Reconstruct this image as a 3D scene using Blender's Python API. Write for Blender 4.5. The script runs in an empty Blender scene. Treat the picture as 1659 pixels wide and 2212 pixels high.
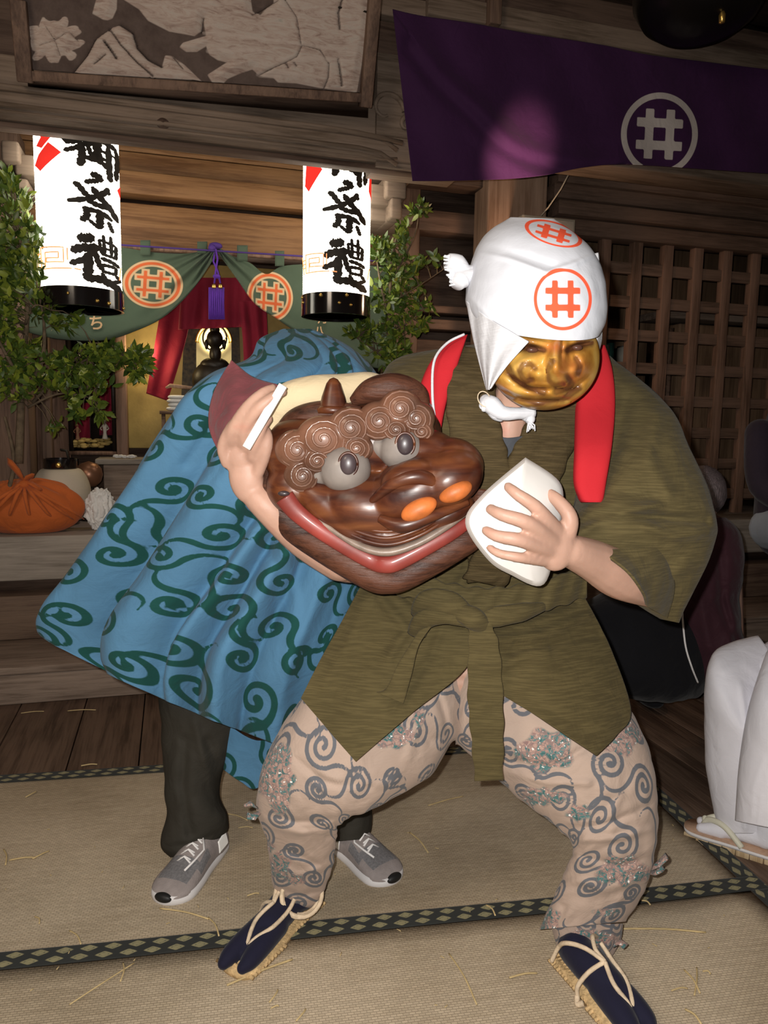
import bpy, bmesh, math, random
import numpy as np
from mathutils import Vector, Matrix, noise
random.seed(7); RNG = np.random.RandomState(7)
SC = bpy.context.scene
COL = SC.collection
# ------------------------------------------------------------- camera
FPX, CW, CH = 1597.0, 1659.0, 2212.0
CAMP = Vector((0, 0, 1.2))
CROT = Matrix.Rotation(math.radians(83), 3, 'X') @ Matrix.Rotation(math.radians(1.0), 3, 'Z')
cam = bpy.data.cameras.new('camera'); cam.sensor_fit = 'VERTICAL'; cam.sensor_height = 24
cam.lens = FPX/CH*24; cam.clip_start = 0.02; cam.clip_end = 60
camo = bpy.data.objects.new('camera', cam); COL.objects.link(camo)
camo.matrix_world = Matrix.Translation(CAMP) @ CROT.to_4x4()
SC.camera = camo
# ------------------------------------------------------------- exposure, world, lights
SC.view_settings.view_transform = 'Standard'; SC.view_settings.look = 'None'
SC.view_settings.gamma = 1; SC.view_settings.exposure = 0.0; SC.view_settings.use_curve_mapping = False
wd = bpy.data.worlds.new('night'); SC.world = wd; wd.use_nodes = True
wd.node_tree.nodes['Background'].inputs[0].default_value = (0.9, 0.75, 0.6, 1)
wd.node_tree.nodes['Background'].inputs[1].default_value = 0.022
def lamp(name, kind, loc, power, col, size=0.1, target=None, spot=None, blend=0.5):
    l = bpy.data.lights.new(name, kind); l.energy = power; l.color = col
    if kind == 'AREA': l.size = size
    else: l.shadow_soft_size = size
    if kind == 'SPOT': l.spot_size = math.radians(spot); l.spot_blend = blend
    o = bpy.data.objects.new(name, l); COL.objects.link(o); o.location = loc
    if target is not None:
        o.rotation_euler = (Vector(target)-Vector(loc)).to_track_quat('-Z', 'Y').to_euler()
    return o
lamp('camera_flash', 'POINT', (-0.035, 0.0, 1.23), 135, (1, 0.96, 0.91), 0.008)
lamp('background_fill', 'AREA', (-1.6, -0.5, 2.9), 31, (1, 0.82, 0.64), 1.0, (0.3, 4, 1.2))  # broad fill added to brighten the background, no fixture behind it
# ------------------------------------------------------------- pixel <-> place
def ray(px, py):
    return CROT @ Vector(((px-CW/2)/FPX, -(py-CH/2)/FPX, -1.0))
def PY(px, py, Y):
    d = ray(px, py); return CAMP + d*(Y/d.y)
def PF(px, py, z=0.0):
    d = ray(px, py); return CAMP + d*((z-CAMP.z)/d.z)
PSI = math.radians(16.0)
UW = Vector((math.cos(PSI), math.sin(PSI), 0)); NW = Vector((-math.sin(PSI), math.cos(PSI), 0))
OW = PF(0, 1525)
WMAT = Matrix.Translation(OW) @ Matrix.Rotation(PSI, 4, 'Z')
WINV = WMAT.inverted()
def PW(px, py, w):
    d = ray(px, py); t = (w-(CAMP-OW).dot(NW))/d.dot(NW)
    return WINV @ (CAMP+d*t)
def WZ(px, py, w): return PW(px, py, w).z
def WU(px, py, w): return PW(px, py, w).x
def PXof(p):
    q = CROT.transposed() @ (Vector(p)-CAMP); return (CW/2+FPX*q.x/-q.z, CH/2-FPX*q.y/-q.z)
# ------------------------------------------------------------- materials
def newmat(name):
    m = bpy.data.materials.new(name); m.use_nodes = True
    nt = m.node_tree; nt.nodes.clear()
    out = nt.nodes.new('ShaderNodeOutputMaterial'); b = nt.nodes.new('ShaderNodeBsdfPrincipled')
    nt.links.new(b.outputs[0], out.inputs[0])
    return m, nt, b
def N(nt, t, **k):
    n = nt.nodes.new(t)
    for a, v in k.items():
        if a == 'ins':
            for i, x in v.items():
                if isinstance(x, bpy.types.NodeSocket): nt.links.new(x, n.inputs[i])
                else: n.inputs[i].default_value = x
        else: setattr(n, a, v)
    return n
def ramp(nt, fac, stops):
    r = nt.nodes.new('ShaderNodeValToRGB'); e = r.color_ramp.elements
    while len(e) < len(stops): e.new(0.5)
    for i, (p, c) in enumerate(stops):
        e[i].position = p; e[i].color = (*c, 1) if len(c) == 3 else c
    nt.links.new(fac, r.inputs[0]); return r.outputs[0]
def bump(nt, b, h, strength=0.3, dist=0.01):
    n = N(nt, 'ShaderNodeBump', ins={'Strength': strength, 'Distance': dist, 'Height': h})
    nt.links.new(n.outputs[0], b.inputs['Normal'])
def setb(b, rough=0.7, metal=0, spec=0.3, **k):
    b.inputs['Roughness'].default_value = rough; b.inputs['Metallic'].default_value = metal
    b.inputs['Specular IOR Level'].default_value = spec
    for a, v in k.items(): b.inputs[a.replace('_', ' ')].default_value = v
def tint(c, k): return tuple(min(1, x*k) for x in c)
def mat_wood(name, c1, c2, axis=0, sc=1.0, rough=0.65, bs=0.35, knots=True):
    m, nt, b = newmat(name); setb(b, rough, spec=0.25)
    tc = N(nt, 'ShaderNodeTexCoord')
    s = [14*sc, 14*sc, 14*sc]; s[axis] = 1.1*sc
    mp = N(nt, 'ShaderNodeMapping', ins={'Vector': tc.outputs['Object'], 'Scale': s})
    n1 = N(nt, 'ShaderNodeTexNoise', ins={'Vector': mp.outputs[0], 'Scale': 1.6, 'Detail': 8.0, 'Roughness': 0.65, 'Distortion': 0.6})
    s2 = [60*sc, 60*sc, 60*sc]; s2[axis] = 2.5*sc
    mp2 = N(nt, 'ShaderNodeMapping', ins={'Vector': tc.outputs['Object'], 'Scale': s2})
    n2 = N(nt, 'ShaderNodeTexNoise', ins={'Vector': mp2.outputs[0], 'Scale': 2.0, 'Detail': 4.0, 'Roughness': 0.6})
    n3 = N(nt, 'ShaderNodeTexNoise', ins={'Vector': tc.outputs['Object'], 'Scale': 2.3*sc, 'Detail': 4.0})
    a = N(nt, 'ShaderNodeMath', operation='MULTIPLY', ins={0: n1.outputs[0], 1: 0.55})
    a2 = N(nt, 'ShaderNodeMath', operation='MULTIPLY_ADD', ins={0: n2.outputs[0], 1: 0.25, 2: a.outputs[0]})
    a3 = N(nt, 'ShaderNodeMath', operation='MULTIPLY_ADD', ins={0: n3.outputs[0], 1: 0.3, 2: a2.outputs[0]})
    col = ramp(nt, a3.outputs[0], [(0.36, tint(c1, 0.55)), (0.47, c1), (0.58, c2), (0.72, tint(c2, 1.25))])
    nt.links.new(col, b.inputs['Base Color'])
    bump(nt, b, a2.outputs[0], bs, 0.012)
    return m
def mat_plain(name, c, rough=0.7, var=0.15, nsc=6, bsc=80, bs=0.15, spec=0.3, metal=0, coat=0):
    m, nt, b = newmat(name); setb(b, rough, metal, spec)
    if coat: b.inputs['Coat Weight'].default_value = coat; b.inputs['Coat Roughness'].default_value = 0.12
    tc = N(nt, 'ShaderNodeTexCoord')
    n = N(nt, 'ShaderNodeTexNoise', ins={'Vector': tc.outputs['Object'], 'Scale': nsc, 'Detail': 5.0})
    col = ramp(nt, n.outputs[0], [(0.3, tint(c, 1-var)), (0.7, tint(c, 1+var))])
    nt.links.new(col, b.inputs['Base Color'])
    if bs:
        n2 = N(nt, 'ShaderNodeTexNoise', ins={'Vector': tc.outputs['Object'], 'Scale': bsc, 'Detail': 3.0})
        bump(nt, b, n2.outputs[0], bs, 0.004)
    return m
def mat_cloth(name, c, rough=0.85, var=0.12, weave=900, slub=0.0, slubc=None, spec=0.12, sheen=0.2, ang=0.0, wr=0.3):
    m, nt, b = newmat(name); setb(b, rough, spec=spec)
    b.inputs['Sheen Weight'].default_value = sheen*0.5
    tc = N(nt, 'ShaderNodeTexCoord')
    n = N(nt, 'ShaderNodeTexNoise', ins={'Vector': tc.outputs['Object'], 'Scale': 5.0, 'Detail': 6.0})
    col = ramp(nt, n.outputs[0], [(0.3, tint(c, 1-var)), (0.7, tint(c, 1+var))])
    mp = N(nt, 'ShaderNodeMapping', ins={'Vector': tc.outputs['Object'], 'Rotation': (0, ang, 0), 'Scale': (22, 22, 420)})
    ns = N(nt, 'ShaderNodeTexNoise', ins={'Vector': mp.outputs[0], 'Scale': 1.0, 'Detail': 2.0})
    hgt = ns.outputs[0]
    if slub:
        f = ramp(nt, ns.outputs[0], [(0.42, (1-slub,)*3), (0.62, (1+slub*0.0,)*3)])
        mx = N(nt, 'ShaderNodeMix', data_type='RGBA', blend_type='MULTIPLY', ins={0: 1.0, 6: col, 7: f})
        col = mx.outputs[2]
    nt.links.new(col, b.inputs['Base Color'])
    wv = N(nt, 'ShaderNodeTexNoise', ins={'Vector': tc.outputs['Object'], 'Scale': 14.0, 'Detail': 5.0, 'Distortion': 0.8})
    h = N(nt, 'ShaderNodeMath', operation='MULTIPLY_ADD', ins={0: hgt, 1: 0.12 if slub else 0.05, 2: wv.outputs[0]})
    bump(nt, b, h.outputs[0], wr, 0.02)
    return m
def mat_emit(name, c, s):
    m, nt, b = newmat(name); setb(b, 0.9)
    b.inputs['Base Color'].default_value = (*c, 1); b.inputs['Emission Color'].default_value = (*c, 1)
    b.inputs['Emission Strength'].default_value = s
    return m
def mat_pattern(name, base, ink, attr='ink', soft=0.0006, rough=0.85, extra=None, sheen=0.2, var=0.12, wr=0.3):
    """cloth with a printed pattern; 'ink' holds the distance in metres to the nearest printed stroke."""
    m = mat_cloth(name, base, rough, var, sheen=sheen, wr=wr); nt = m.node_tree
    b = [n for n in nt.nodes if n.type == 'BSDF_PRINCIPLED'][0]
    src = b.inputs['Base Color'].links[0].from_socket
    def layer(src, attr, ink, soft):
        at = N(nt, 'ShaderNodeAttribute', attribute_name=attr)
        f = N(nt, 'ShaderNodeMapRange', ins={0: at.outputs['Fac'], 1: -soft, 2: soft, 3: 1.0, 4: 0.0})
        mx = N(nt, 'ShaderNodeMix', data_type='RGBA', ins={0: f.outputs[0], 6: src, 7: (*ink, 1)})
        return mx.outputs[2]
    o = layer(src, attr, ink, soft)
    for (at2, c2, s2) in (extra or []): o = layer(o, at2, c2, s2)
    nt.links.new(o, b.inputs['Base Color'])
    return m
# ------------------------------------------------------------- mesh helpers
class MB:
    def __init__(s): s.v = []; s.f = []; s.mi = []
    def add(s, v, f, mi=0):
        o = len(s.v); s.v += [tuple(x) for x in v]; s.f += [tuple(i+o for i in q) for q in f]; s.mi += [mi]*len(f); return s
    def box(s, x0, x1, y0, y1, z0, z1, mi=0):
        v = [(x, y, z) for x in (x0, x1) for y in (y0, y1) for z in (z0, z1)]
        return s.add(v, [(0, 1, 3, 2), (4, 6, 7, 5), (0, 4, 5, 1), (2, 3, 7, 6), (0, 2, 6, 4), (1, 5, 7, 3)], mi)
    def obox(s, a, b, w, t, up=(0, 0, 1), mi=0):
        """a bar from a to b, w wide (across), t thick (along up)"""
        a = Vector(a); b = Vector(b); d = (b-a).normalized(); up = Vector(up)
        sd = d.cross(up); sd = sd.normalized() if sd.length > 1e-6 else Vector((1, 0, 0)); u = sd.cross(d).normalized()
        v = [p+sd*i*w/2+u*j*t/2 for p in (a, b) for i in (-1, 1) for j in (-1, 1)]
        return s.add(v, [(0, 1, 3, 2), (4, 6, 7, 5), (0, 4, 5, 1), (2, 3, 7, 6), (0, 2, 6, 4), (1, 5, 7, 3)], mi)
    def tube(s, pts, r, n=10, mi=0, cap=True, flat=1.0, up=None):
        pts = [Vector(p) for p in pts]; K = len(pts)
        if not hasattr(r, '__len__'): r = [r]*K
        o = len(s.v); pu = Vector(up) if up else None
        for i, p in enumerate(pts):
            d = (pts[min(i+1, K-1)]-pts[max(i-1, 0)])
            d = d.normalized() if d.length > 1e-9 else Vector((0, 0, 1))
            if pu is None: pu = Vector((0, 0, 1)) if abs(d.z) < 0.9 else Vector((0, 1, 0))
            a = d.cross(pu); a = a.normalized() if a.length > 1e-6 else d.orthogonal().normalized()
            bb = a.cross(d).normalized()
            if up is None: pu = bb
            for k in range(n):
                t = 2*math.pi*k/n; s.v.append(tuple(p+a*math.cos(t)*r[i]+bb*math.sin(t)*r[i]*flat))
        for i in range(K-1):
            for k in range(n):
                k2 = (k+1) % n; s.f.append((o+i*n+k, o+i*n+k2, o+(i+1)*n+k2, o+(i+1)*n+k)); s.mi.append(mi)
        if cap:
            s.f.append(tuple(o+k for k in range(n))[::-1]); s.f.append(tuple(o+(K-1)*n+k for k in range(n))); s.mi += [mi, mi]
        return s
    def lathe(s, prof, c, n=32, mi=0, axis=(0, 0, 1), sx=1, sy=1):
        c = Vector(c); q = Vector((0, 0, 1)).rotation_difference(Vector(axis)); o = len(s.v); K = len(prof)
        for (r, z) in prof:
            for k in range(n):
                t = 2*math.pi*k/n; s.v.append(tuple(c+q @ Vector((r*math.cos(t)*sx, r*math.sin(t)*sy, z))))
        for i in range(K-1):
            for k in range(n):
                k2 = (k+1) % n; s.f.append((o+i*n+k, o+i*n+k2, o+(i+1)*n+k2, o+(i+1)*n+k)); s.mi.append(mi)
        if prof[0][0] > 1e-6: s.f.append(tuple(o+k for k in range(n))[::-1]); s.mi.append(mi)
        if prof[-1][0] > 1e-6: s.f.append(tuple(o+(K-1)*n+k for k in range(n))); s.mi.append(mi)
        return s
    def ell(s, c, r, n=20, m=12, mi=0, rot=None, fn=None):
        c = Vector(c); r = r if hasattr(r, '__len__') else (r,)*3; o = len(s.v)
        for i in range(m+1):
            ph = math.pi*i/m
            for k in range(n):
                t = 2*math.pi*k/n
                q = Vector((math.sin(ph)*math.cos(t), math.sin(ph)*math.sin(t), math.cos(ph)))
                g = fn(q) if fn else 1.0
                q = Vector((q.x*r[0], q.y*r[1], q.z*r[2]))*g
                if rot: q = rot @ q
                s.v.append(tuple(c+q))
        for i in range(m):
            for k in range(n):
                k2 = (k+1) % n; s.f.append((o+i*n+k, o+(i+1)*n+k, o+(i+1)*n+k2, o+i*n+k2)); s.mi.append(mi)
        return s
    def prism(s, poly, a, b, fn, mi=0):
        """poly of 2-D points swept from depth a to b; fn(x, y, d) -> 3-D point"""
        n = len(poly); v = [fn(x, y, d) for d in (a, b) for (x, y) in poly]
        return s.add(v, [tuple(range(n)), tuple(range(2*n-1, n-1, -1))]+[(i, i+n, (i+1) % n+n, (i+1) % n) for i in range(n)], mi)
    def grid(s, fn, nu, nv, mi=0):
        o = len(s.v)
        for j in range(nv+1):
            for i in range(nu+1): s.v.append(tuple(fn(i/nu, j/nv)))
        for j in range(nv):
            for i in range(nu):
                a = o+j*(nu+1)+i; s.f.append((a, a+1, a+nu+2, a+nu+1)); s.mi.append(mi)
        return s
    def build(s, name, mat, parent=None, frame='O', smooth=True, bevel=0, sub=0, auto=None, attrs=None, solid=0):
        me = bpy.data.meshes.new(name); me.from_pydata(s.v, [], s.f)
        mats = mat if isinstance(mat, (list, tuple)) else [mat]
        for x in mats: me.materials.append(x)
        if len(mats) > 1: me.polygons.foreach_set('material_index', s.mi)
        bm = bmesh.new(); bm.from_mesh(me)
        if not solid: bmesh.ops.recalc_face_normals(bm, faces=bm.faces)
        bm.to_mesh(me); bm.free()
        for k, a in (attrs or {}).items():
            at = me.attributes.new(k, 'FLOAT', 'POINT'); at.data.foreach_set('value', np.asarray(a, dtype=np.float32))
        me.polygons.foreach_set('use_smooth', [bool(smooth)]*len(me.polygons))
        if smooth and auto is not None: me.set_sharp_from_angle(angle=math.radians(auto))
        o = bpy.data.objects.new(name, me); COL.objects.link(o)
        if parent is not None: o.parent = parent; o.matrix_basis = Matrix()
        if frame == 'W' and parent is None: o.matrix_world = WMAT
        if solid:
            md = o.modifiers.new('solid', 'SOLIDIFY'); md.thickness = solid; md.offset = 0
        if bevel:
            md = o.modifiers.new('bevel', 'BEVEL'); md.width = bevel; md.segments = 2; md.limit_method = 'ANGLE'
        if sub:
            md = o.modifiers.new('sub', 'SUBSURF'); md.levels = sub; md.render_levels = sub
        return o
def tag(o, label=None, cat=None, group=None, kind=None):
    if label: o['label'] = label
    if cat: o['category'] = cat
    if group: o['group'] = group
    if kind: o['kind'] = kind
    return o
def thing(name, label, cat, frame='O', group=None):
    o = bpy.data.objects.new(name, None); COL.objects.link(o); o.empty_display_size = 0.05
    if frame == 'W': o.matrix_world = WMAT
    return tag(o, label, cat, group)
def struct(o): o['kind'] = 'structure'; return o
def cr(P, n, closed=False):
    """Catmull-Rom through the rows of P -> n samples"""
    P = np.asarray(P, float); K = len(P); t = np.linspace(0, K-1, n); out = []
    for x in t:
        i = min(int(x), K-2); f = x-i
        p0, p1, p2, p3 = P[max(i-1, 0)], P[i], P[i+1], P[min(i+2, K-1)]
        out.append(0.5*((2*p1)+(p2-p0)*f+(2*p0-5*p1+4*p2-p3)*f*f+(3*p1-p0-3*p2+p3)*f**3))
    return np.array(out)
def smin_strokes(P, strokes, big=1.0):
    """P (N,2); strokes list of (poly (K,2), half widths) -> distance to the nearest stroke edge"""
    P = np.asarray(P, float); D = np.full(len(P), big)
    for poly, hw in strokes:
        poly = np.asarray(poly, float); hw = np.full(len(poly), hw) if np.isscalar(hw) else np.asarray(hw, float)
        m = hw.max()*3+1e-3
        idx = np.where((P[:, 0] > poly[:, 0].min()-m) & (P[:, 0] < poly[:, 0].max()+m) & (P[:, 1] > poly[:, 1].min()-m) & (P[:, 1] < poly[:, 1].max()+m))[0]
        if not len(idx): continue
        Q = P[idx]; best = np.full(len(idx), big)
        for a, b, ha, hb in zip(poly[:-1], poly[1:], hw[:-1], hw[1:]):
            ab = b-a; L = (ab**2).sum()+1e-12; t = np.clip(((Q-a)@ab)/L, 0, 1)
            best = np.minimum(best, np.hypot(*(Q-a-t[:, None]*ab).T)-(ha+(hb-ha)*t))
        D[idx] = np.minimum(D[idx], best)
    return D
def box2(P, c, h, rot=0):
    q = np.asarray(P)-np.asarray(c); cs, sn = math.cos(rot), math.sin(rot)
    x = q[:, 0]*cs+q[:, 1]*sn; y = -q[:, 0]*sn+q[:, 1]*cs
    return np.maximum(np.abs(x)-h[0], np.abs(y)-h[1])
def crest(P, R, ring=0.1, bar=0.085, rot=0):
    """the well-curb crest in a ring; P in metres centred on it, R outer radius"""
    P = np.asarray(P); d = np.abs(np.hypot(P[:, 0], P[:, 1])-R*(1-ring))-R*ring
    for s in (-1, 1):
        d = np.minimum(d, box2(P, (s*R*0.27, 0), (R*bar, R*0.6), 0))
        d = np.minimum(d, box2(P, (0, s*R*0.27), (R*0.6, R*bar), 0))
    return d
def text_mesh(txt, size, offset=0.0):
    cu = bpy.data.curves.new('txt', 'FONT'); cu.body = txt; cu.size = size; cu.align_x = 'CENTER'; cu.align_y = 'CENTER'
    cu.offset = offset; cu.resolution_u = 3
    o = bpy.data.objects.new('txt', cu); COL.objects.link(o); bpy.context.view_layer.update()
    me = bpy.data.meshes.new_from_object(o.evaluated_get(bpy.context.evaluated_depsgraph_get()))
    bm = bmesh.new(); bm.from_mesh(me); bmesh.ops.triangulate(bm, faces=bm.faces)
    for _ in range(4):
        es = [e for e in bm.edges if e.calc_length() > size*0.07]
        if not es: break
        bmesh.ops.subdivide_edges(bm, edges=es, cuts=1); bmesh.ops.triangulate(bm, faces=bm.faces)
    v = [tuple(x.co) for x in bm.verts]; bm.verts.index_update(); f = [tuple(x.index for x in q.verts) for q in bm.faces]
    bm.free(); bpy.data.objects.remove(o); bpy.data.curves.remove(cu); bpy.data.meshes.remove(me)
    return v, f
# ============================================================= SETTING
M = {}
M['floor'] = mat_wood('floor_wood', (0.075, 0.046, 0.032), (0.15, 0.098, 0.07), 1, 1.0, 0.6, 0.6)
M['step'] = mat_wood('step_wood', (0.14, 0.10, 0.075), (0.24, 0.18, 0.14), 0, 1.0, 0.75, 0.6)
M['step_dark'] = mat_wood('dark_step_wood', (0.09, 0.055, 0.04), (0.15, 0.10, 0.07), 0, 1.0, 0.7, 0.5)
M['ledge'] = mat_wood('ledge_wood', (0.20, 0.17, 0.14), (0.30, 0.26, 0.22), 0, 1.0, 0.8, 0.6)
M['beam'] = mat_wood('beam_wood', (0.11, 0.078, 0.055), (0.19, 0.14, 0.105), 0, 1.0, 0.7, 0.5)
M['frieze'] = mat_wood('frieze_wood', (0.14, 0.064, 0.025), (0.25, 0.128, 0.056), 0, 0.8, 0.6, 0.4)
M['dark'] = mat_wood('dark_wood', (0.05, 0.03, 0.022), (0.10, 0.065, 0.048), 0, 1.0, 0.7, 0.4)
M['darkv'] = mat_wood('dark_post_wood', (0.09, 0.055, 0.04), (0.16, 0.10, 0.07), 2, 1.0, 0.7, 0.4)
M['post'] = mat_wood('post_wood', (0.28, 0.17, 0.11), (0.40, 0.26, 0.18), 2, 0.7, 0.6, 0.3)
M['lat'] = mat_wood('lattice_wood', (0.13, 0.075, 0.05), (0.23, 0.135, 0.095), 2, 1.0, 0.6, 0.35)
M['lath'] = mat_wood('lattice_rail_wood', (0.10, 0.062, 0.043), (0.17, 0.105, 0.075), 0, 1.0, 0.6, 0.35)
M['inner'] = mat_wood('inner_wall_wood', (0.14, 0.085, 0.05), (0.24, 0.15, 0.09), 2, 0.6, 0.7, 0.2)
# floor boards run away from the viewer, at right angles to the shrine front
mb = MB(); u = -3.2; k = 0
while u < 6.0:
    wdt = 0.235+0.03*math.sin(k*2.3); mb.box(u+0.002, u+wdt-0.002, -4.6, 0.05, -0.04, 0.0); u += wdt; k += 1
floor = struct(mb.build('floor', M['floor'], frame='W', bevel=0.002))
struct(MB().box(-3.4, 6.2, -4.8, 3.2, -0.10, -0.042).build('floor_underside', M['dark'], frame='W'))
zs1 = WZ(0, 1442, 0.0); zs2 = WZ(0, 1290, 0.40); zl0 = WZ(0, 1257, 0.42); zl1 = WZ(0, 1160, 0.42)
struct(MB().box(-3.4, 6.2, 0.0, 0.44, 0, zs1-0.035).build('trim_1', M['step'], frame='W', bevel=0.006))
struct(MB().box(-3.4, 6.2, -0.012, 0.44, zs1-0.033, zs1).build('trim_2', M['step'], frame='W', bevel=0.006))
struct(MB().box(-3.4, 6.2, 0.40, 0.70, zs1, zs2).build('trim_3', M['step_dark'], frame='W', bevel=0.006))
struct(MB().box(-3.4, 6.2, 0.52, 0.60, zs2, zl0).build('trim_4', M['dark'], frame='W'))
struct(MB().box(-3.4, 6.2, 0.42, 0.68, zl0, zl1).build('trim_5', M['ledge'], frame='W', bevel=0.008))
struct(MB().box(-3.4, 6.2, 0.682, 3.2, zl1-0.06, zl1-0.002).build('floor_raised', M['step'], frame='W'))
ZL = zl1
# ceiling, upper wall
zb0 = WZ(100, 266, 0.12); zb1 = WZ(100, 200, 0.12); zb2 = WZ(100, 150, 0.14)
ZC = 3.35
struct(MB().box(-3.4, 6.2, -3.2, 3.2, ZC, ZC+0.05).build('ceiling', M['dark'], frame='W'))
struct(MB().box(-3.4, 6.2, 0.30, 0.38, zb2+0.02, ZC).build('wall_upper', M['dark'], frame='W'))
struct(MB().box(-3.4, 6.2, 3.1, 3.2, 0, ZC).build('wall_back', M['dark'], frame='W'))
struct(MB().box(-3.5, -3.4, -3.2, 3.2, 0, ZC).build('wall_left', M['dark'], frame='W'))
struct(MB().box(6.2, 6.3, -3.2, 3.2, 0, ZC).build('wall_right', M['dark'], frame='W'))
# the carved curved beam over the altar bay (ends near the banner)
uL = -1.3; uR = WU(885, 340, 0.12)
prof = [(0.0, 0), (-0.02, 0.012), (-0.035, 0.05), (-0.045, 0.10), (-0.035, 0.155), (0.0, 0.18), (0.16, 0.18), (0.16, 0)]
hh = (zb1-zb0)/0.18
mb = MB(); mb.prism([(p[0]+0.12, zb0+p[1]*hh) for p in prof], uL, uR, lambda x, y, d: (d, x, y))
struct(mb.build('trim_6', M['beam'], frame='W', auto=40))
mb = MB()
for i, (z, r) in enumerate(((0.018, 0.006), (0.055, 0.010), (0.15, 0.012))):
    zz = zb0+z*hh
    pts = [(uL, 0.075, zz), (uR-0.25, 0.075, zz), (uR-0.15, 0.08, zz-0.01), (uR-0.07, 0.085, zz-0.05*(i > 0))]
    mb.tube(pts, r, 8)
mb.tube([(x, 0.072-0.0*x, zb0+0.155*hh-0.05*max(0, (x-uR+0.45))**2*3) for x in np.linspace(uL+0.4, uR-0.05, 20)], 0.012, 8)
struct(mb.build('trim_7', M['beam'], frame='W'))
struct(MB().box(-3.4, 6.2, 0.14, 0.34, zb1, zb2+0.04).build('trim_8', M['beam'], frame='W', bevel=0.01))
struct(MB().box(-3.4, uR+0.05, 0.14, 0.20, zb0-0.026, zb0-0.004).build('trim_9', M['dark'], frame='W', bevel=0.004))
# beams of the upper wall, seen above the banner
for i, (px, y0, y1, w, mm) in enumerate(((1300, 50, 95, 0.2, 'beam'), (1000, -60, 10, 0.22, 'dark'), (1000, 15, 60, 0.24, 'beam'))):
    a, b_ = WZ(px, y1, w), WZ(px, y0, w)
    struct(MB().box(uR-0.25 if i else uR+0.1, 6.2, w, 0.32, a, b_).build('trim_%d' % (10+i), M[mm], frame='W', bevel=0.008))
struct(MB().box(WU(1060, 20, 0.15), WU(1085, 20, 0.15), 0.15, 0.3, WZ(1070, 50, .15), ZC).build('trim_13', M['darkv'], frame='W', bevel=0.005))
k0 = PW(352, 264, 0.07); struct(MB().ell((k0.x, 0.085, k0.z), (.028, .02, .022), 8, 6).build('trim_15', M['dark'], frame='W', smooth=False))
# scroll carving at the beam's right end
mb = MB(); cx, cz = WU(835, 235, 0.1), WZ(835, 235, 0.1)
for k, (r0, tw) in enumerate(((0.085, 5.0), (0.05, 4.0))):
    pts = [(cx+0.10*k+(r0-0.012*t)*math.cos(t+k), 0.105, cz-0.06*k+(r0-0.012*t)*math.sin(t+k)) for t in np.linspace(0, tw, 24)]
    mb.tube(pts, [0.013-0.0003*j for j in range(24)], 8)
mb.box(uR-0.16, uR+0.25, 0.115, 0.3, zb0-0.02, zb2+0.25)
struct(mb.build('trim_14', M['beam'], frame='W', bevel=0.004))
# bracket blocks under the beam, right of the altar bay
for i, (x0, x1, y0, y1, w) in enumerate(((800, 845, 395, 440, .55), (835, 880, 375, 425, .5), (845, 870, 425, 470, .5), (800, 895, 440, 475, .6),
                                        (0, 40, 300, 345, .55), (30, 75, 330, 375, .6), (0, 60, 380, 400, .6), (790, 900, 350, 372, .65))):
    mb = MB().box(WU(x0, y0, w), WU(x1, y0, w), w, w+0.3, WZ(x0, y1, w), WZ(x0, y0, w))
    struct(mb.build('trim_%d' % (20+i), M['beam'], frame='W', bevel=0.012))
# frieze boards above the altar opening
W1 = 1.05
zf = [WZ(460, y, W1) for y in (545, 452, 440, 392, 388, 250)]
ua, ub = WU(-200, 400, W1), WU(905, 400, W1)
struct(MB().box(ua, ub, W1+0.02, W1+0.07, zf[0], zf[1]).build('trim_30', M['frieze'], frame='W', bevel=0.006))
struct(MB().box(ua, ub, W1-0.05, W1+0.07, zf[2], zf[3]).build('trim_31', M['frieze'], frame='W', bevel=0.006))
zq = np.linspace(zf[4], zf[5], 4)
for i in range(3):
    struct(MB().box(ua, ub, W1+0.03+0.004*i, W1+0.06, zq[i]+0.003, zq[i+1]-0.003).build('trim_%d' % (32+i), M['frieze'], frame='W', bevel=0.004))
struct(MB().box(ua, ub, W1-0.02, W1+0.05, zf[0]-0.035, zf[0]-0.003).build('trim_36', M['dark'], frame='W'))
# posts and rails around the altar bay
def post(n, x0, x1, yref, w, wd_, z0, z1, mm='darkv'):
    struct(MB().box(WU(x0, yref, w), WU(x1, yref, w), w, w+wd_, z0, z1).build('trim_%d' % n, M[mm], frame='W', bevel=0.006))
post(40, -80, 62, 900, 0.85, 0.2, ZL, zb2, 'darkv')
post(41, 88, 110, 900, 1.2, 0.08, ZL, WZ(100, 640, 1.2), 'darkv')
post(42, 250, 275, 900, 1.28, 0.10, ZL, WZ(260, 600, 1.28), 'lat')
post(43, 845, 905, 600, 0.9, 0.2, ZL, WZ(850, 340, 0.9), 'darkv')
struct(MB().box(WU(-300, 800, 1.62), WU(900, 800, 1.62), 1.62, 1.68, ZL, ZC-0.2).build('wall_altar', M['dark'], frame='W'))
# dim bay between the altar and the pillar: boarded wall and rails
W2 = 1.1
struct(MB().box(ub, WU(1075, 600, W2), W2+.05, W2+0.1, ZL, WZ(1000, 250, W2)).build('wall_bay', M['dark'], frame='W'))
for i, (y0, y1, w) in enumerate(((455, 500, .9), (690, 712, .95), (660, 676, .98), (735, 790, 1.0), (330, 395, .7))):
    struct(MB().box(ub-0.15, WU(1070, 500, w), w, w+0.15, WZ(950, y1, w), WZ(950, y0, w)).build('trim_%d' % (50+i), M['lath' if i != 4 else 'dark'], frame='W', bevel=0.006))
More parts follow.
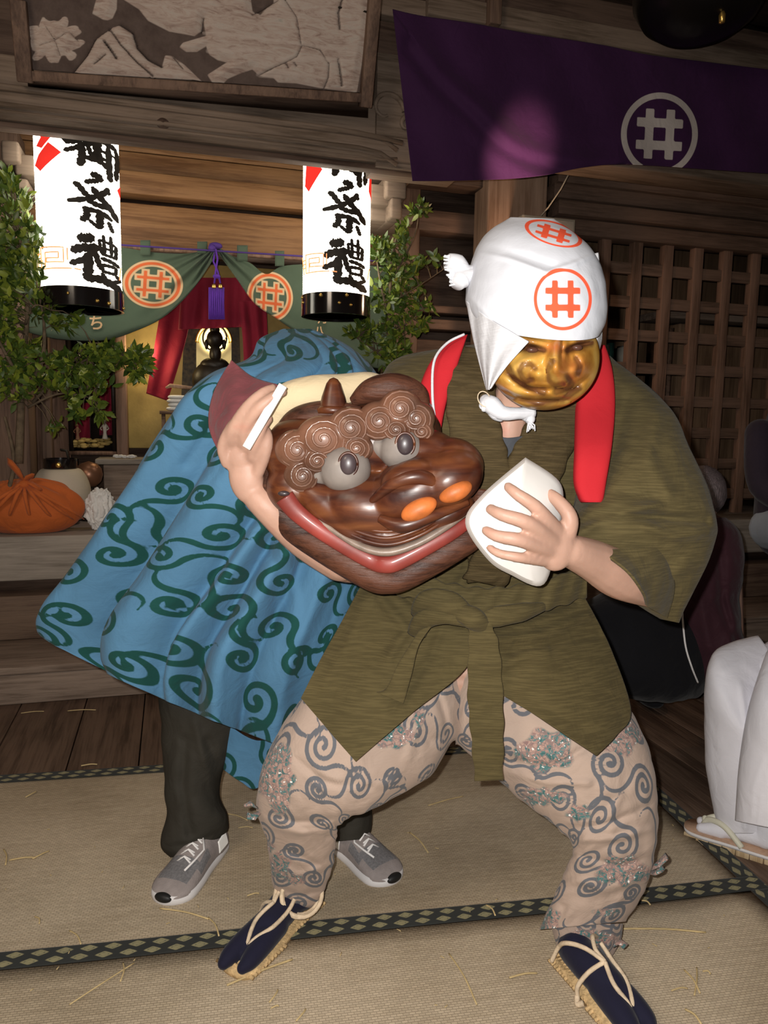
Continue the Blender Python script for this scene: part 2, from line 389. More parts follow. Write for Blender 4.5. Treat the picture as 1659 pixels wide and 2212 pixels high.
# pale pillar and lattice screen
WP = 0.62
struct(MB().box(WU(1052, 500, WP), WU(1180, 500, WP), WP, WP+0.2, ZL, ZC).build('trim_60', M['post'], frame='W', bevel=0.012))
WLt = 0.74
zt = WZ(1300, 512, WLt); zbm = WZ(1600, 1128, WLt)
uA, uB = WU(1182, 700, WLt), WU(1659, 700, WLt)+1.6
for i, (y0, y1, w) in enumerate(((478, 512, .70), (440, 470, .66), (405, 436, .72), (372, 402, .68), (300, 372, .76))):
    struct(MB().box(uA, uB, w, w+0.12, WZ(1300, y1, w), WZ(1300, y0, w)).build('trim_%d' % (61+i), M['lath' if i < 4 else 'dark'], frame='W', bevel=0.005))
struct(MB().box(uA, uB, .68, .86, ZL-0.03, zbm).build('trim_67', M['ledge'], frame='W', bevel=0.006))
lat = thing('lattice_screen', 'dark brown wooden lattice screen behind the dancer, right of the pale pillar', 'lattice', 'W')
sp = WU(1369, 540, WLt)-WU(1300, 540, WLt); bw = sp*0.30
uu = WU(1300, 540, WLt)-2*sp
while uu < uB:
    if uu > uA: MB().box(uu, uu+bw, WLt, WLt+0.05, zbm, zt).build('upright_bar', M['lat'], lat, bevel=0.002)
    uu += sp
sz = WZ(1340, 575, WLt)-WZ(1340, 648, WLt); zz = WZ(1340, 589, WLt); 
while zz > zbm:
    MB().box(uA, uB, WLt+0.012, WLt+0.04, zz, zz+sz*0.34).build('cross_rail', M['lath'], lat, bevel=0.002); zz -= sz
struct(MB().box(uA-0.2, uB, 1.9, 1.95, ZL, ZC-0.3).build('wall_inner', M['inner'], frame='W'))
struct(MB().box(uA-0.05, uA, 0.86, 1.9, ZL, ZC-0.3).build('wall_side', M['inner'], frame='W'))
# shelf with books behind the lattice
zsf = WZ(1400, 800, 1.35)
sh = thing('bookshelf', 'dim wooden shelf unit behind the lattice screen', 'shelf', 'W')
MB().box(WU(1290, 800, 1.35), WU(1440, 800, 1.35), 1.32, 1.6, zsf-0.02, zsf).build('shelf_board', M['lath'], sh)
MB().box(WU(1290, 800, 1.35), WU(1440, 800, 1.35), 1.32, 1.6, zsf-0.36, zsf-0.34).build('shelf_board', M['lath'], sh)
MB().box(WU(1285, 800, 1.35)-0.02, WU(1285, 800, 1.35), 1.32, 1.6, ZL, zsf+0.3).build('shelf_side', M['lath'], sh)
MB().box(WU(1440, 800, 1.35), WU(1440, 800, 1.35)+0.02, 1.32, 1.6, ZL, zsf+0.3).build('shelf_side', M['lath'], sh)
zs2_ = WZ(1560, 678, 1.3)
tag(MB().box(WU(1432, 690, 1.3), WU(1750, 690, 1.3), 1.3, 1.6, zs2_-0.05, zs2_).build('wall_shelf', M['step'], frame='W', bevel=.004), 'long plank shelf high behind the lattice, right of the books', 'shelf')
tag(MB().box(WU(1455, 760, 1.5), WU(1700, 760, 1.5), 1.45, 1.7, ZL, zs2_-0.06).build('wooden_crate', M['inner'], frame='W', bevel=.01), 'pale brown wooden chest standing under the long shelf behind the lattice', 'chest')
bcols = [(0.03, 0.20, 0.19), (0.30, 0.33, 0.30), (0.05, 0.22, 0.22), (0.5, 0.48, 0.42), (0.32, 0.30, 0.28), (0.42, 0.40, 0.36), (0.2, 0.25, 0.25), (0.55, 0.5, 0.42)]
bn = ['teal', 'grey', 'dark teal', 'cream', 'ash grey', 'beige', 'slate', 'ivory']
M['page'] = mat_plain('book_pages', (0.5, 0.46, 0.38), 0.9)
bx = WU(1300, 780, 1.38)
for i in range(11):
    c = bcols[i % 8]; h = 0.15+0.035*((i*37) % 5)/5; t = 0.018+0.006*((i*13) % 3)
    row = 0 if i < 7 else 1
    if i == 3: bx += 0.09
    if i == 7: bx = WU(1385, 880, 1.38)
    b_ = thing('book', ('%s book on the %s shelf board behind the lattice, %s' % (bn[i % 8], 'upper' if row == 0 else 'lower', ['first in line', 'second in line', 'third, before the gap', 'first after the gap', 'second after the gap', 'third after the gap', 'last in line', 'first of the short row', 'second of the short row', 'third of the short row', 'end of the short row'][i])), 'book', 'W', 'books behind the lattice')
    z0 = zsf+0.001-0.34*row
    mm = mat_plain('book_cover', c, 0.7)
    MB().box(bx, bx+0.002, 1.36, 1.5, z0, z0+h).box(bx+t-0.002, bx+t, 1.36, 1.5, z0, z0+h).box(bx+.002, bx+t-.002, 1.36, 1.363, z0, z0+h).build('cover', mm, b_)
    MB().box(bx+0.002, bx+t-0.002, 1.364, 1.495, z0+0.004, z0+h-0.004).build('pages', M['page'], b_)
    bx += t+0.003
# junction box and cord on the pillar
jb = thing('electrical_box', 'beige metal box on the pale pillar just above the white headscarf', 'box', 'W')
M['beige'] = mat_plain('beige_paint', (0.42, 0.36, 0.27), 0.5, 0.05)
M['beige2'] = mat_plain('pale_metal', (0.48, 0.42, 0.34), 0.4, 0.05)
x0, x1 = WU(1128, 480, .45), WU(1243, 480, .45); z1, z0 = WZ(1180, 468, .45), WZ(1180, 600, .45)
MB().box(x0, x1, .45, .62, z0, z1).build('box_body', M['beige'], jb, bevel=0.004)
MB().box(x0+.012, x1-.012, .442, .45, z0+.012, z1-.012).build('box_door', M['beige2'], jb, bevel=0.003)
tag(MB().tube([(x0+.12, .5, z1), (x0+.15, .45, z1+.05), (x0+.19, .40, z1+.13), (x0+0.22, .35, z1+.22)], 0.004, 8).build('power_cord', M['beige'], frame='W'), 'thin pale cord rising from the beige box to the purple banner', 'cord')
# ------------------------------------------------------------- woven mats
def mat_tatami():
    m, nt, b = newmat('woven_rush'); setb(b, 0.75, spec=0.25)
    tc = N(nt, 'ShaderNodeTexCoord')
    mp = N(nt, 'ShaderNodeMapping', ins={'Vector': tc.outputs['Object'], 'Scale': (1, 1, 1)})
    br = N(nt, 'ShaderNodeTexBrick', ins={'Vector': mp.outputs[0], 'Color1': (1, 1, 1, 1), 'Color2': (0.6, 0.6, 0.6, 1), 'Mortar': (0, 0, 0, 1), 'Scale': 1.0, 'Mortar Size': 0.0011, 'Mortar Smooth': 1.0, 'Brick Width': 0.013, 'Row Height': 0.0062})
    n1 = N(nt, 'ShaderNodeTexNoise', ins={'Vector': tc.outputs['Object'], 'Scale': 1.6, 'Detail': 6.0})
    mp3 = N(nt, 'ShaderNodeMapping', ins={'Vector': tc.outputs['Object'], 'Scale': (6, 90, 6)})
    n2 = N(nt, 'ShaderNodeTexNoise', ins={'Vector': mp3.outputs[0], 'Scale': 1.5, 'Detail': 4.0})
    s = N(nt, 'ShaderNodeMath', operation='MULTIPLY_ADD', ins={0: n2.outputs[0], 1: 0.45, 2: n1.outputs[0]})
    col = ramp(nt, s.outputs[0], [(0.55, (0.36, 0.285, 0.19)), (0.72, (0.47, 0.38, 0.265)), (0.9, (0.57, 0.47, 0.34))])
    mx = N(nt, 'ShaderNodeMix', data_type='RGBA', blend_type='MULTIPLY', ins={0: 0.42, 6: col, 7: br.outputs[0]})
    nt.links.new(mx.outputs[2], b.inputs['Base Color'])
    n3 = N(nt, 'ShaderNodeTexNoise', ins={'Vector': tc.outputs['Object'], 'Scale': 3.0, 'Detail': 2.0})
    hh_ = N(nt, 'ShaderNodeMath', operation='MULTIPLY_ADD', ins={0: n3.outputs[0], 1: 6.0, 2: br.outputs[0]})
    bump(nt, b, hh_.outputs[0], 0.5, 0.0015); return m
M['rush'] = mat_tatami()
def mat_border():
    m = mat_pattern('mat_border', (0.028, 0.030, 0.028), (0.26, 0.235, 0.13), soft=0.0008, extra=[('line', (0.06, 0.075, 0.06), 0.0005), ('core', (0.30, 0.27, 0.15), 0.0005)])
    return m
M['border'] = mat_border()
ang = math.atan2((PF(1180, 1962)-PF(0, 2085)).y, (PF(1180, 1962)-PF(0, 2085)).x)
MO = PF(620, 2021); MROT = Matrix.Rotation(ang, 4, 'Z'); MM = Matrix.Translation(MO) @ MROT; MI = MM.inverted()
def toM(px, py): q = MI @ PF(px, py); return (q.x, q.y)
xr, _ = toM(1597, 1888); back = toM(340, 1667)[1]; hw = 0.027
def wav(x, y): return 0.004*noise.noise(Vector((x*1.7, y*1.7, 0.3)))+0.004
def mk_mat(name, label, x0, x1, y0, y1, z0, borders):
    t = thing(name, label, 'mat'); t.matrix_world = MM
    mb = MB().grid(lambda a, b: (x0+(x1-x0)*a, y0+(y1-y0)*b, z0+wav(x0+(x1-x0)*a, y0+(y1-y0)*b)), 60, 30)
    r = mb.build('rush_surface', M['rush'], t, solid=0.006)
    for (a, b, hwid, both) in borders:
        a = Vector((*a, 0)); b = Vector((*b, 0)); d = (b-a).normalized(); s = Vector((-d.y, d.x, 0)); L = (b-a).length
        nu = int(L/0.004); nv = 16; g = MB(); P = []
        def fn(i, j):
            p = a+d*L*i+s*(j*2-1)*hwid; P.append((L*i, (j*2-1)*hwid)); return (p.x, p.y, z0+0.0065+wav(p.x, p.y))
        g.grid(fn, nu, nv); P = np.array(P)
        def dia(off, shrink):
            cell = 0.052; best = np.full(len(P), 1.0)
            for row, cy in enumerate((-0.0125, 0.0125)):
                x = (P[:, 0]+(0.0 if row else cell/2*off)) % cell-cell/2
                y = P[:, 1]-cy
                q = np.abs(x)/0.0205+np.abs(y)/0.0105
                best = np.minimum(best, (q-1)*0.009+shrink)
            return best
        ink = dia(0.6, 0.0); e1 = np.abs(dia(0.6, 0.0035))-0.0007; core = dia(0.6, 0.0072)
        g.build('cloth_border', M['border'], t, attrs={'ink': ink, 'line': e1, 'core': core}, solid=0.002)
    return t
mk_mat('rush_mat', 'tan woven rush mat, the rear one, under the grey sneakers', -2.6, xr-hw, -hw*0.1, back, 0.0, [((-2.6, 0.0), (xr+hw, 0.0), hw, 1), ((-2.6, back), (xr, back), hw, 1), ((xr, hw), (xr, back+hw), hw, 1)])
mk_mat('rush_mat', 'tan woven rush mat, the front one, under the black split-toe boots', -2.6, xr-hw, -2.2, -hw*0.4, 0.0, [((xr, -2.2), (xr, -hw), hw, 1)])
# loose straws
M['straw'] = mat_plain('straw', (0.5, 0.38, 0.19), 0.6, 0.2, 20)
straws = [(490, 2128, 632, 2072, 1.0), (345, 1962, 450, 1985, .8), (450, 1982, 473, 2022, .7), (885, 1798, 925, 1842, .8), (925, 1740, 1000, 1720, .6), (20, 1858, 78, 1852, 1), (70, 1855, 106, 1838, .8),
          (1345, 2006, 1525, 2014, .9), (1100, 2112, 1160, 2102, .8), (970, 2060, 1030, 2170, .6), (1478, 2095, 1512, 2145, .8), (1480, 2180, 1515, 2212, 1), (8, 1835, 12, 1868, .8), (55, 1722, 78, 1710, .7),
          (175, 1650, 210, 1647, 1), (146, 1532, 207, 1530, .8), (45, 1537, 95, 1533, .6), (720, 2040, 735, 2090, .0), (582, 2165, 600, 2138, .6), (585, 2178, 602, 2174, .5), (260, 2120, 266, 2080, .5), (1050, 1955, 1070, 1978, .7),
          (534, 1935, 560, 1930, .7), (486, 1757, 535, 1772, .5), (515, 1788, 546, 1788, .4), (75, 1980, 85, 1995, .5), (150, 2010, 175, 2040, .5), (1040, 1620, 1050, 1625, 0), (640, 2205, 660, 2180, .6), (1385, 1945, 1405, 1955, .8),
          (1518, 2098, 1535, 2104, .6), (1505, 2090, 1500, 2150, .5), (1450, 2140, 1485, 2135, .5), (840, 1690, 845, 1730, 0), (290, 2080, 150, 2170, .3)]
big = {0: 'long thick straw lying in front of the split-toe boot at the rush mat border', 1: 'bent straw end lying below the toe of the planted grey sneaker', 7: 'long pale straw lying beside the ankle of the planted split-toe boot', 5: 'straw stalk lying alone on the rear mat away from the dancers'}
for i, (x0, y0, x1, y1, th) in enumerate(straws):
    if th == 0: continue
    a, b_ = PF(x0, y0, 0.011), PF(x1, y1, 0.011); m_ = (a+b_)/2+Vector((0.004, 0.003, 0.002))
    z = 0.011 if y0 > 1700 else 0.004
    pts = [Vector((p.x, p.y, z)) for p in (a, m_, b_)]; pts[1].z += 0.002
    o = MB().tube([tuple(q) for q in cr([list(p) for p in pts], 9)], 0.0011+0.0013*th, 6).build('straw_piece', M['straw'])
    if i in big: tag(o, big[i], 'straw')
    else: tag(o, 'short thin straw bit scattered on the mats and floor', 'straw', 'straw bits on the mats')
for i in range(40):
    px, py = RNG.uniform(0, 1600), RNG.uniform(1720, 2200)
    a = PF(px, py, 0.0105); t = RNG.uniform(0, 3.1); L = RNG.uniform(.003, .012)
    tag(MB().tube([a, a+Vector((L*math.cos(t), L*math.sin(t), 0.001))], 0.0011, 5).build('straw_piece', M['straw']), 'short thin straw bit scattered on the mats and floor', 'straw', 'straw bits on the mats')
# ============================================================= LANTERNS, BANNER, CURTAIN, ALTAR
M['paper'] = mat_emit('lit_lantern_paper', (1.0, 0.93, 0.78), 4.0)
M['ink'] = mat_plain('black_ink', (0.03, 0.024, 0.018), 0.6, 0.3, 40, bs=0)
M['lred'] = mat_emit('lit_red_paint', (0.75, 0.03, 0.02), 0.9)
M['lor'] = mat_emit('lit_orange_paint', (0.9, 0.36, 0.14), 0.85)
M['lacq'] = mat_plain('black_lacquer', (0.008, 0.006, 0.006), 0.12, 0.1, spec=0.6, bs=0, coat=0.6)
M['brass'] = mat_plain('brass', (0.75, 0.5, 0.14), 0.3, 0.1, metal=0.9, bs=0)
M['lining'] = mat_plain('lantern_base_wood', (0.42, 0.24, 0.14), 0.5)
# brush strokes of the three characters, in a 5.395x enlarged frame: (points, half width)
KANJI = {'go': [([(375,115),(395,180),(460,180),(545,150)],22),([(368,298),(480,255),(575,180)],17),([(525,200),(540,340),(512,455)],26),([(590,190),(640,345)],16),([(560,160),(700,185)],20),([(560,350),(720,365),(825,440)],20),([(565,110),(575,180)],16),([(690,125),(690,365)],28),([(640,108),(800,118),(885,145)],20),([(885,145),(890,300),(872,510)],17),([(800,150),(805,400),(812,560)],21),([(700,225),(800,238)],11),([(700,312),(800,325)],13),([(800,228),(880,240)],8)],
 'sai': [([(620,540),(690,545),(712,600)],24),([(690,600),(620,620),(560,645)],18),([(452,665),(500,700),(550,770),(600,815)],20),([(790,655),(740,730),(620,815),(500,860),(388,880)],19),([(630,690),(690,780),(800,890),(880,1015)],22),([(740,700),(805,712)],18),([(560,830),(660,885),(790,895)],20),([(530,950),(620,962),(720,975),(818,1030)],18),([(565,955),(565,1045),(510,1095)],23),([(695,975),(695,1090),(685,1160)],26),([(685,1165),(590,1085)],13),([(782,1060),(825,1172)],15)],
 'rei': [([(478,1300),(555,1305),(625,1275)],34),([(410,1462),(520,1420),(690,1398)],30),([(650,1410),(530,1550),(392,1612)],22),([(570,1480),(565,1680),(555,1790)],32),([(640,1450),(665,1560),(705,1650)],20),([(725,1235),(735,1460)],12),([(800,1230),(805,1460)],12),([(675,1300),(850,1330)],11),([(685,1390),(855,1395)],10),([(680,1295),(705,1465)],11),([(855,1330),(850,1490)],13),([(700,1462),(850,1478)],11),([(695,1515),(800,1535),(885,1570)],15),([(700,1590),(845,1592)],13),([(705,1590),(718,1670)],11),([(850,1590),(845,1670)],13),([(700,1668),(840,1675)],12),([(700,1690),(760,1785)],14),([(840,1680),(880,1740),(790,1785)],14),([(545,1785),(640,1765),(770,1795),(905,1865)],28)]}
def lantern(pxc, hw_, ytop, ybot, yring, w, label, chars, k):
    C = WMAT @ PW(pxc, 480, w); Y = C.y; R = hw_*Y/FPX*1.0; f = Vector((-C.x, -C.y, 0)).normalized(); r = Vector((-f.y, f.x, 0))
    if r.x < 0: r = -r
    def wp(px, py, e=0.0):
        s = max(-0.985, min(0.985, (px-pxc)/hw_)); a = math.asin(s); z = PY(pxc, py, Y-R).z
        return C.xy.to_3d()+(r*math.sin(a)+f*math.cos(a))*(R+e)+Vector((0, 0, z))
    zt, zb, zr = wp(pxc, ytop).z, wp(pxc, ybot).z, wp(pxc, yring).z
    t = thing('paper_lantern', label, 'lantern', group=None)
    zt2 = zt+0.12; prof = [(0.55*R, zt2+.03)]; n = 150
    for i in range(n+1):
        z = zt2+(zb-zt2)*i/n; prof.append((R*(1-0.006*abs(math.sin(math.pi*(z-zb)/0.0085)))-0.0, z))
    MB().lathe(prof[1:], (C.x, C.y, 0), 64).build('paper_body', M['paper'], t)
    MB().lathe([(0.3*R, zt2+0.05), (R*.98, zt2+0.05), (R*1.02, zt2-0.01), (R*.98, zt2-.01)], (C.x, C.y, 0), 48).build('top_ring', M['lacq'], t, auto=40)
    zz = zb+0.006
    MB().lathe([(R*0.99, zz), (R*1.035, zz), (R*1.035, zr), (R*0.97, zr), (R*.97, zr+.03), (0.001, zr+.03)], (C.x, C.y, 0), 64).build('bottom_ring', M['lacq'], t, auto=40)
    MB().lathe([(R*0.969, zr+.012), (0.001, zr+.012)], (C.x, C.y, 0), 48).build('bottom_board', M['lining'], t)
    MB().tube([(C.x, C.y, zt2+.05), (C.x, C.y, ZC)], 0.004, 6).build('hanging_wire', M['ink'], t)
    for q in chars['studs']:
        p = wp(q[0], q[1], R*0.035)
        MB().ell(p, 0.0085*q[2], 10, 6).build('brass_stud', M['brass'], t)
    for ch in ('go', 'sai', 'rei'):
        mb = MB()
        for pts, hw2 in KANJI[ch]:
            q = cr([(80+x/5.395, 270+y/5.395) for x, y in pts], 22); m_ = len(q); h0 = hw2*1.65/5.395
            for i in range(m_):
                d_ = q[min(i+1, m_-1)]-q[max(i-1, 0)]; d_ = d_/(np.hypot(*d_)+1e-9); nn = np.array((-d_[1], d_[0])); e_ = min(i, m_-1-i)/3
                hw3 = h0*(min(1, .55+.45*e_))*(1+.14*math.sin(i*1.3+hw2)+.1*math.sin(i*2.9+pts[0][0]))
                for j in range(-2, 3):
                    p_ = q[i]+nn*hw3*j/2+d_*(0 if 0 < i < m_-1 else (-1 if i == 0 else 1))*h0*.35*(1-abs(j)/2.5)
                    mb.v.append(tuple(wp(*chars['tf'](p_[0], p_[1]), .0045)))
            o_ = len(mb.v)-m_*5
            for i in range(m_-1):
                for j in range(4): a_ = o_+i*5+j; mb.f.append((a_, a_+1, a_+6, a_+5)); mb.mi.append(0)
        mb.build('brush_lettering', M['ink'], t, smooth=False)
    def patch(poly, mat, nm):
        cx_ = sum(p[0] for p in poly)/len(poly); cy_ = sum(p[1] for p in poly)/len(poly)
        mb = MB(); n_ = len(poly)
        P = [poly[i] for i in range(n_)]; vs = [wp(cx_, cy_, .0035)]; fs = []
        for ring in (0.33, 0.66, 1.0):
            for i in range(n_):
                for s_ in range(4):
                    a = P[i]; b = P[(i+1) % n_]; x = a[0]+(b[0]-a[0])*s_/4; y = a[1]+(b[1]-a[1])*s_/4
                    vs.append(wp(cx_+(x-cx_)*ring, cy_+(y-cy_)*ring, .0035))
        m_ = 4*n_
        for i in range(m_): fs.append((0, 1+i, 1+(i+1) % m_))
        for q in (0, 1):
            for i in range(m_): fs.append((1+q*m_+i, 1+(q+1)*m_+i, 1+(q+1)*m_+(i+1) % m_, 1+q*m_+(i+1) % m_))
        mb.add(vs, fs).build(nm, mat, t, smooth=False)
    for poly in chars['red']: patch(poly, M['lred'], 'red_motif')
    for nm_, lines_ in (('key_fret_motif', chars['key'][:-1]), ('key_fret_edge', chars['key'][-1:])):
     mb = MB()
     for ln in lines_:
        pts = []
        for a, b in zip(ln[:-1], ln[1:]):
            for s_ in range(6): pts.append(wp(a[0]+(b[0]-a[0])*s_/6, a[1]+(b[1]-a[1])*s_/6, .005))
        pts.append(wp(*ln[-1], .005)); mb.tube(pts, 0.0030, 5)
     mb.build(nm_, M['lor'], t)
    return t
keyL = [[(100, 533), (141, 535), (141, 567), (110, 566), (110, 557), (132, 558)], [(100, 533), (101, 580), (155, 580)], [(108, 545), (132, 545), (132, 558)], [(108, 545), (108, 578)], [(148, 536), (148, 562)], [(160, 580), (172, 582)], [(92, 536), (96, 582)], [(94, 546), (100, 546)], [(94, 556), (100, 556)], [(94, 566), (100, 566)], [(247, 560), (243, 590)]]
lantern(171, 81.5, 284, 620, 658, 0.45, 'lit white paper lantern with black brush lettering, the nearer one by the leafy branches', dict(
    studs=[(103, 641, .6), (147, 634, .8), (199, 646, 1), (221, 648, 1.1), (250, 650, .9)],
    tf=lambda x, y: (x, y),
    red=[[(103, 279), (118, 281), (129, 292), (108, 318), (98, 310), (107, 294)], [(120, 307), (143, 330), (104, 367), (94, 350), (102, 330)], [(244, 385), (251, 370), (251, 400)]], key=keyL), 0)
def shf(l): return [[(728+(x-171)*0.86, 567+(y-558)*.86) for x, y in q] for q in l]
lantern(727.5, 70, 344, 633, 676, 0.45, 'lit white paper lantern with black brush lettering, the farther one beside the purple banner', dict(
    studs=[(660, 636, .8), (662, 648, .9), (698, 638, 1.1), (748, 637, 1), (734, 654, .9), (756, 657, .9)],
    tf=lambda x, y: (743.5+(x-199.5)*.895, 567+(y-556)*.93),
    red=[[(667, 340), (682, 342), (699, 365), (672, 408), (664, 392)], [(792, 350), (797.4, 350), (797.2, 415), (790, 398)]], key=shf(keyL)), 1)
# ------------------------------------------------------------- purple banner
M['purple'] = mat_pattern('purple_cloth', (0.036, 0.011, 0.045), (0.42, 0.38, 0.36), soft=0.0012, sheen=0.1, rough=0.8)
topB = cr([(848, 20), (910, 34), (1020, 50), (1140, 72), (1300, 97), (1400, 118), (1520, 133), (1700, 155), (1900, 180)], 160)
botB = cr([(891, 391), (960, 391), (1040, 389), (1110, 386), (1180, 378), (1260, 362), (1350, 355), (1500, 364), (1700, 378), (1900, 395)], 160)
fold1 = cr([(905, 100), (960, 170), (1030, 235), (1110, 310), (1210, 345), (1330, 352)], 60)
def seg_d(p, poly):
    a = poly[:-1]; b = poly[1:]; ab = b-a; t = np.clip(((p-a)*ab).sum(1)/((ab**2).sum(1)+1e-9), 0, 1)
    q = a+t[:, None]*ab; d = np.hypot(*(p-q).T); i = d.argmin(); s = ab[i][0]*(p-q[i])[1]-ab[i][1]*(p-q[i])[0]
    return d[i]*(1 if s > 0 else -1), (i+t[i])/len(a)
nu, nv = 300, 110; Pp = []
def fnB(a, b):
    i = min(a, .9999)*159; k = int(i); f_ = i-k
    # left edge leans from (848,20) to (891,391)
    t_ = topB[k]*(1-f_)+topB[k+1]*f_; bo = botB[k]*(1-f_)+botB[k+1]*f_
    p = t_+(bo-t_)*b; Pp.append((p[0], p[1]))
    d, s = seg_d(p, fold1)
    amp = 0.05*math.sin(min(1, s*2.2+0.15)*math.pi/2)*(1-0.6*s)
    w = -0.10-amp*(math.exp(-(d/26)**2) if d < 0 else math.exp(-(d/75)**2)*1.0)+0.02*math.exp(-((d-22)/16)**2)
    w += 0.012*math.sin(p[0]*0.02+p[1]*0.012)*b+0.006*math.sin(p[0]*.05-p[1]*.02)
    return PW(p[0], p[1], w)
mb = MB().grid(fnB, nu, nv); P = np.array(Pp)
Q = np.stack([(P[:, 0]-1424), (P[:, 1]-290)], 1); sx = 83.0
rr = math.radians(3); Q = np.stack([(Q[:, 0]*math.cos(rr)+Q[:, 1]*math.sin(rr))/sx, (-Q[:, 0]*math.sin(rr)+Q[:, 1]*math.cos(rr))/90.0], 1)
ink = crest(Q, 1.0, 0.075, 0.11)*0.2
bn = thing('hanging_banner', 'long purple cloth banner with a white well-curb crest, hung across the beam', 'banner', 'W')
mb.build('cloth', M['purple'], bn, attrs={'ink': ink}, solid=0.003)
# ------------------------------------------------------------- black glossy vessel at the top right
mb = MB(); c = PW(1512, -10, -0.35); kx = abs(PW(1630, 20, -0.35).x-PW(1395, 20, -0.35).x)/2
mb.lathe([(0.001, -0.165), (0.3*kx, -0.16), (0.62*kx, -0.135), (0.85*kx, -0.09), (kx, -0.02), (kx*1.02, 0.05), (kx, 0.3), (kx*.9, 0.34), (0.001, 0.36)], (c.x, c.y, c.z), 56)
t = thing('hanging_drum', 'glossy black round hanging vessel cut off by the frame, in front of the banner', 'drum', 'W')
mb.build('drum_body', mat_plain('drum_lacquer', (0.006, 0.005, 0.005), 0.3, 0.1, spec=0.4, bs=0), t)
MB().lathe([(.001, -.03), (.012, -.028), (.014, .0), (.006, .02)], (c.x, c.y-kx*.55, c.z-.152), 12).build('highlight_fitting', M['brass'], t)  # brass piece added to make up for the vessel's small highlight
MB().tube([(c.x, c.y, c.z+.34), (c.x, c.y, ZC)], 0.008, 8).build('hanging_chain', M['ink'], t)
# ------------------------------------------------------------- votive painting
pl = PW(64, 163, 0.02); 
def PUz(px, py, z):
    d = ray(px, py); tt = (z-CAMP.z)/d.z; return WINV @ (CAMP+d*tt)
lean = 0.42
zp0 = pl.z
def PP(px, py, e=0.0):
    """point on the leaning picture plane, which passes w=0.02 at height zp0"""
    d3 = WMAT.to_3x3().inverted() @ ray(px, py); o3 = WINV @ CAMP
    # w = 0.02 - lean*(z-zp0) - e
    tt = (0.02-e-lean*(o3.z-zp0)-o3.y)/(d3.y+lean*d3.z); return o3+d3*tt
def mat_paint():
    m, nt, b = newmat('weathered_painting'); setb(b, 0.8, spec=0.15)
    tc = N(nt, 'ShaderNodeTexCoord'); at = N(nt, 'ShaderNodeAttribute', attribute_name='ink'); a2 = N(nt, 'ShaderNodeAttribute', attribute_name='line'); a3 = N(nt, 'ShaderNodeAttribute', attribute_name='core')
    n = N(nt, 'ShaderNodeTexNoise', ins={'Vector': tc.outputs['Object'], 'Scale': 16.0, 'Detail': 8.0, 'Roughness': 0.7})
    bg = ramp(nt, n.outputs[0], [(0.35, (0.075, 0.052, 0.044)), (0.62, (0.11, 0.08, 0.068))])
    mp = N(nt, 'ShaderNodeMapping', ins={'Vector': tc.outputs['Object'], 'Scale': (6, 6, 30)})
    n2 = N(nt, 'ShaderNodeTexNoise', ins={'Vector': mp.outputs[0], 'Scale': 2.0, 'Detail': 8.0, 'Roughness': 0.7, 'Distortion': 1.0})
    pk = ramp(nt, n2.outputs[0], [(0.32, (0.26, 0.18, 0.15)), (0.48, (0.42, 0.33, 0.28)), (0.6, (0.46, 0.39, 0.34)), (0.72, (0.35, 0.32, 0.28))])
    f1 = N(nt, 'ShaderNodeMapRange', ins={0: at.outputs['Fac'], 1: -0.02, 2: 0.01, 3: 1.0, 4: 0.0})
    m1 = N(nt, 'ShaderNodeMix', data_type='RGBA', ins={0: f1.outputs[0], 6: bg, 7: pk})
    f2 = N(nt, 'ShaderNodeMapRange', ins={0: a2.outputs['Fac'], 1: -0.002, 2: 0.012, 3: 0.72, 4: 0.0})
    m2 = N(nt, 'ShaderNodeMix', data_type='RGBA', ins={0: f2.outputs[0], 6: m1.outputs[2], 7: (0.06, 0.045, 0.04, 1)})
    f3 = N(nt, 'ShaderNodeMapRange', ins={0: a3.outputs['Fac'], 1: -0.01, 2: 0.03, 3: 0.55, 4: 0.0})
    m3 = N(nt, 'ShaderNodeMix', data_type='RGBA', ins={0: f3.outputs[0], 6: m2.outputs[2], 7: (0.5, 0.42, 0.37, 1)})
    nt.links.new(m3.outputs[2], b.inputs['Base Color']); bump(nt, b, n2.outputs[0], 0.3, 0.01); return m
M['paint'] = mat_paint()
pt = thing('votive_painting', 'large weathered framed picture of pale beasts, a peony and peaked rocks', 'picture', 'W')
Pp = []; cor = [(64, 150), (782, 200), (800, -60), (10, -60)]
A = [PP(*q) for q in cor]
def fnP(a, b):
    q = (A[0]*(1-a)+A[1]*a)*(1-b)+(A[3]*(1-a)+A[2]*a)*b
    Pp.append(PXof(WMAT @ q)); return q
mb = MB().grid(fnP, 260, 130); P = np.array(Pp)
def polyd(P, poly):
    poly = np.array(poly, float); d = np.full(len(P), 1e9); inside = np.zeros(len(P), bool); n = len(poly)
    for i in range(n):
        a, b = poly[i], poly[(i+1) % n]; ab = b-a; t = np.clip(((P-a)@ab)/(ab@ab+1e-9), 0, 1)
        d = np.minimum(d, np.hypot(*(P-a-t[:, None]*ab).T))
        c_ = ((a[1] > P[:, 1]) != (b[1] > P[:, 1])); 
        with np.errstate(divide='ignore', invalid='ignore'): xx = (b[0]-a[0])*(P[:, 1]-a[1])/(b[1]-a[1])+a[0]
        inside ^= c_ & (P[:, 0] < xx)
    return np.where(inside, -d, d)
peony = [(117+(58+9*math.sin(a*9)+5*math.sin(a*17+1))*math.cos(a), 87+(45+7*math.sin(a*9)+4*math.sin(a*15))*math.sin(a)) for a in np.linspace(0, 6.2, 90)]
rock = [(160, 157), (190, 120), (208, 85), (240, 62), (262, 55), (288, 72), (298, 105), (322, 130), (350, 145), (357, 120), (375, 122), (400, 142), (450, 190)]
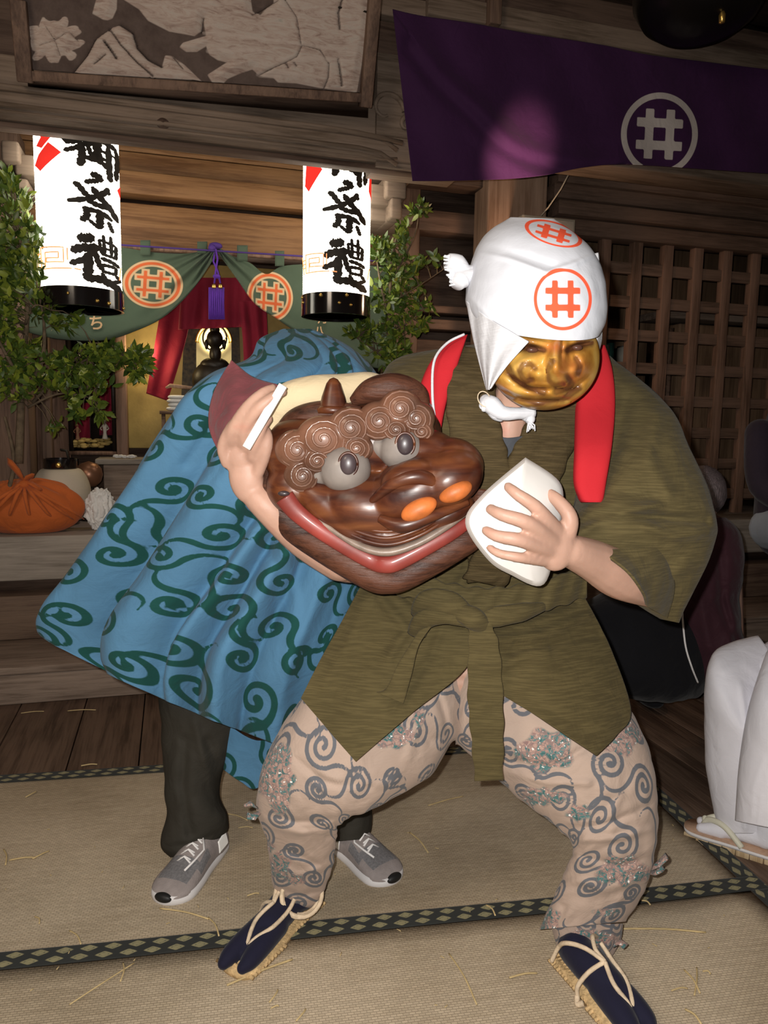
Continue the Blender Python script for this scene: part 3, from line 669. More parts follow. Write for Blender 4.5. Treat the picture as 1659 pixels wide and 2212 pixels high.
body = [(262, -60), (268, 0), (300, 20), (320, 45), (365, 68), (420, 78), (436, 66), (440, 40), (445, 78), (395, 93), (388, 102), (402, 112), (425, 112), (445, 100), (452, 118), (470, 130), (490, 135), (470, 148), (448, 162), (458, 178), (478, 185), (492, 170), (520, 158), (545, 150), (562, 165), (590, 168), (600, 178), (640, 180), (690, 190), (770, 200), (795, 60), (800, -60), (600, -60), (590, 5), (562, 34), (545, 25), (540, -10), (530, -60)]
paw = [(205, -60), (208, 0), (200, 30), (212, 36), (222, 42), (232, 44), (243, 40), (252, 20), (255, -60)]
ink = np.minimum.reduce([polyd(P, peony), polyd(P, rock), polyd(P, body), polyd(P, paw)])/100
lines = [([(600, -20), (640, 40), (650, 100)], 1.5), ([(560, 162), (610, 140), (640, 125), (652, 100)], 1.8), ([(652, 100), (690, 110), (710, 140), (708, 170), (700, 190)], 1.8), ([(100, 60), (120, 90), (90, 100)], 1), ([(120, 90), (150, 70), (170, 90)], 1), ([(120, 90), (130, 120)], 1), ([(236, 62), (262, 100), (300, 140), (330, 165)], 3), ([(225, 90), (240, 110), (252, 128)], 4), ([(205, 140), (228, 120)], 3), ([(375, 125), (395, 150)], 2), ([(440, 40), (436, 70)], 2.5), ([(545, 34), (600, 3)], 2), ([(618, 140), (622, 148)], 2), ([(635, 137), (640, 145)], 2), ([(730, 130), (738, 185)], 3), ([(740, -5), (730, 30), (733, 65)], 3), ([(262, 55), (288, 72), (298, 105), (322, 130), (350, 145)], 4), ([(160, 157), (190, 120), (208, 85), (240, 62)], 2)]
line = smin_strokes(P, lines, 100)/100
core = smin_strokes(P, [([(440, 72), (520, 80), (600, 92), (700, 105), (770, 118)], 1.5), ([(180, 158), (300, 172), (450, 190)], 5), ([(600, 130), (680, 128), (760, 135)], 3), ([(560, 160), (640, 165)], 5), ([(450, 110), (560, 112)], 3)], 100)/100
relief = np.clip(-ink*6, 0, 1)
for i in range(len(mb.v)):
    x, y, z = mb.v[i]; mb.v[i] = (x, y-0.012*relief[i]+0.006*max(0, 1-line[i]*60), z)
mb.build('painted_panel', M['paint'], pt, attrs={'ink': ink, 'line': line, 'core': core}, solid=0.01)
def bar(q, wd_, th, name='frame_rail', e=0.02):
    a, b_ = PP(*q[0], e), PP(*q[1], e); MB().obox(a, b_, wd_, th, up=(0, -1, -lean)).build(name, M['darkv'], pt, bevel=0.004)
bar(((40, 0), (56, 178)), 0.055, 0.06); bar(((8, -120), (40, 0)), 0.055, 0.06)
bar(((814, -70), (788, 232)), 0.05, 0.06)
bar(((58, 163), (790, 212)), 0.035, 0.05); bar(((20, -80), (815, -80)), 0.05, 0.05)
a, b_ = PP(590, -6, 0.012), PP(800, 27, 0.012); MB().obox(a, b_, 0.006, 0.006).build('split_line', M['ink'], pt)
a, b_ = PW(62, 182, 0.06), PW(800, 250, 0.06)
MB().add([PW(60, 166, .0), PW(795, 215, .0), PW(795, 250, .13), PW(60, 182, .13)], [(0, 1, 2, 3)]).build('lower_board', M['dark'], pt, solid=0.02)
# ------------------------------------------------------------- green stage curtain
M['green'] = mat_pattern('green_curtain_cloth', (0.075, 0.105, 0.072), (0.62, 0.13, 0.045), soft=0.0015, wr=0.2)
nt = M['green'].node_tree; 
M['gold'] = mat_plain('gold_dye', (0.62, 0.40, 0.22), 0.8)
WC = 0.97
rod = MB().tube([PW(-60, 512, WC), PW(850, 572, WC)], 0.011, 10)
tag(rod.build('curtain_rod', M['lat'], frame='W'), 'thin wooden rod under the frieze carrying the green curtain', 'rod')
tag(MB().tube([PW(x, 517+0.062*x-4, WC-0.085+0.003*math.sin(x*.3)) for x in range(240, 860, 10)], 0.005, 6).build('purple_rope', mat_plain('purple_cord', (0.06, 0.03, 0.16), .8), frame='W'), 'thin twisted purple rope strung along the curtain rod', 'rope')
def curtain(label, top, bot, cr_c, cr_r, cx_g, txt, loops, sgn):
    t = thing('stage_curtain', label, 'curtain', 'W')
    T = cr(top, 200); B = cr(bot, 200); Pp = []; UV = []
    g = np.array(cx_g, float)
    def fn(a, b):
        i = min(a, .9999)*199; k = int(i); f_ = i-k
        p0 = T[k]*(1-f_)+T[k+1]*f_; p1 = B[k]*(1-f_)+B[k+1]*f_; p = p0+(p1-p0)*b; Pp.append((p[0], p[1]))
        ang_ = math.atan2(p[1]-g[1], p[0]-g[0]); rr_ = math.hypot(*(p-g))
        amp = math.exp(-rr_/120)*0.03+0.008*math.exp(-((b-0.92)/0.12)**2)
        w = WC-0.015-amp*(0.5+0.5*math.sin(ang_*26+1.3))-0.025*math.exp(-((b-0.95)/0.08)**2)*min(1, rr_/80)-0.01*math.sin(p[0]*.04)*b
        w -= 0.012*math.exp(-((ang_*sgn-(2.45 if sgn > 0 else -0.65))/0.1)**2)
        return PW(p[0], p[1], w)
    mb = MB().grid(fn, 200, 90); P = np.array(Pp)
    Q = (P-np.array(cr_c))/np.array(cr_r); rr_ = 0.08*sgn
    Q = np.stack([Q[:, 0]+Q[:, 1]*0.05, Q[:, 1]-Q[:, 0]*0.10*1], 1)
    c0 = crest(Q, 1.0, 0.10, 0.10)*0.15
    mb.build('cloth', M['green'], t, attrs={'ink': c0, 'edge': np.abs(c0)-0.006}, solid=0.002)
    for (x0, x1, y0, y1) in loops:
        MB().grid(lambda a, b: PW(x0+(x1-x0)*a, y0+(y1-y0)*b, WC-0.035-0.008*math.sin(b*3)), 4, 6).build('hanging_loop', M['green'], t, solid=0.003, attrs={'ink': [1]*35, 'edge': [1]*35})
    for (ch, px, py, s_) in txt:
        v, fc = text_mesh(ch, 100, 1.5); vv = [PW(px+x*s_, py-y*s_, WC-0.062) for x, y, z in v]
        MB().add(vv, fc).build('dyed_lettering', M['gold'], t, smooth=False, solid=0.001)
    return t
b = [n for n in nt.nodes if n.type == 'BSDF_PRINCIPLED'][0]; src = b.inputs['Base Color'].links[0].from_socket
at = N(nt, 'ShaderNodeAttribute', attribute_name='edge'); f = N(nt, 'ShaderNodeMapRange', ins={0: at.outputs['Fac'], 1: -0.002, 2: 0.002, 3: 1.0, 4: 0.0})
mx = N(nt, 'ShaderNodeMix', data_type='RGBA', ins={0: f.outputs[0], 6: src, 7: (0.6, 0.42, 0.25, 1)}); nt.links.new(mx.outputs[2], b.inputs['Base Color'])
curtain('green curtain swag with an orange crest, hanging behind the nearer lantern', [(20, 522), (120, 527), (250, 533), (330, 545), (400, 548), (440, 541), (464, 531)],
        [(60, 718), (130, 733), (225, 735), (300, 712), (360, 680), (420, 620), (470, 545)], (330, 614), (63, 50), (467, 531), [('ち', 208, 699, .36)],
        [(303, 325, 519, 552), (426, 448, 522, 548)], 1)
curtain('green curtain swag with an orange crest, hanging behind the farther lantern', [(468, 531), (500, 552), (540, 568), (575, 592), (610, 575), (680, 570), (760, 570), (860, 580)],
        [(470, 545), (510, 600), (550, 655), (600, 690), (660, 730), (720, 765), (780, 790), (860, 800)], (583, 641), (48, 52), (467, 531), [('月', 697, 690, .22), ('八', 690, 716, .22)],
        [(512, 535, 530, 564), (594, 614, 542, 575)], -1)
tag(MB().ell(PW(466, 531, WC-.05), (.035, .02, .018)).ell(PW(458, 536, WC-.07), (.02, .015, .02)).build('cord_knot', mat_plain('purple_knot', (0.07, 0.03, 0.2), .8), frame='W'), 'purple cord knot gathering the two green curtain swags', 'knot')
ts = thing('tassel', 'violet tassel with gold caps hanging from the curtain knot', 'tassel', 'W')
M['violet'] = mat_cloth('violet_silk', (0.10, 0.03, 0.32), 0.6, slub=0.0)
wt = WC-0.09
MB().tube([PW(466, 538, wt), PW(470, 560, wt), PW(466, 585, wt), PW(463, 612, wt)], .005, 8).tube([PW(464, 545, wt+.01), PW(461, 565, wt), PW(470, 585, wt), PW(476, 612, wt)], .005, 8).ell(PW(468, 597, wt), (.02, .012, .012)).build('cord', M['violet'], ts)
for i in (0, 1):
    p = PW(462+14*i, 618, wt); MB().lathe([(.001, .012), (.010, .008), (.012, -.008), (.010, -.012)], p, 12).build('gold_cap', M['brass'], ts)
mb = MB(); 
for i in range(22):
    x = 452+1.5*i; mb.tube([PW(x, 621, wt+.004*(i % 2)), PW(x-0.5, 655, wt-.004*(i % 3)), PW(x-0.3+math.sin(i), 690, wt)], .0036, 6)
mb.build('fringe', M['violet'], ts)
# ------------------------------------------------------------- altar
M['goldwall'] = mat_plain('gold_leaf_panel', (0.42, 0.30, 0.10), 0.5, 0.35, 5, bs=0.2)
M['redc'] = mat_cloth('dark_red_cloth', (0.22, 0.012, 0.03), 0.7, slub=0)
M['bronze'] = mat_plain('dark_bronze', (0.018, 0.013, 0.009), 0.45, 0.2, spec=0.4, metal=0.3)
M['black'] = mat_plain('black_wood', (0.018, 0.013, 0.010), 0.4, 0.3, 12)
wa = 1.5
tag(MB().box(WU(272, 800, wa), WU(640, 800, wa), wa, wa+.04, WZ(300, 968, wa), WZ(300, 560, wa)).build('gold_screen', M['goldwall'], frame='W', bevel=.004), 'faded gold folding screen panel standing behind the altar statue', 'screen')
def drape(name, label, pts_l, pts_r, w, nf=5, amp=.02, mat='redc', pnt=None):
    L = cr(pts_l, 40); R_ = cr(pts_r, 40)
    def fn(a, b):
        i = min(b, .9999)*39; k = int(i); f_ = i-k; p0 = L[k]*(1-f_)+L[k+1]*f_; p1 = R_[k]*(1-f_)+R_[k+1]*f_; p = p0+(p1-p0)*a
        return PW(p[0], p[1], w-amp*math.sin(a*nf*math.pi*2)*(0.4+.6*b)-amp*.4*math.sin(b*5+a*4))
    return tag(MB().grid(fn, 60, 40).build(name, M[mat], frame='W', solid=.003), label, 'cloth')
drape('red_drape', 'dark red cloth hanging slanted beside the gold panel, before the statue', [(352, 640), (335, 740), (316, 850)], [(420, 640), (400, 740), (362, 866)], 1.3, 1.5, .012)
drape('red_drape', 'dark red valance cloth hanging behind the violet tassel above the statue', [(395, 600), (390, 650), (385, 712)], [(560, 600), (560, 650), (560, 705)], 1.15, 4, .02)
drape('red_drape', 'dark red cloth hanging beside the dark statue backboard, behind the blue cape', [(515, 650), (525, 740), (530, 900)], [(575, 650), (580, 760), (590, 900)], 1.13, 2, .02)
st = thing('seated_statue', 'dark seated temple statue with a round gold halo plate on the altar', 'statue', 'W')
wS = 1.3
def ew(x0, x1, y): return abs(WU(x1, y, wS)-WU(x0, y, wS))/2
mb = MB(); hc = PW(464, 733, wS)
mb.ell(hc, (ew(447, 483, 733), .055, ew(447, 483, 733)*1.15)); mb.ell(PW(464, 712, wS), (ew(453, 475, 712), .04, .028))
for s_ in (446, 484): mb.ell(PW(s_, 744, wS), (.012, .015, .03))
mb.ell(PW(464, 822, wS), (ew(414, 512, 822), .09, ew(414, 512, 822)*.92)); mb.ell(PW(464, 790, wS), (ew(432, 496, 790), .07, .05)); mb.ell(PW(465, 765, wS), (ew(452, 478, 760), .05, .06))
mb.ell(PW(462, 862, wS), (ew(395, 530, 860), .11, .065)); mb.ell(PW(462, 838, wS-.06), (ew(440, 485, 838), .05, .03))
mb.build('figure_body', M['bronze'], st)
mb = MB().prism([(500, 800)]+[(462+38*math.cos(a), 740-42*math.sin(a)) for a in np.linspace(0, math.pi, 24)]+[(424, 800)], 1.40, 1.42, lambda x, y, d: PW(x, y, d))
M['halo'] = mat_plain('halo_gold', (0.80, 0.72, 0.42), 0.5, 0.1); mb.build('halo_plate', M['halo'], st, smooth=False)
MB().tube([PW(464+25*math.cos(a), 730-27*math.sin(a), 1.385) for a in np.linspace(0, 6.283, 40)], .007, 8).build('halo_ring', M['black'], st)
MB().tube([PW(462+38*math.cos(a), 740-42*math.sin(a), 1.385) for a in np.linspace(0.0, 3.14, 30)], .008, 8).tube([PW(462+33*math.cos(a), 741-37*math.sin(a), 1.385) for a in np.linspace(0.0, 3.14, 30)], .003, 8).build('halo_rim', M['brass'], st)
MB().prism([(398, 700), (516, 694), (524, 900), (390, 900)], 1.43, 1.46, lambda x, y, d: PW(x, y, d)).build('backboard', mat_plain('gilded_dark_board', (0.05, 0.034, 0.012), 0.5, 0.8, 40), st, smooth=False)
a_ = PW(462, 890, 1.3); MB().box(a_.x-.12, a_.x+.24, 1.30, 1.46, ZL, a_.z+.01).build('pedestal', M['black'], st, bevel=.008)
lamp('halo_fill', 'POINT', WMAT @ (PW(464, 735, 1.362)), 5.0, (1, 0.8, 0.45), 0.03)  # unseen point light added behind the statue to brighten the halo plate
lamp('altar_point_side', 'POINT', WMAT @ PW(310, 760, 1.25), 3.0, (1, 0.78, 0.42), 0.05)  # unseen warm point light beside the gold panel
# little niche with figurines
nc = thing('small_shrine_niche', 'small dark shrine niche with red lining and gold base, left of the gold panel', 'shrine', 'W')
wn = 1.3; x0, x1 = WU(145, 850, wn), WU(248, 850, wn); z0, z1 = WZ(200, 975, wn), WZ(200, 690, wn)
MB().box(x0, x1, wn+.2, wn+.22, z0, z1).box(x0, x0+.02, wn, wn+.2, z0, z1).box(x1-.02, x1, wn, wn+.2, z0, z1).box(x0, x1, wn, wn+.2, z1, z1+.02).build('niche_case', M['black'], nc)
MB().box(x0, x1, wn-.01, wn+.2, z0-.02, z0+.0).build('niche_shelf', M['lat'], nc)
for (p, q) in (((152, 870), (195, 950)), ((215, 800), (246, 940)), ((185, 815), (215, 850))):
    MB().grid(lambda a, b: PW(p[0]+(q[0]-p[0])*a, p[1]+(q[1]-p[1])*b, wn+.15-.015*math.sin(a*9+b*2)), 16, 12).build('red_lining', M['redc'], nc, solid=.003)
mb = MB()
for i in range(40): mb.ell(PW(RNG.uniform(152, 240), RNG.uniform(948, 965), wn+RNG.uniform(0.02, .1)), (.022, .015, .01), 8, 5)
mb.build('gold_leaves', M['goldwall'], nc)
def figurine(px, py, pb, label, c):
    h = WZ(px, py, wn+.05)-WZ(px, pb, wn+.05); b0 = PW(px, pb, wn+.05); mb = MB()
    t = thing('figurine', label, 'figurine', 'W'); m_ = mat_plain('figurine_paint', c, .6)
    mb.lathe([(.16*h, 0), (.13*h, .06*h), (.08*h, .3*h), (.10*h, .5*h), (.12*h, .68*h), (.05*h, .8*h)], b0, 14)
    mb.ell(b0+Vector((0, 0, .88*h)), (.075*h, .075*h, .10*h), 12, 8)
    for s in (-1, 1): mb.tube([b0+Vector((s*.11*h, 0, .68*h)), b0+Vector((s*.2*h, -.02, .52*h)), b0+Vector((s*.12*h, -.04, .45*h))], [.035*h, .03*h, .025*h], 8)
    mb.build('figurine_body', m_, t)
figurine(227, 905, 948, 'small white standing figurine on the gold leaves inside the niche', (.55, .5, .42))
figurine(168, 915, 950, 'small brown figurine half hidden by the red lining in the niche', (.25, .12, .07))
# altar table, paper strips, stand and folded cloths
wt_ = 1.05
tb = thing('altar_table', 'low grey wooden offering table under the gold panel', 'table', 'W')
zt_ = WZ(300, 992, wt_); MB().box(WU(205, 990, wt_), WU(480, 990, wt_), wt_, 1.3, zt_-.03, zt_).build('table_top', M['ledge'], tb, bevel=.004)
MB().box(WU(222, 990, wt_), WU(470, 990, wt_), wt_+.02, 1.28, ZL, zt_-.032).build('table_front', M['step'], tb, bevel=.004)
M['white'] = mat_cloth('white_cotton', (0.72, 0.71, 0.69), 0.8, 0.03)
M['wpaper'] = mat_plain('white_paper', (0.62, 0.60, 0.58), 0.7, 0.03, bs=.05)
mb = MB()
for i in range(26):
    p = PW(RNG.uniform(248, 292), 0, 1.12); c_ = PW(RNG.uniform(248, 292), 985, 1.12); c_.z = zt_+.006+RNG.uniform(0, .012)
    mb.ell(c_, (.016, .012, .006), 6, 4, rot=Matrix.Rotation(RNG.uniform(0, 3), 3, 'Z'))
tag(mb.build('paper_scraps', M['wpaper'], frame='W'), 'small heap of white paper scraps on the low grey offering table', 'paper', kind='stuff')
wf = 1.2; zz0 = WZ(380, 888, wf)
sd = thing('offering_stand', 'small dark stand beside the blue cape holding folded white cloths', 'stand', 'W')
x0, x1 = WU(345, 888, wf), WU(410, 888, wf); MB().box(x0, x1, wf-.08, wf+.1, zz0-.018, zz0).build('stand_top', M['lath'], sd)
for xx in (x0+.01, x1-.03):
    for ww in (wf-.07, wf+.07): MB().box(xx, xx+.02, ww, ww+.02, zt_+.001, zz0-.018).build('leg', M['lath'], sd)
for i in range(4):
    cxx = (WU(363, 880, wf)+WU(405, 880, wf))/2; o = MB().ell((cxx+.006*math.sin(i*2), wf, zz0+.013+.022*i), (.065-.004*i, .06, .0125), 24, 10, fn=lambda q: 1/max(abs(q.x), abs(q.y), abs(q.z))**.5)
    tag(o.build('folded_cloth', M['white'], frame='W'), 'folded white cloth on the small dark stand, %s of the pile' % ['lowest', 'second from the bottom', 'third from the bottom', 'topmost'][i], 'cloth', 'folded cloths on the stand')
sc_ = tag(MB().tube([PW(358, 838, wf), PW(368, 833, wf), PW(385, 835, wf), PW(415, 838, wf)], [.006, .012, .012, .01], 10).build('wooden_scepter', M['post'], frame='W'), 'pale wooden rod lying above the folded white cloths', 'rod')
sc_.data.materials[0] = M['post']
# plank doors behind the leaves
struct(MB().box(WU(40, 900, 1.35), WU(150, 900, 1.35), 1.35, 1.38, ZL, WZ(100, 620, 1.35)).build('door_1', M['lat'], frame='W'))
# ------------------------------------------------------------- things on the ledge
wl = 0.56
rl = thing('round_lantern', 'unlit squat white paper lantern with a black collar, on the ledge behind the orange bundle', 'lantern', 'W')
c = PW(136, 1145, wl+.27); c.z = ZL; k_ = abs(WU(205, 1060, wl+.27)-WU(75, 1060, wl+.27))/2; zT = WZ(136, 1012, wl+.27)-ZL; zC = WZ(136, 990, wl+.27)-ZL
prof = [(.55*k_, 0.01)]+[(k_*(0.60+0.40*math.sin(math.pi*t)**.6)*(1-.008*abs(math.sin(t*70))), .02+(zT-.02)*t) for t in np.linspace(0, 1, 60)]
MB().lathe([(.58*k_, 0), (.58*k_, .03), (.5*k_, .03)], c, 40).build('bottom_ring', M['lacq'], rl)
MB().lathe(prof[1:], c, 56).build('paper_body', mat_plain('cream_paper', (.55, .48, .38), .7, .04, bs=.05), rl)
MB().lathe([(.55*k_, zT-.01), (.56*k_, zT-.008), (.56*k_, zC), (.50*k_, zC), (.50*k_, zC-.02), (.001, zC-.02)], c, 48).build('collar', M['lacq'], rl, auto=40)
MB().ell(c+Vector((0, -.57*k_, (zT+zC)/2-.004)), (.013, .006, .013), 14, 8).build('gold_crest', M['brass'], rl)
MB().tube([c+Vector((.04, 0, zC-.01)), c+Vector((.03, 0, zC+.04)), c+Vector((.0, 0, zC+.045))], .006, 8).build('hook', M['ink'], rl)
M['orange'] = mat_cloth('orange_cloth', (0.50, 0.12, 0.03), .75, .12, slub=0, wr=.5)
bd = thing('cloth_bundle', 'orange wrapping-cloth bundle with knotted ears on the ledge', 'bundle', 'W')
c = PW(72, 1160, wl); c.z = ZL; kx = abs(WU(182, 1100, wl)-WU(-60, 1100, wl))/2; c.x = (WU(182, 1100, wl)+WU(-60, 1100, wl))/2; H = WZ(60, 1036, wl)-ZL
kn = Vector((WU(62, 1060, wl)-c.x, -.06, H*.98))
def bf(q):
    a = math.atan2(q.z-.55, q.x+.0); f_ = 1+0.05*math.sin(9*math.atan2(q.y+.2, q.x+.15)+3*q.z)*max(0, q.z+.4)+.03*noise.noise(q*3)
    return f_
mb = MB().ell(c+Vector((0, 0, H*.46)), (kx, .13, H*.54), 80, 44, fn=bf)
mb.v = [(x, y, max(z, ZL+.002)) for x, y, z in mb.v]
mb.build('wrapped_body', M['orange'], bd)
mb = MB(); K = c+kn
mb.ell(K+Vector((0, -.03, -.01)), (.03, .03, .024), 20, 12)
for (dx, dz, r, l) in ((-.055, .09, .026, 1), (.035, .03, .018, 1), (.06, -.03, .02, 1), (-.05, -.04, .018, 1)):
    mb.tube([K+Vector((0, -.03, 0)), K+Vector((dx*.5, -.045, dz*.5+.01)), K+Vector((dx, -.04, dz)), K+Vector((dx*1.25, -.03, dz*1.25))], [.012, r, r*1.1, .003], 12, flat=.5)
mb.build('knot', M['orange'], bd)
mb = MB()
for t in np.linspace(-1.1, 1.3, 7):
    mb.tube([K+Vector((0, -.035, -.01)), K+Vector((math.sin(t)*.08, -.085, -.05)), K+Vector((math.sin(t)*.20, -.075, -.12-.02*math.cos(t))), K+Vector((math.sin(t)*.26, -.02, -.18))], [.006, .010, .008, .002], 8)
mb.build('fold_ridge', M['orange'], bd)
cp = thing('crumpled_cloth', 'crumpled white cloth heap on the ledge beside the orange bundle', 'cloth', 'W')
c = PW(218, 1155, .6); c.z = ZL; kx = abs(WU(250, 1100, .6)-WU(186, 1100, .6))/2; H = WZ(218, 1055, .6)-ZL
mb = MB().ell(c+Vector((0, 0, H*.48)), (kx*1.05, .07, H*.52), 90, 60, fn=lambda q: 1+.28*abs(noise.noise(q*2.2))+.16*abs(noise.noise(q*5))-.12)
mb.v = [(x, y, max(z, ZL+.002)) for x, y, z in mb.v]; mb.build('cloth_heap', M['white'], cp, smooth=True, auto=25)
gg = thing('copper_gong', 'copper-brown round bowl gong behind the squat white lantern', 'gong', 'W')
c = PW(192, 1025, .95); r_ = abs(WU(227, 1025, .95)-WU(165, 1025, .95))/2
M['copper'] = mat_plain('aged_copper', (0.25, 0.12, 0.07), .35, .2, metal=.5)
MB().lathe([(.001, -r_), (r_*.5, -r_*.88), (r_*.85, -r_*.5), (r_, 0), (r_*.9, r_*.45), (r_*.6, r_*.8), (.001, r_)], c, 36).build('gong_bowl', M['copper'], gg)
MB().lathe([(r_*.7, ZL-c.z), (r_*.8, ZL-c.z+.03), (r_*.5, -r_*.8), (r_*.3, -r_*.8)], c, 24).build('gong_cushion', M['black'], gg)
# ------------------------------------------------------------- evergreen branches
def mat_leaf():
    m, nt, b = newmat('leaf_green'); setb(b, .38, spec=.5)
    g = N(nt, 'ShaderNodeNewGeometry'); col = ramp(nt, g.outputs['Random Per Island'], [(0, (.035, .07, .012)), (.5, (.08, .13, .02)), (1, (.22, .27, .03))])
    nt.links.new(col, b.inputs['Base Color']); return m
M['leaf'] = mat_leaf(); M['bark'] = mat_plain('bark', (.13, .095, .06), .85, .4, 30, bs=.5)
def branchy(name, label, stems, clusters, leaf, seed):
    rg = np.random.RandomState(seed); t = thing(name, label, 'branch', 'W'); mb = MB(); tw = []
    for (pts, r0, r1) in stems:
        q = cr([list(PW(*p)) for p in pts], 14); mb.tube([tuple(x) for x in q], list(np.linspace(r0, r1, 14)), 7); tw.append(q)
    allp = np.vstack(tw); lf = MB()
    for (cx_, cy_, rx, ry, n, w0, w1) in clusters:
        for _ in range(n):
            a = rg.uniform(0, 6.283); r = math.sqrt(rg.uniform(0, 1)); w = rg.uniform(w0, w1)
            p = PW(cx_+rx*r*math.cos(a), cy_+ry*r*math.sin(a), w); p = Vector(p)
            j = np.hypot(*(allp-np.array(p)).T[:2]).argmin() if False else ((allp-np.array(p))**2).sum(1).argmin()
            s = Vector(allp[j]); d = p-s
            if d.length > .02 and rg.uniform() < .55: mb.tube([s, s+d*.5+Vector((0, 0, .012)), p], [.0035, .0025, .0012], 4, cap=False)
            base = d.normalized() if d.length > 1e-4 else Vector((0, 0, 1))
            for k in range(rg.randint(3, 6)):
                dr = (base*.7+Vector(rg.uniform(-1, 1, 3))+Vector((0, 0, .35))).normalized(); sd_ = dr.cross(Vector(rg.uniform(-1, 1, 3))).normalized(); up_ = sd_.cross(dr)
                L = leaf*rg.uniform(.7, 1.25); W_ = L*.21; q0 = p+Vector(rg.uniform(-.008, .008, 3))
                v = [q0, q0+dr*L*.3+sd_*W_+up_*L*.05, q0+dr*L*.65+sd_*W_*.9+up_*L*.04, q0+dr*L-up_*L*.05, q0+dr*L*.65-sd_*W_*.9+up_*L*.04, q0+dr*L*.3-sd_*W_+up_*L*.05, q0+dr*L*.35, q0+dr*L*.68]
                lf.add(v, [(0, 1, 6), (1, 2, 7, 6), (2, 3, 7), (0, 6, 5), (6, 7, 4, 5), (7, 3, 4)])
    mb.build('stems', M['bark'], t); lf.build('foliage', M['leaf'], t)
    return t
branchy('evergreen_branch', 'leafy evergreen branch tied to the post beside the nearer lantern', [
    ([(40, 1000, .5), (45, 880, .5), (50, 780, .45), (60, 650, .42), (40, 500, .42)], .02, .005), ([(50, 850, .5), (90, 780, .4), (95, 700, .4), (85, 640, .35)], .012, .004),
    ([(48, 830, .45), (10, 760, .4), (-20, 700, .4)], .01, .004), ([(70, 870, .5), (130, 810, .45), (200, 770, .4), (250, 755, .38), (290, 780, .36)], .008, .002), ([(160, 780, .4), (190, 745, .4), (240, 745, .38), (275, 775, .36)], .004, .002),
    ([(55, 700, .42), (75, 660, .35), (110, 670, .34)], .006, .002), ([(60, 880, .45), (130, 850, .4), (200, 860, .4)], .007, .002), ([(5, 1100, .5), (30, 1000, .5), (10, 900, .5)], .012, .006)],
    [(25, 440, 40, 50, 60, .35, .5), (45, 530, 50, 60, 130, .33, .5), (40, 610, 50, 50, 120, .3, .5), (90, 660, 30, 25, 14, .3, .45), (15, 700, 40, 50, 50, .35, .5), (60, 780, 60, 40, 50, .35, .5),
     (180, 780, 60, 30, 70, .33, .48), (240, 770, 40, 22, 45, .34, .4), (298, 785, 20, 28, 45, .33, .4), (170, 830, 70, 30, 60, .35, .45), (40, 830, 60, 40, 50, .35, .5), (190, 880, 40, 25, 22, .35, .42), (140, 690, 40, 20, 16, .36, .45), (20, 390, 30, 20, 8, .4, .5), (120, 915, 15, 15, 5, .4, .5)], .05, 3)
branchy('evergreen_branch', 'leafy evergreen branch between the farther lantern and the dark bay', [
    ([(850, 820, .6), (840, 720, .55), (842, 640, .5), (850, 540, .5), (870, 480, .5)], .014, .004), ([(843, 700, .55), (820, 600, .5), (812, 530, .5)], .008, .003), ([(846, 720, .55), (890, 690, .45), (930, 655, .42)], .006, .002),
    ([(850, 600, .5), (895, 510, .45), (905, 450, .42)], .006, .002), ([(838, 780, .6), (800, 750, .55), (770, 730, .5)], .007, .002), ([(850, 650, .5), (900, 620, .45), (975, 570, .42)], .004, .0015)],
    [(905, 455, 18, 14, 16, .4, .5), (870, 510, 14, 30, 24, .4, .55), (822, 540, 22, 25, 40, .4, .5), (865, 580, 40, 30, 60, .4, .6), (840, 640, 45, 40, 70, .42, .65), (890, 640, 30, 35, 30, .4, .6), (870, 700, 50, 30, 60, .4, .6), (830, 740, 50, 40, 70, .4, .65), (780, 720, 30, 25, 25, .45, .55), (850, 790, 35, 25, 40, .45, .6), (930, 570, 25, 15, 8, .4, .45), (925, 660, 12, 10, 6, .4, .45)], .045, 9)
lamp('banner_floodlight', 'SPOT', WMAT @ PW(1170, 640, -0.95), 210, (1, 0.62, 0.5), 0.02, WMAT @ PW(1118, 342, -0.1), 19, 1.0)
lamp('hall_bulb', 'POINT', WMAT @ PW(1130, 620, 0.30), 7, (1, 0.62, 0.38), 0.04)
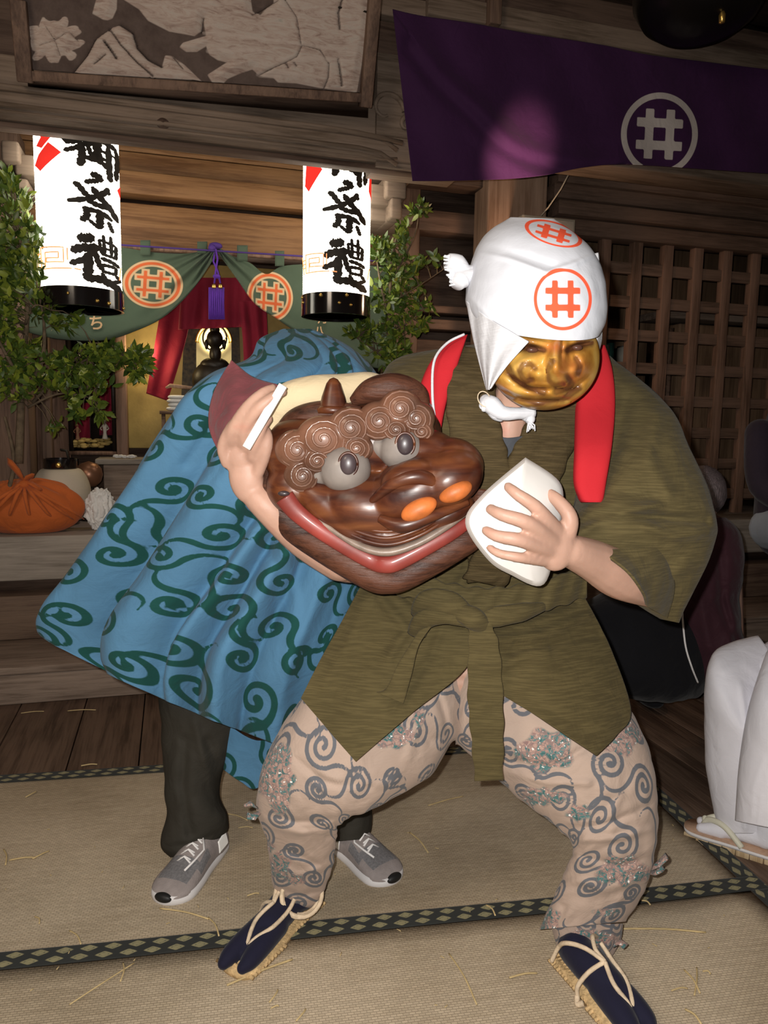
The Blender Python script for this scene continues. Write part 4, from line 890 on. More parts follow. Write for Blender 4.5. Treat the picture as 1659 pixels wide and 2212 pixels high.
# ============================================================= CLOTH AND BODY HELPERS
class Loft:
    """closed tube of rings. rows: (xl, yl, xr, yr, Yl, Yr, T[, sag]) : the ring's two side points (pixel x, y and distance Y), its thickness T and how far its near side sags"""
    def __init__(s, rows, m=90, n=120, disp=None, sup=2.0, cap=True, open_end=False):
        rows = [tuple(r)+(0,)*(8-len(r)) for r in rows]
        R = cr(rows, m); s.mb = MB(); s.m, s.n = m, n; vl = 0; prev = None; s.uv = []; s.px = []; s.fr = []
        Cs = [(PY(r[0], r[1], r[4])+PY(r[2], r[3], r[5]))/2 for r in R]; vs = [0]
        for a, b in zip(Cs[:-1], Cs[1:]): vs.append(vs[-1]+(b-a).length)
        for i, r in enumerate(R):
            A = PY(r[0], r[1], r[4]); B = PY(r[2], r[3], r[5]); C = Cs[i]; h = (B-A)/2
            tg = Cs[min(i+1, m-1)]-Cs[max(i-1, 0)]
            view = (C-CAMP).normalized(); fw = (view-h.normalized()*view.dot(h.normalized())).normalized()
            T = r[6]/2; rad = (h.length+T)/2
            dn = (PY(r[0], r[1]+r[7], r[4])-A) if r[7] else Vector((0, 0, 0))
            for k in range(n):
                t = 2*math.pi*k/n; c, sn = math.cos(t), math.sin(t)
                cc = math.copysign(abs(c)**(2/sup), c); ss = math.copysign(abs(sn)**(2/sup), sn)
                p = C-h*cc-fw*T*ss; p = p+dn*max(0, ss)
                if disp:
                    nr = (-h.normalized()*cc/max(h.length, .02)-fw*ss/max(T, .02)).normalized()
                    p = p+nr*disp(-cc, i/(m-1), ss, p)
                s.mb.v.append(tuple(p)); s.uv.append(((t/(2*math.pi)-.25)*2*math.pi*rad*1.03, vs[i])); s.px.append(PXof(p)); s.fr.append(ss)
        for i in range(m-1):
            for k in range(n):
                k2 = (k+1) % n; s.mb.f.append((i*n+k, i*n+k2, (i+1)*n+k2, (i+1)*n+k)); s.mb.mi.append(0)
        if cap: s.mb.f.append(tuple(range(n))[::-1]); s.mb.mi.append(0)
        if cap and not open_end: s.mb.f.append(tuple((m-1)*n+k for k in range(n))); s.mb.mi.append(0)
        s.uv = np.array(s.uv); s.px = np.array(s.px); s.fr = np.array(s.fr)
class Sheet:
    """Coons patch between four edges of (px, py, Y) points: top and bottom run left to right, left and right run top to bottom"""
    def __init__(s, top, bot, left, right, nu=80, nv=80, disp=None):
        T, B, L, R_ = cr(top, nu+1), cr(bot, nu+1), cr(left, nv+1), cr(right, nv+1); s.mb = MB(); s.px = []; s.ab = []; G = {}
        def fn(a, b):
            i, j = round(a*nu), round(b*nv)
            q = (1-b)*T[i]+b*B[i]+(1-a)*L[j]+a*R_[j]-((1-a)*(1-b)*T[0]+a*(1-b)*T[-1]+(1-a)*b*B[0]+a*b*B[-1])
            Y = q[2]-(disp(a, b, q) if disp else 0); s.px.append((q[0], q[1])); s.ab.append((a, b)); return PY(q[0], q[1], Y)
        s.mb.grid(fn, nu, nv); s.px = np.array(s.px); s.ab = np.array(s.ab)
def karakusa(uv, cell, hw, seed, R=.40, turns=1.9, jit=.2):
    rg = np.random.RandomState(seed); u0, v0 = uv.min(0)-cell; u1, v1 = uv.max(0)+cell; st = []
    j = 0; v = v0
    while v < v1:
        u = u0+(cell*.5 if j % 2 else 0)
        while u < u1:
            c = np.array((u, v))+rg.uniform(-jit, jit, 2)*cell; ch = 1 if rg.rand() < .5 else -1; a0 = rg.uniform(0, 6.28); Rr = cell*R*rg.uniform(.75, 1.15)
            t = np.linspace(0.06, 1, 34); th = a0+ch*t*turns*2*math.pi; r = Rr*t**.85
            pts = np.stack([c[0]+r*np.cos(th), c[1]+r*np.sin(th)], 1)
            d = pts[-1]-pts[-2]; d = d/np.hypot(*d); q = pts[-1].copy(); tail = []; k = -ch*0.0
            for i in range(16):
                ang = -ch*(0.09+.012*i); d = np.array((d[0]*math.cos(ang)-d[1]*math.sin(ang), d[0]*math.sin(ang)+d[1]*math.cos(ang))); q = q+d*cell*.055; tail.append(q.copy())
            w = np.concatenate([[hw*1.4, hw*1.2], np.full(len(pts)-2, hw), np.linspace(hw*1.1, hw*.3, 16)])
            st.append((np.vstack([pts, tail]), w)); u += cell
        v += cell*.86; j += 1
    return smin_strokes(uv, st, .05)
def ridge(P, poly, width):
    """height profile of a fold running along a pixel polyline"""
    p = np.array(P, float); poly = np.array(poly, float); best = 1e9
    for a, b in zip(poly[:-1], poly[1:]):
        ab = b-a; t = min(1, max(0, ((p-a)@ab)/(ab@ab))); best = min(best, math.hypot(*(p-a-t*ab)))
    return math.exp(-(best/width)**2)
def nz(x, y, z=0.0): return noise.noise(Vector((x, y, z)))
class Folds:
    def __init__(s, items): s.it = [(np.array(p, float), w, a) for p, w, a in items]
    def __call__(s, P):
        """P (N,2) -> summed ridge heights"""
        P = np.asarray(P, float); out = np.zeros(len(P))
        for poly, w, a in s.it:
            best = np.full(len(P), 1e9)
            for p, q in zip(poly[:-1], poly[1:]):
                ab = q-p; t = np.clip(((P-p)@ab)/(ab@ab), 0, 1); best = np.minimum(best, np.hypot(*(P-p-t[:, None]*ab).T))
            out += a*np.exp(-(best/w)**2)
        return out
def push(obj_, folds, fr=None, extra=None):
    """moves the vertices of a Loft/Sheet along the line of sight by the folds (towards the viewer if positive)"""
    f = folds(obj_.px); fr = np.ones(len(f)) if fr is None else np.clip(fr, 0, 1)
    for i, v in enumerate(obj_.mb.v):
        p = Vector(v); d = (CAMP-p).normalized(); obj_.mb.v[i] = tuple(p+d*f[i]*fr[i])
def fleshy(mb, name, mat, parent, voxel=.0035, sm=4):
    o = mb.build(name, mat, parent)
    md = o.modifiers.new('remesh', 'REMESH'); md.mode = 'VOXEL'; md.voxel_size = voxel; md.use_smooth_shade = True
    md = o.modifiers.new('smooth', 'SMOOTH'); md.iterations = sm; md.factor = .5
    return o
def chain(mb, pts, r, n=14):
    """tapering limb with rounded ends; pts in metres"""
    pts = [Vector(p) for p in pts]; K = len(pts); rows = [list(p)+[rr] for p, rr in zip(pts, r)]
    q = cr(rows, max(4, (K-1)*6+1)); mb.tube([tuple(x[:3]) for x in q], [max(.002, x[3]) for x in q], n)
    mb.ell(pts[0], r[0]*.99, n, 8); mb.ell(pts[-1], r[-1]*.99, n, 8)
def mat_skin(name='skin', c=(0.47, 0.285, 0.215)):
    m, nt, b = newmat(name); setb(b, .5, spec=.35)
    b.inputs['Subsurface Weight'].default_value = .15; b.inputs['Subsurface Radius'].default_value = (.012, .005, .003)
    tc = N(nt, 'ShaderNodeTexCoord'); n = N(nt, 'ShaderNodeTexNoise', ins={'Vector': tc.outputs['Object'], 'Scale': 14.0, 'Detail': 4.0})
    col = ramp(nt, n.outputs[0], [(.35, tint(c, .85)), (.6, c), (.75, (c[0]*1.05, c[1]*.82, c[2]*.8))]); nt.links.new(col, b.inputs['Base Color'])
    n2 = N(nt, 'ShaderNodeTexNoise', ins={'Vector': tc.outputs['Object'], 'Scale': 220.0, 'Detail': 3.0}); bump(nt, b, n2.outputs[0], .12, .002); return m
M['skin'] = mat_skin()
def shoe_frame(toe, heel, z=0.0):
    t = PF(*toe, z); h = PF(*heel, z); d = (t-h); L = d.length; d.normalize(); s = Vector((-d.y, d.x, 0)); return h, d, s, L
# ============================================================= FRONT DANCER
M['olive'] = mat_cloth('olive_slub_cotton', (0.092, 0.072, 0.031), .9, .10, slub=.28, sheen=.1, wr=.35)
M['olive_v'] = mat_cloth('olive_slub_panel', (0.088, 0.068, 0.029), .9, .10, slub=.30, sheen=.1, ang=.95, wr=.3)
M['olive_h'] = mat_cloth('olive_lapel_cotton', (0.078, 0.056, 0.026), .9, .12, slub=.35, sheen=.0, ang=.12, wr=.5)
M['red'] = mat_cloth('red_wool', (0.47, 0.020, 0.028), .8, .06, slub=0, sheen=0, wr=.1)
M['towel'] = mat_pattern('headscarf_cotton', (0.57, 0.59, 0.645), (0.80, 0.10, 0.045), soft=.0006, var=.02, wr=.12, sheen=0)
M['scarf'] = mat_cloth('white_gauze', (0.64, 0.65, 0.69), .85, .03, slub=.08, sheen=0, wr=.2)
M['navy'] = mat_cloth('navy_canvas', (0.012, 0.012, 0.028), .8, .1, slub=0, wr=.1)
M['rope'] = mat_plain('straw_rope', (0.60, 0.48, 0.34), .8, .2, 60, bs=.4, bsc=200)
M['sole'] = mat_plain('straw_sole', (0.52, 0.36, 0.18), .8, .3, 90, bs=.7, bsc=150)
M['grey_shirt'] = mat_cloth('grey_undershirt', (0.06, 0.065, 0.075), .9)
def mat_trous():
    m = mat_pattern('arabesque_trouser_cloth', (0.40, 0.305, 0.25), (0.115, 0.12, 0.135), soft=.0006, var=.06, wr=.35); nt = m.node_tree
    b = [n for n in nt.nodes if n.type == 'BSDF_PRINCIPLED'][0]; src = b.inputs['Base Color'].links[0].from_socket
    at = N(nt, 'ShaderNodeAttribute', attribute_name='blot'); tc = N(nt, 'ShaderNodeTexCoord')
    vz = N(nt, 'ShaderNodeTexNoise', ins={'Vector': tc.outputs['Object'], 'Scale': 55.0, 'Detail': 4.0, 'Distortion': 1.5})
    v2 = N(nt, 'ShaderNodeTexVoronoi', feature='DISTANCE_TO_EDGE', ins={'Vector': tc.outputs['Object'], 'Scale': 75.0})
    c = ramp(nt, vz.outputs[0], [(.36, (.05, .12, .12)), (.46, (.09, .19, .19)), (.5, (.30, .19, .17)), (.6, (.42, .29, .24)), (.68, (.24, .15, .14))])
    li = N(nt, 'ShaderNodeMapRange', ins={0: v2.outputs[0], 1: .02, 2: .07, 3: 1.0, 4: 0.0})
    c2 = N(nt, 'ShaderNodeMix', data_type='RGBA', ins={0: li.outputs[0], 6: c, 7: (.22, .16, .15, 1)})
    v3 = N(nt, 'ShaderNodeTexNoise', ins={'Vector': tc.outputs['Object'], 'Scale': 130.0, 'Detail': 2.0}); sp_ = N(nt, 'ShaderNodeMapRange', ins={0: v3.outputs[0], 1: .66, 2: .70, 3: 0.0, 4: 1.0})
    c3 = N(nt, 'ShaderNodeMix', data_type='RGBA', ins={0: sp_.outputs[0], 6: c2.outputs[2], 7: (.8, .8, .78, 1)})
    f = N(nt, 'ShaderNodeMapRange', ins={0: at.outputs['Fac'], 1: -.004, 2: .002, 3: 1.0, 4: 0.0})
    mx = N(nt, 'ShaderNodeMix', data_type='RGBA', ins={0: f.outputs[0], 6: src, 7: c3.outputs[2]}); nt.links.new(mx.outputs[2], b.inputs['Base Color']); return m
M['trous'] = mat_trous()
dn = thing('person', 'masked dancer in an olive jacket and white headscarf, squatting wide on the mats', 'person')
# ---- body under the clothes, one surface: head, neck, trunk, arms with hands, legs
mb = MB()
hd = PY(1160, 690, 1.47)
mb.ell(hd, (.085, .10, .115), 28, 18)
nk0 = PY(1120, 860, 1.56); chain(mb, [PY(1160, 760, 1.50), nk0, PY(1095, 930, 1.60)], [.055, .055, .062]); chain(mb, [PY(1108, 860, 1.53), PY(1098, 930, 1.515), PY(1095, 985, 1.53)], [.040, .036, .03])
chain(mb, [PY(1090, 960, 1.66), PY(1060, 1100, 1.70), PY(1020, 1280, 1.72), PY(1010, 1440, 1.70)], [.12, .125, .12, .13], 20)
chain(mb, [PY(900, 880, 1.66), PY(1090, 900, 1.65), PY(1310, 900, 1.63)], [.065, .10, .065])
# right-of-picture arm: shoulder, elbow, wrist
chain(mb, [PY(1310, 900, 1.63), PY(1390, 1080, 1.56), PY(1435, 1275, 1.46)], [.06, .045, .040]);
chain(mb, [PY(1435, 1275, 1.46), PY(1345, 1245, 1.378), PY(1280, 1210, 1.33), PY(1232, 1190, 1.29)], [.040, .046, .038, .030])
# other arm, bent behind the lion head
chain(mb, [PY(910, 880, 1.66), PY(880, 1010, 1.64), PY(895, 1090, 1.60), PY(960, 1130, 1.50)], [.055, .042, .038, .030])
# palm and fingers round the white block (picture right)
def fing(mb, pts, r): chain(mb, [PY(*p) for p in pts], r, 12)
mb.ell(PY(1200, 1180, 1.275), (.035, .022, .045), 16, 10)
fing(mb, [(1206, 1150, 1.27), (1160, 1098, 1.235), (1118, 1068, 1.232), (1098, 1052, 1.245)], [0.0142, 0.0124, 0.0106, 0.0088])
fing(mb, [(1198, 1170, 1.265), (1140, 1130, 1.222), (1085, 1112, 1.222), (1060, 1100, 1.238)], [0.0147, 0.013, 0.0112, 0.0094])
fing(mb, [(1190, 1190, 1.265), (1128, 1168, 1.222), (1075, 1158, 1.226), (1050, 1146, 1.242)], [0.0142, 0.0124, 0.0106, 0.0088])
fing(mb, [(1182, 1212, 1.27), (1128, 1205, 1.235), (1080, 1196, 1.238), (1058, 1184, 1.25)], [.011, .0095, .008, .007])
fing(mb, [(1222, 1165, 1.28), (1232, 1120, 1.27), (1205, 1082, 1.285), (1180, 1062, 1.305)], [0.0165, 0.0142, 0.0124, 0.0094])
# hidden hand behind the lion head
mb.ell(PY(985, 1125, 1.48), (.035, .022, .04), 14, 8)
for i in range(4): fing(mb, [(990, 1105+i*14, 1.475), (1012, 1110+i*13, 1.45), (1018, 1120+i*12, 1.425)], [.011, .0095, .008])
fing(mb, [(985, 1150, 1.475), (1000, 1172, 1.45), (1008, 1170, 1.43)], [.013, .011, .009])
# legs
KL, KR = PY(640, 1715, 1.58), PY(1335, 1730, 1.58)
chain(mb, [PY(950, 1480, 1.70), PY(800, 1590, 1.58), KL], [.10, .085, .06], 18)
chain(mb, [KL, PY(650, 1820, 1.62), PY(645, 1930, 1.655)], [.055, .052, .037], 16)
chain(mb, [PY(1060, 1480, 1.70), PY(1210, 1600, 1.60), KR], [.10, .085, .06], 18)
chain(mb, [KR, PY(1315, 1860, 1.57), PY(1262, 2045, 1.53)], [.055, .050, .036], 16)
fleshy(mb, 'body', M['skin'], dn, .004, 3)
# ---- trousers
def wr_leg(seed, amp=.006):
    def f(c, v, s, p): return amp*nz(c*1.6+seed, v*10, seed)+.004*nz(c*4, v*22, seed+3)+.012*math.exp(-((v-.98)/.05)**2)*0
    return f
legL = Loft([(990, 1330, 1000, 1600, 1.74, 1.72, .30), (930, 1350, 975, 1600, 1.70, 1.66, .30), (830, 1390, 925, 1672, 1.64, 1.60, .27), (715, 1450, 840, 1722, 1.57, 1.55, .25), (640, 1535, 770, 1750, 1.52, 1.54, .22),
             (588, 1620, 735, 1768, 1.50, 1.54, .19), (562, 1700, 722, 1785, 1.50, 1.55, .17), (560, 1760, 722, 1805, 1.52, 1.57, .16), (578, 1815, 722, 1838, 1.56, 1.59, .155), (582, 1860, 716, 1880, 1.59, 1.61, .145), (592, 1912, 700, 1925, 1.62, 1.63, .12), (606, 1955, 680, 1962, 1.65, 1.65, .09)], 150, 170, wr_leg(1.0))
fl = Folds([([(640, 1640), (700, 1690), (800, 1700)], 8, -.010), ([(690, 1665), (760, 1700), (850, 1690)], 9, .008), ([(575, 1760), (640, 1775), (715, 1770)], 7, -.010), ([(575, 1785), (650, 1800), (715, 1795)], 7, .010), ([(585, 1830), (650, 1850), (712, 1880)], 8, -.010),
            ([(600, 1875), (650, 1890), (705, 1870)], 8, .008), ([(870, 1560), (930, 1600), (970, 1590)], 8, -.010), ([(880, 1500), (900, 1570), (880, 1640)], 10, .008), ([(940, 1480), (960, 1540), (968, 1580)], 7, -.012), ([(600, 1920), (650, 1935), (690, 1925)], 6, -.008)])
push(legL, fl, legL.fr)
legR = Loft([(985, 1600, 1000, 1330, 1.72, 1.74, .30), (1000, 1608, 1075, 1345, 1.68, 1.70, .30), (1085, 1690, 1210, 1390, 1.62, 1.65, .28), (1150, 1745, 1320, 1480, 1.57, 1.60, .26), (1205, 1785, 1390, 1590, 1.53, 1.56, .23),
             (1232, 1815, 1416, 1680, 1.52, 1.53, .20), (1238, 1845, 1418, 1760, 1.52, 1.52, .19), (1228, 1870, 1412, 1830, 1.52, 1.52, .18), (1212, 1905, 1402, 1890, 1.53, 1.52, .17), (1192, 1950, 1385, 1935, 1.535, 1.53, .16), (1165, 2008, 1350, 1990, 1.54, 1.535, .15)], 150, 170, wr_leg(5.0), open_end=True)
fr_ = Folds([([(1110, 1640), (1190, 1660), (1290, 1600)], 9, -.012), ([(1100, 1670), (1180, 1690), (1270, 1690)], 8, .010), ([(1230, 1790), (1310, 1780), (1400, 1740)], 9, -.010), ([(1250, 1815), (1330, 1810), (1405, 1790)], 7, .010), ([(1260, 1850), (1340, 1870), (1400, 1850)], 8, -.009), ([(1300, 1700), (1340, 1720), (1320, 1760)], 8, .006),
             ([(1240, 1900), (1300, 1920), (1380, 1900)], 9, .008), ([(1190, 1940), (1220, 1960), (1200, 2005)], 9, -.010), ([(1060, 1600), (1080, 1640), (1150, 1660)], 8, -.010), ([(1215, 1860), (1232, 1850), (1245, 1835)], 12, -.012)])
push(legR, fr_, legR.fr)
def blots(px, bl):
    d = np.full(len(px), 1.0)
    for (x, y, rx, ry) in bl:
        q = np.hypot((px[:, 0]-x)/rx, (px[:, 1]-y)/ry); ang_ = np.arctan2(px[:, 1]-y, px[:, 0]-x); d = np.minimum(d, (q-1-.15*np.sin(ang_*5+x))*min(rx, ry)*.00095)
    return d
tr = legL.mb.build('trouser_leg', M['trous'], dn, attrs={'ink': karakusa(legL.uv, .112, .0043, 4, R=.34, turns=2.1), 'blot': blots(legL.px, [(598, 1680, 38, 75), (850, 1590, 45, 28), (600, 1870, 28, 28), (640, 1900, 20, 12), (905, 1550, 14, 20), (580, 1830, 14, 12)])})
legR.mb.build('trouser_leg', M['trous'], dn, attrs={'ink': karakusa(legR.uv+np.array((.03, .01)), .112, .0043, 12, R=.34, turns=2.1), 'blot': blots(legR.px, [(1180, 1620, 62, 45), (1340, 1590, 42, 42), (1345, 1880, 60, 32), (1170, 1720, 50, 20), (1185, 1985, 26, 28), (1310, 1970, 30, 8), (1250, 1755, 26, 18)])}, solid=.003)
# gathered cuff above the boot, picture right
cuf = Loft([(1190, 2000, 1345, 1995, 1.535, 1.53, .12), (1198, 2030, 1338, 2030, 1.53, 1.53, .115), (1205, 2060, 1318, 2065, 1.53, 1.53, .10), (1222, 2085, 1300, 2085, 1.53, 1.53, .08)], 50, 90, lambda c, v, s, p: .005*math.sin(c*14)*v)
cuf.mb.build('gathered_cuff', M['trous'], dn, attrs={'ink': karakusa(cuf.uv, .07, .0036, 30), 'blot': blots(cuf.px, [(1270, 2025, 60, 18)])})
# tie ends of the gaiters
for q in ([(555, 1745, 1.50), (540, 1735, 1.49), (532, 1740, 1.49)], [(560, 1755, 1.50), (548, 1765, 1.49), (534, 1762, 1.485)], [(1400, 1880, 1.52), (1425, 1865, 1.515), (1440, 1850, 1.51)], [(1400, 1885, 1.52), (1418, 1885, 1.51), (1430, 1878, 1.50)], [(1320, 2050, 1.52), (1340, 2035, 1.5), (1352, 2045, 1.49)]):
    o = MB().tube([PY(*p) for p in q], [.006, .011, .012], 10, flat=.4); o.build('tie_end', M['trous'], dn, attrs={'ink': np.full(len(o.v), .01), 'blot': np.full(len(o.v), -.1)})
# ---- split-toe boots, straw soles, cords
def tabi(toe, heel, side, ank, ankw, parent, flip=1):
    h, d, s, L = shoe_frame(toe, heel, 0.012); s = s*flip; W = .046; mb = MB(); U = Vector((0, 0, 1))
    def at(x, y, z): return h+d*(x*L)+s*y+U*(z)
    chain(mb, [at(.10, 0, .045), at(.3, 0, .045), at(.55, .006, .036)], [.036, .038, .036], 18)
    chain(mb, [at(.5, -.004, .034), at(.75, -.012, .028), at(.90, -.016, .022), at(.965, -.016, .018)], [.032, .027, .021, .014], 16)
    chain(mb, [at(.5, .018, .034), at(.72, .026, .028), at(.86, .030, .022), at(.93, .028, .018)], [.028, .025, .020, .013], 16)
    chain(mb, [at(.14, 0, .05), (at(.14, 0, .05)+ank)/2, ank], [.038, .036, ankw], 18)
    bt = fleshy(mb, 'split_toe_boot', M['navy'], parent, .004, 3)
    # straw sole
    mb = MB(); out = [(-.02, -.03), (.15, -.036), (.4, -.038), (.7, -.046), (.88, -.044), (.95, -.02), (.95, .03), (.85, .052), (.6, .05), (.3, .040), (.1, .038), (-.02, .028), (-.06, 0)]
    q = cr(out+[out[0]], 60)[:-1]; v = [tuple(at(x, y*.98, -.010)) for x, y in q]+[tuple(at(x, y*.98, .009)) for x, y in q]; n = len(q)
    mb.add(v, [tuple(range(n)), tuple(range(2*n-1, n-1, -1))]+[(i, (i+1) % n, (i+1) % n+n, i+n) for i in range(n)])
    for k in range(26):
        x = -.03+.98*k/26; mb.tube([at(x, -.050 if x > .5 else -.040, .0), at(x, 0, .012), at(x, .054 if x > .5 else .042, 0)], .0045, 5)
    mb.build('straw_sole', M['sole'], bt)
    # cords
    mb = MB()
    def rp(pts, r=.0048): mb.tube([tuple(x) for x in cr([list(p) for p in pts], 22)], r, 8)
    f = at(.80, .006, .040); y1 = at(.48, .004, .082)
    rp([at(.84, .006, .02), at(.78, .004, .044), at(.64, -.006, .066), y1]); rp([at(.84, .006, .02), at(.76, .016, .046), at(.6, .034, .056), at(.42, .036, .066), at(.3, .03, .085)])
    rp([y1, at(.45, -.03, .062), at(.42, -.05, .030), at(.42, -.048, .004)]); rp([y1, at(.38, .0, .092), at(.28, .012, .10), at(.22, .034, .085)])
    rp([y1, at(.34, -.02, .094), at(.22, -.042, .09), at(.10, -.04, .06), at(.06, -.05, .02)])
    rp([at(.42, -.05, .008), at(.46, -.056, .0), at(.5, -.05, .008)], .006)
    for k, zz in enumerate((.092, .100, .108)):
        c0 = at(.14, 0, .045); ax = (ank-c0).normalized()
        c_ = c0+ax*(zz-.045+.01*k); rr_ = .043+.002*k
        a1 = ax.orthogonal().normalized(); a2 = ax.cross(a1)
        mb.tube([c_+(a1*math.cos(t)+a2*math.sin(t))*rr_+ax*.012*math.sin(t+k*2) for t in np.linspace(0, 6.3, 30)], .0052, 8)
    mb.build('rope_tie', M['rope'], bt); return bt
tabi((488, 2110), (668, 1945), 1, PY(648, 1930, 1.65), .040, dn, 1)
tabi((1395, 2262), (1222, 2072), 1, PY(1262, 2045, 1.535), .040, dn, 1)
# ---- jacket
def wr_t(c, v, s, p): return .006*nz(p.x*9, p.z*14, 2)+.003*nz(p.x*30, p.z*22, 5)
jk = Loft([(1040, 742, 1260, 745, 1.68, 1.68, .10), (960, 752, 1300, 758, 1.68, 1.66, .16), (862, 772, 1345, 800, 1.69, 1.66, .22), (822, 815, 1390, 865, 1.68, 1.65, .27), (815, 900, 1400, 940, 1.68, 1.65, .29), (820, 1000, 1385, 1020, 1.67, 1.66, .30), (822, 1100, 1340, 1110, 1.67, 1.68, .29), (812, 1200, 1285, 1200, 1.68, 1.70, .27), (800, 1260, 1262, 1270, 1.69, 1.71, .26), (778, 1300, 1262, 1315, 1.70, 1.72, .27), (745, 1360, 1300, 1375, 1.70, 1.72, .27)], 150, 200, wr_t, sup=2.3)
fj = Folds([([(1000, 1180), (1010, 1240), (960, 1300)], 10, -.008), ([(900, 1230), (1020, 1290), (1230, 1270)], 10, .008), ([(880, 1262), (1000, 1320), (1200, 1300)], 8, -.008), ([(850, 1240), (930, 1300), (1060, 1330)], 10, .006), ([(1180, 900), (1150, 1000), (1090, 1130)], 12, -.01), ([(1210, 870), (1190, 990), (1130, 1110)], 12, .008), ([(1340, 860), (1310, 960), (1300, 1080)], 14, -.012), ([(870, 800), (930, 840), (960, 900)], 14, .008)])
fj.it = [(p, w, a*1.9) for p, w, a in fj.it]; push(jk, fj, jk.fr)
jk.mb.build('jacket_body', M['olive'], dn)
slv = Loft([(1215, 1060, 1290, 775, 1.62, 1.68, .20), (1235, 1090, 1345, 805, 1.58, 1.67, .24), (1228, 1120, 1425, 890, 1.50, 1.62, .25), (1215, 1140, 1468, 985, 1.44, 1.57, .24), (1212, 1165, 1505, 1065, 1.41, 1.52, .22), (1232, 1195, 1532, 1128, 1.41, 1.48, .19), (1275, 1235, 1538, 1165, 1.42, 1.47, .16), (1340, 1278, 1512, 1235, 1.44, 1.46, .12), (1392, 1312, 1485, 1300, 1.45, 1.455, .08), (1430, 1338, 1464, 1345, 1.455, 1.455, .03)], 140, 160, lambda c, v, s, p: .006*nz(p.x*8, p.z*9, 9)+.003*nz(p.x*26, p.z*22, 1), sup=2.2)
fs = Folds([([(1240, 1130), (1330, 1110), (1450, 1120), (1525, 1125)], 12, -.014), ([(1235, 1160), (1300, 1120), (1420, 1090)], 12, .012), ([(1400, 1140), (1460, 1160), (1530, 1150)], 10, .008), ([(1260, 1090), (1340, 1060), (1420, 1080)], 16, -.006), ([(1350, 860), (1330, 960), (1290, 1050)], 20, -.014), ([(1390, 1250), (1440, 1260), (1480, 1220)], 16, .006), ([(1420, 900), (1400, 990), (1440, 1060)], 18, .008)])
fs.it = [(p, w, a*1.6) for p, w, a in fs.it]; push(slv, fs, slv.fr); slv.mb.build('sleeve', M['olive'], dn)
cuf2 = Sheet([(1292, 1190, 1.325), (1350, 1186, 1.33), (1425, 1180, 1.37)], [(1396, 1308, 1.335), (1440, 1334, 1.42)], [(1292, 1190, 1.325), (1352, 1232, 1.296), (1388, 1280, 1.31), (1396, 1308, 1.335)], [(1425, 1180, 1.37), (1455, 1260, 1.39), (1440, 1334, 1.42)], 40, 40, lambda a, b, q: .012*math.sin(math.pi*b)*(1-a)+.004*math.sin(a*9+b*4)); cuf2.mb.build('sleeve_cuff', M['olive'], dn, solid=.005)
sl2 = Loft([(905, 790, 960, 1000, 1.66, 1.64, .22), (850, 800, 930, 1080, 1.66, 1.63, .22), (822, 860, 900, 1150, 1.66, 1.62, .22), (822, 980, 900, 1180, 1.62, 1.60, .2), (840, 1080, 930, 1190, 1.58, 1.56, .16), (880, 1110, 950, 1180, 1.54, 1.53, .12)], 60, 90, lambda c, v, s, p: .005*nz(p.x*8, p.z*9, 3)); sl2.mb.build('sleeve', M['olive'], dn)
# lapels
def strap(rows, name, mat, T=.014, m=90, n=50, disp=None, parent=None, attrs=None, sup=3.0):
    fo = {'red_band': .030, 'lapel': .026, 'waist_sash': .012, 'sash_end': .006}.get(name, 0)
    l = Loft([(a[0], a[1], b[0], b[1], a[2]-fo, b[2]-fo, T) for a, b in rows], m, n, disp, sup=sup); return l.mb.build(name, mat, parent or dn, attrs=attrs(l) if attrs else None)
wl_ = lambda c, v, s, p: .002*math.sin(v*60+c*1)+.003*nz(v*8, c, 1)
strap([((985, 745, 1.60), (1075, 760, 1.58)), ((970, 800, 1.545), (1072, 850, 1.53)), ((965, 880, 1.52), (1085, 930, 1.50)), ((975, 980, 1.50), (1100, 1000, 1.495)), ((995, 1080, 1.50), (1115, 1080, 1.495)), ((1010, 1170, 1.515), (1110, 1160, 1.51)), ((1010, 1260, 1.545), (1080, 1250, 1.54))], 'lapel', M['olive_h'], .03, disp=wl_)
strap([((1160, 880, 1.53), (1290, 850, 1.56)), ((1122, 940, 1.505), (1240, 960, 1.53)), ((1094, 1010, 1.49), (1205, 1050, 1.515)), ((1070, 1110, 1.485), (1170, 1130, 1.50)), ((1030, 1180, 1.50), (1130, 1200, 1.505)), ((1000, 1250, 1.53), (1090, 1270, 1.535))], 'lapel', M['olive_h'], .03, disp=wl_)
Sheet([(1060, 938, 1.476), (1095, 946, 1.468), (1130, 942, 1.476)], [(1085, 1050, 1.485), (1110, 1050, 1.485)], [(1060, 938, 1.476), (1075, 1000, 1.48), (1085, 1050, 1.485)], [(1130, 942, 1.476), (1120, 1000, 1.48), (1110, 1050, 1.485)], 14, 14).mb.build('undershirt', M['grey_shirt'], dn, solid=.004)
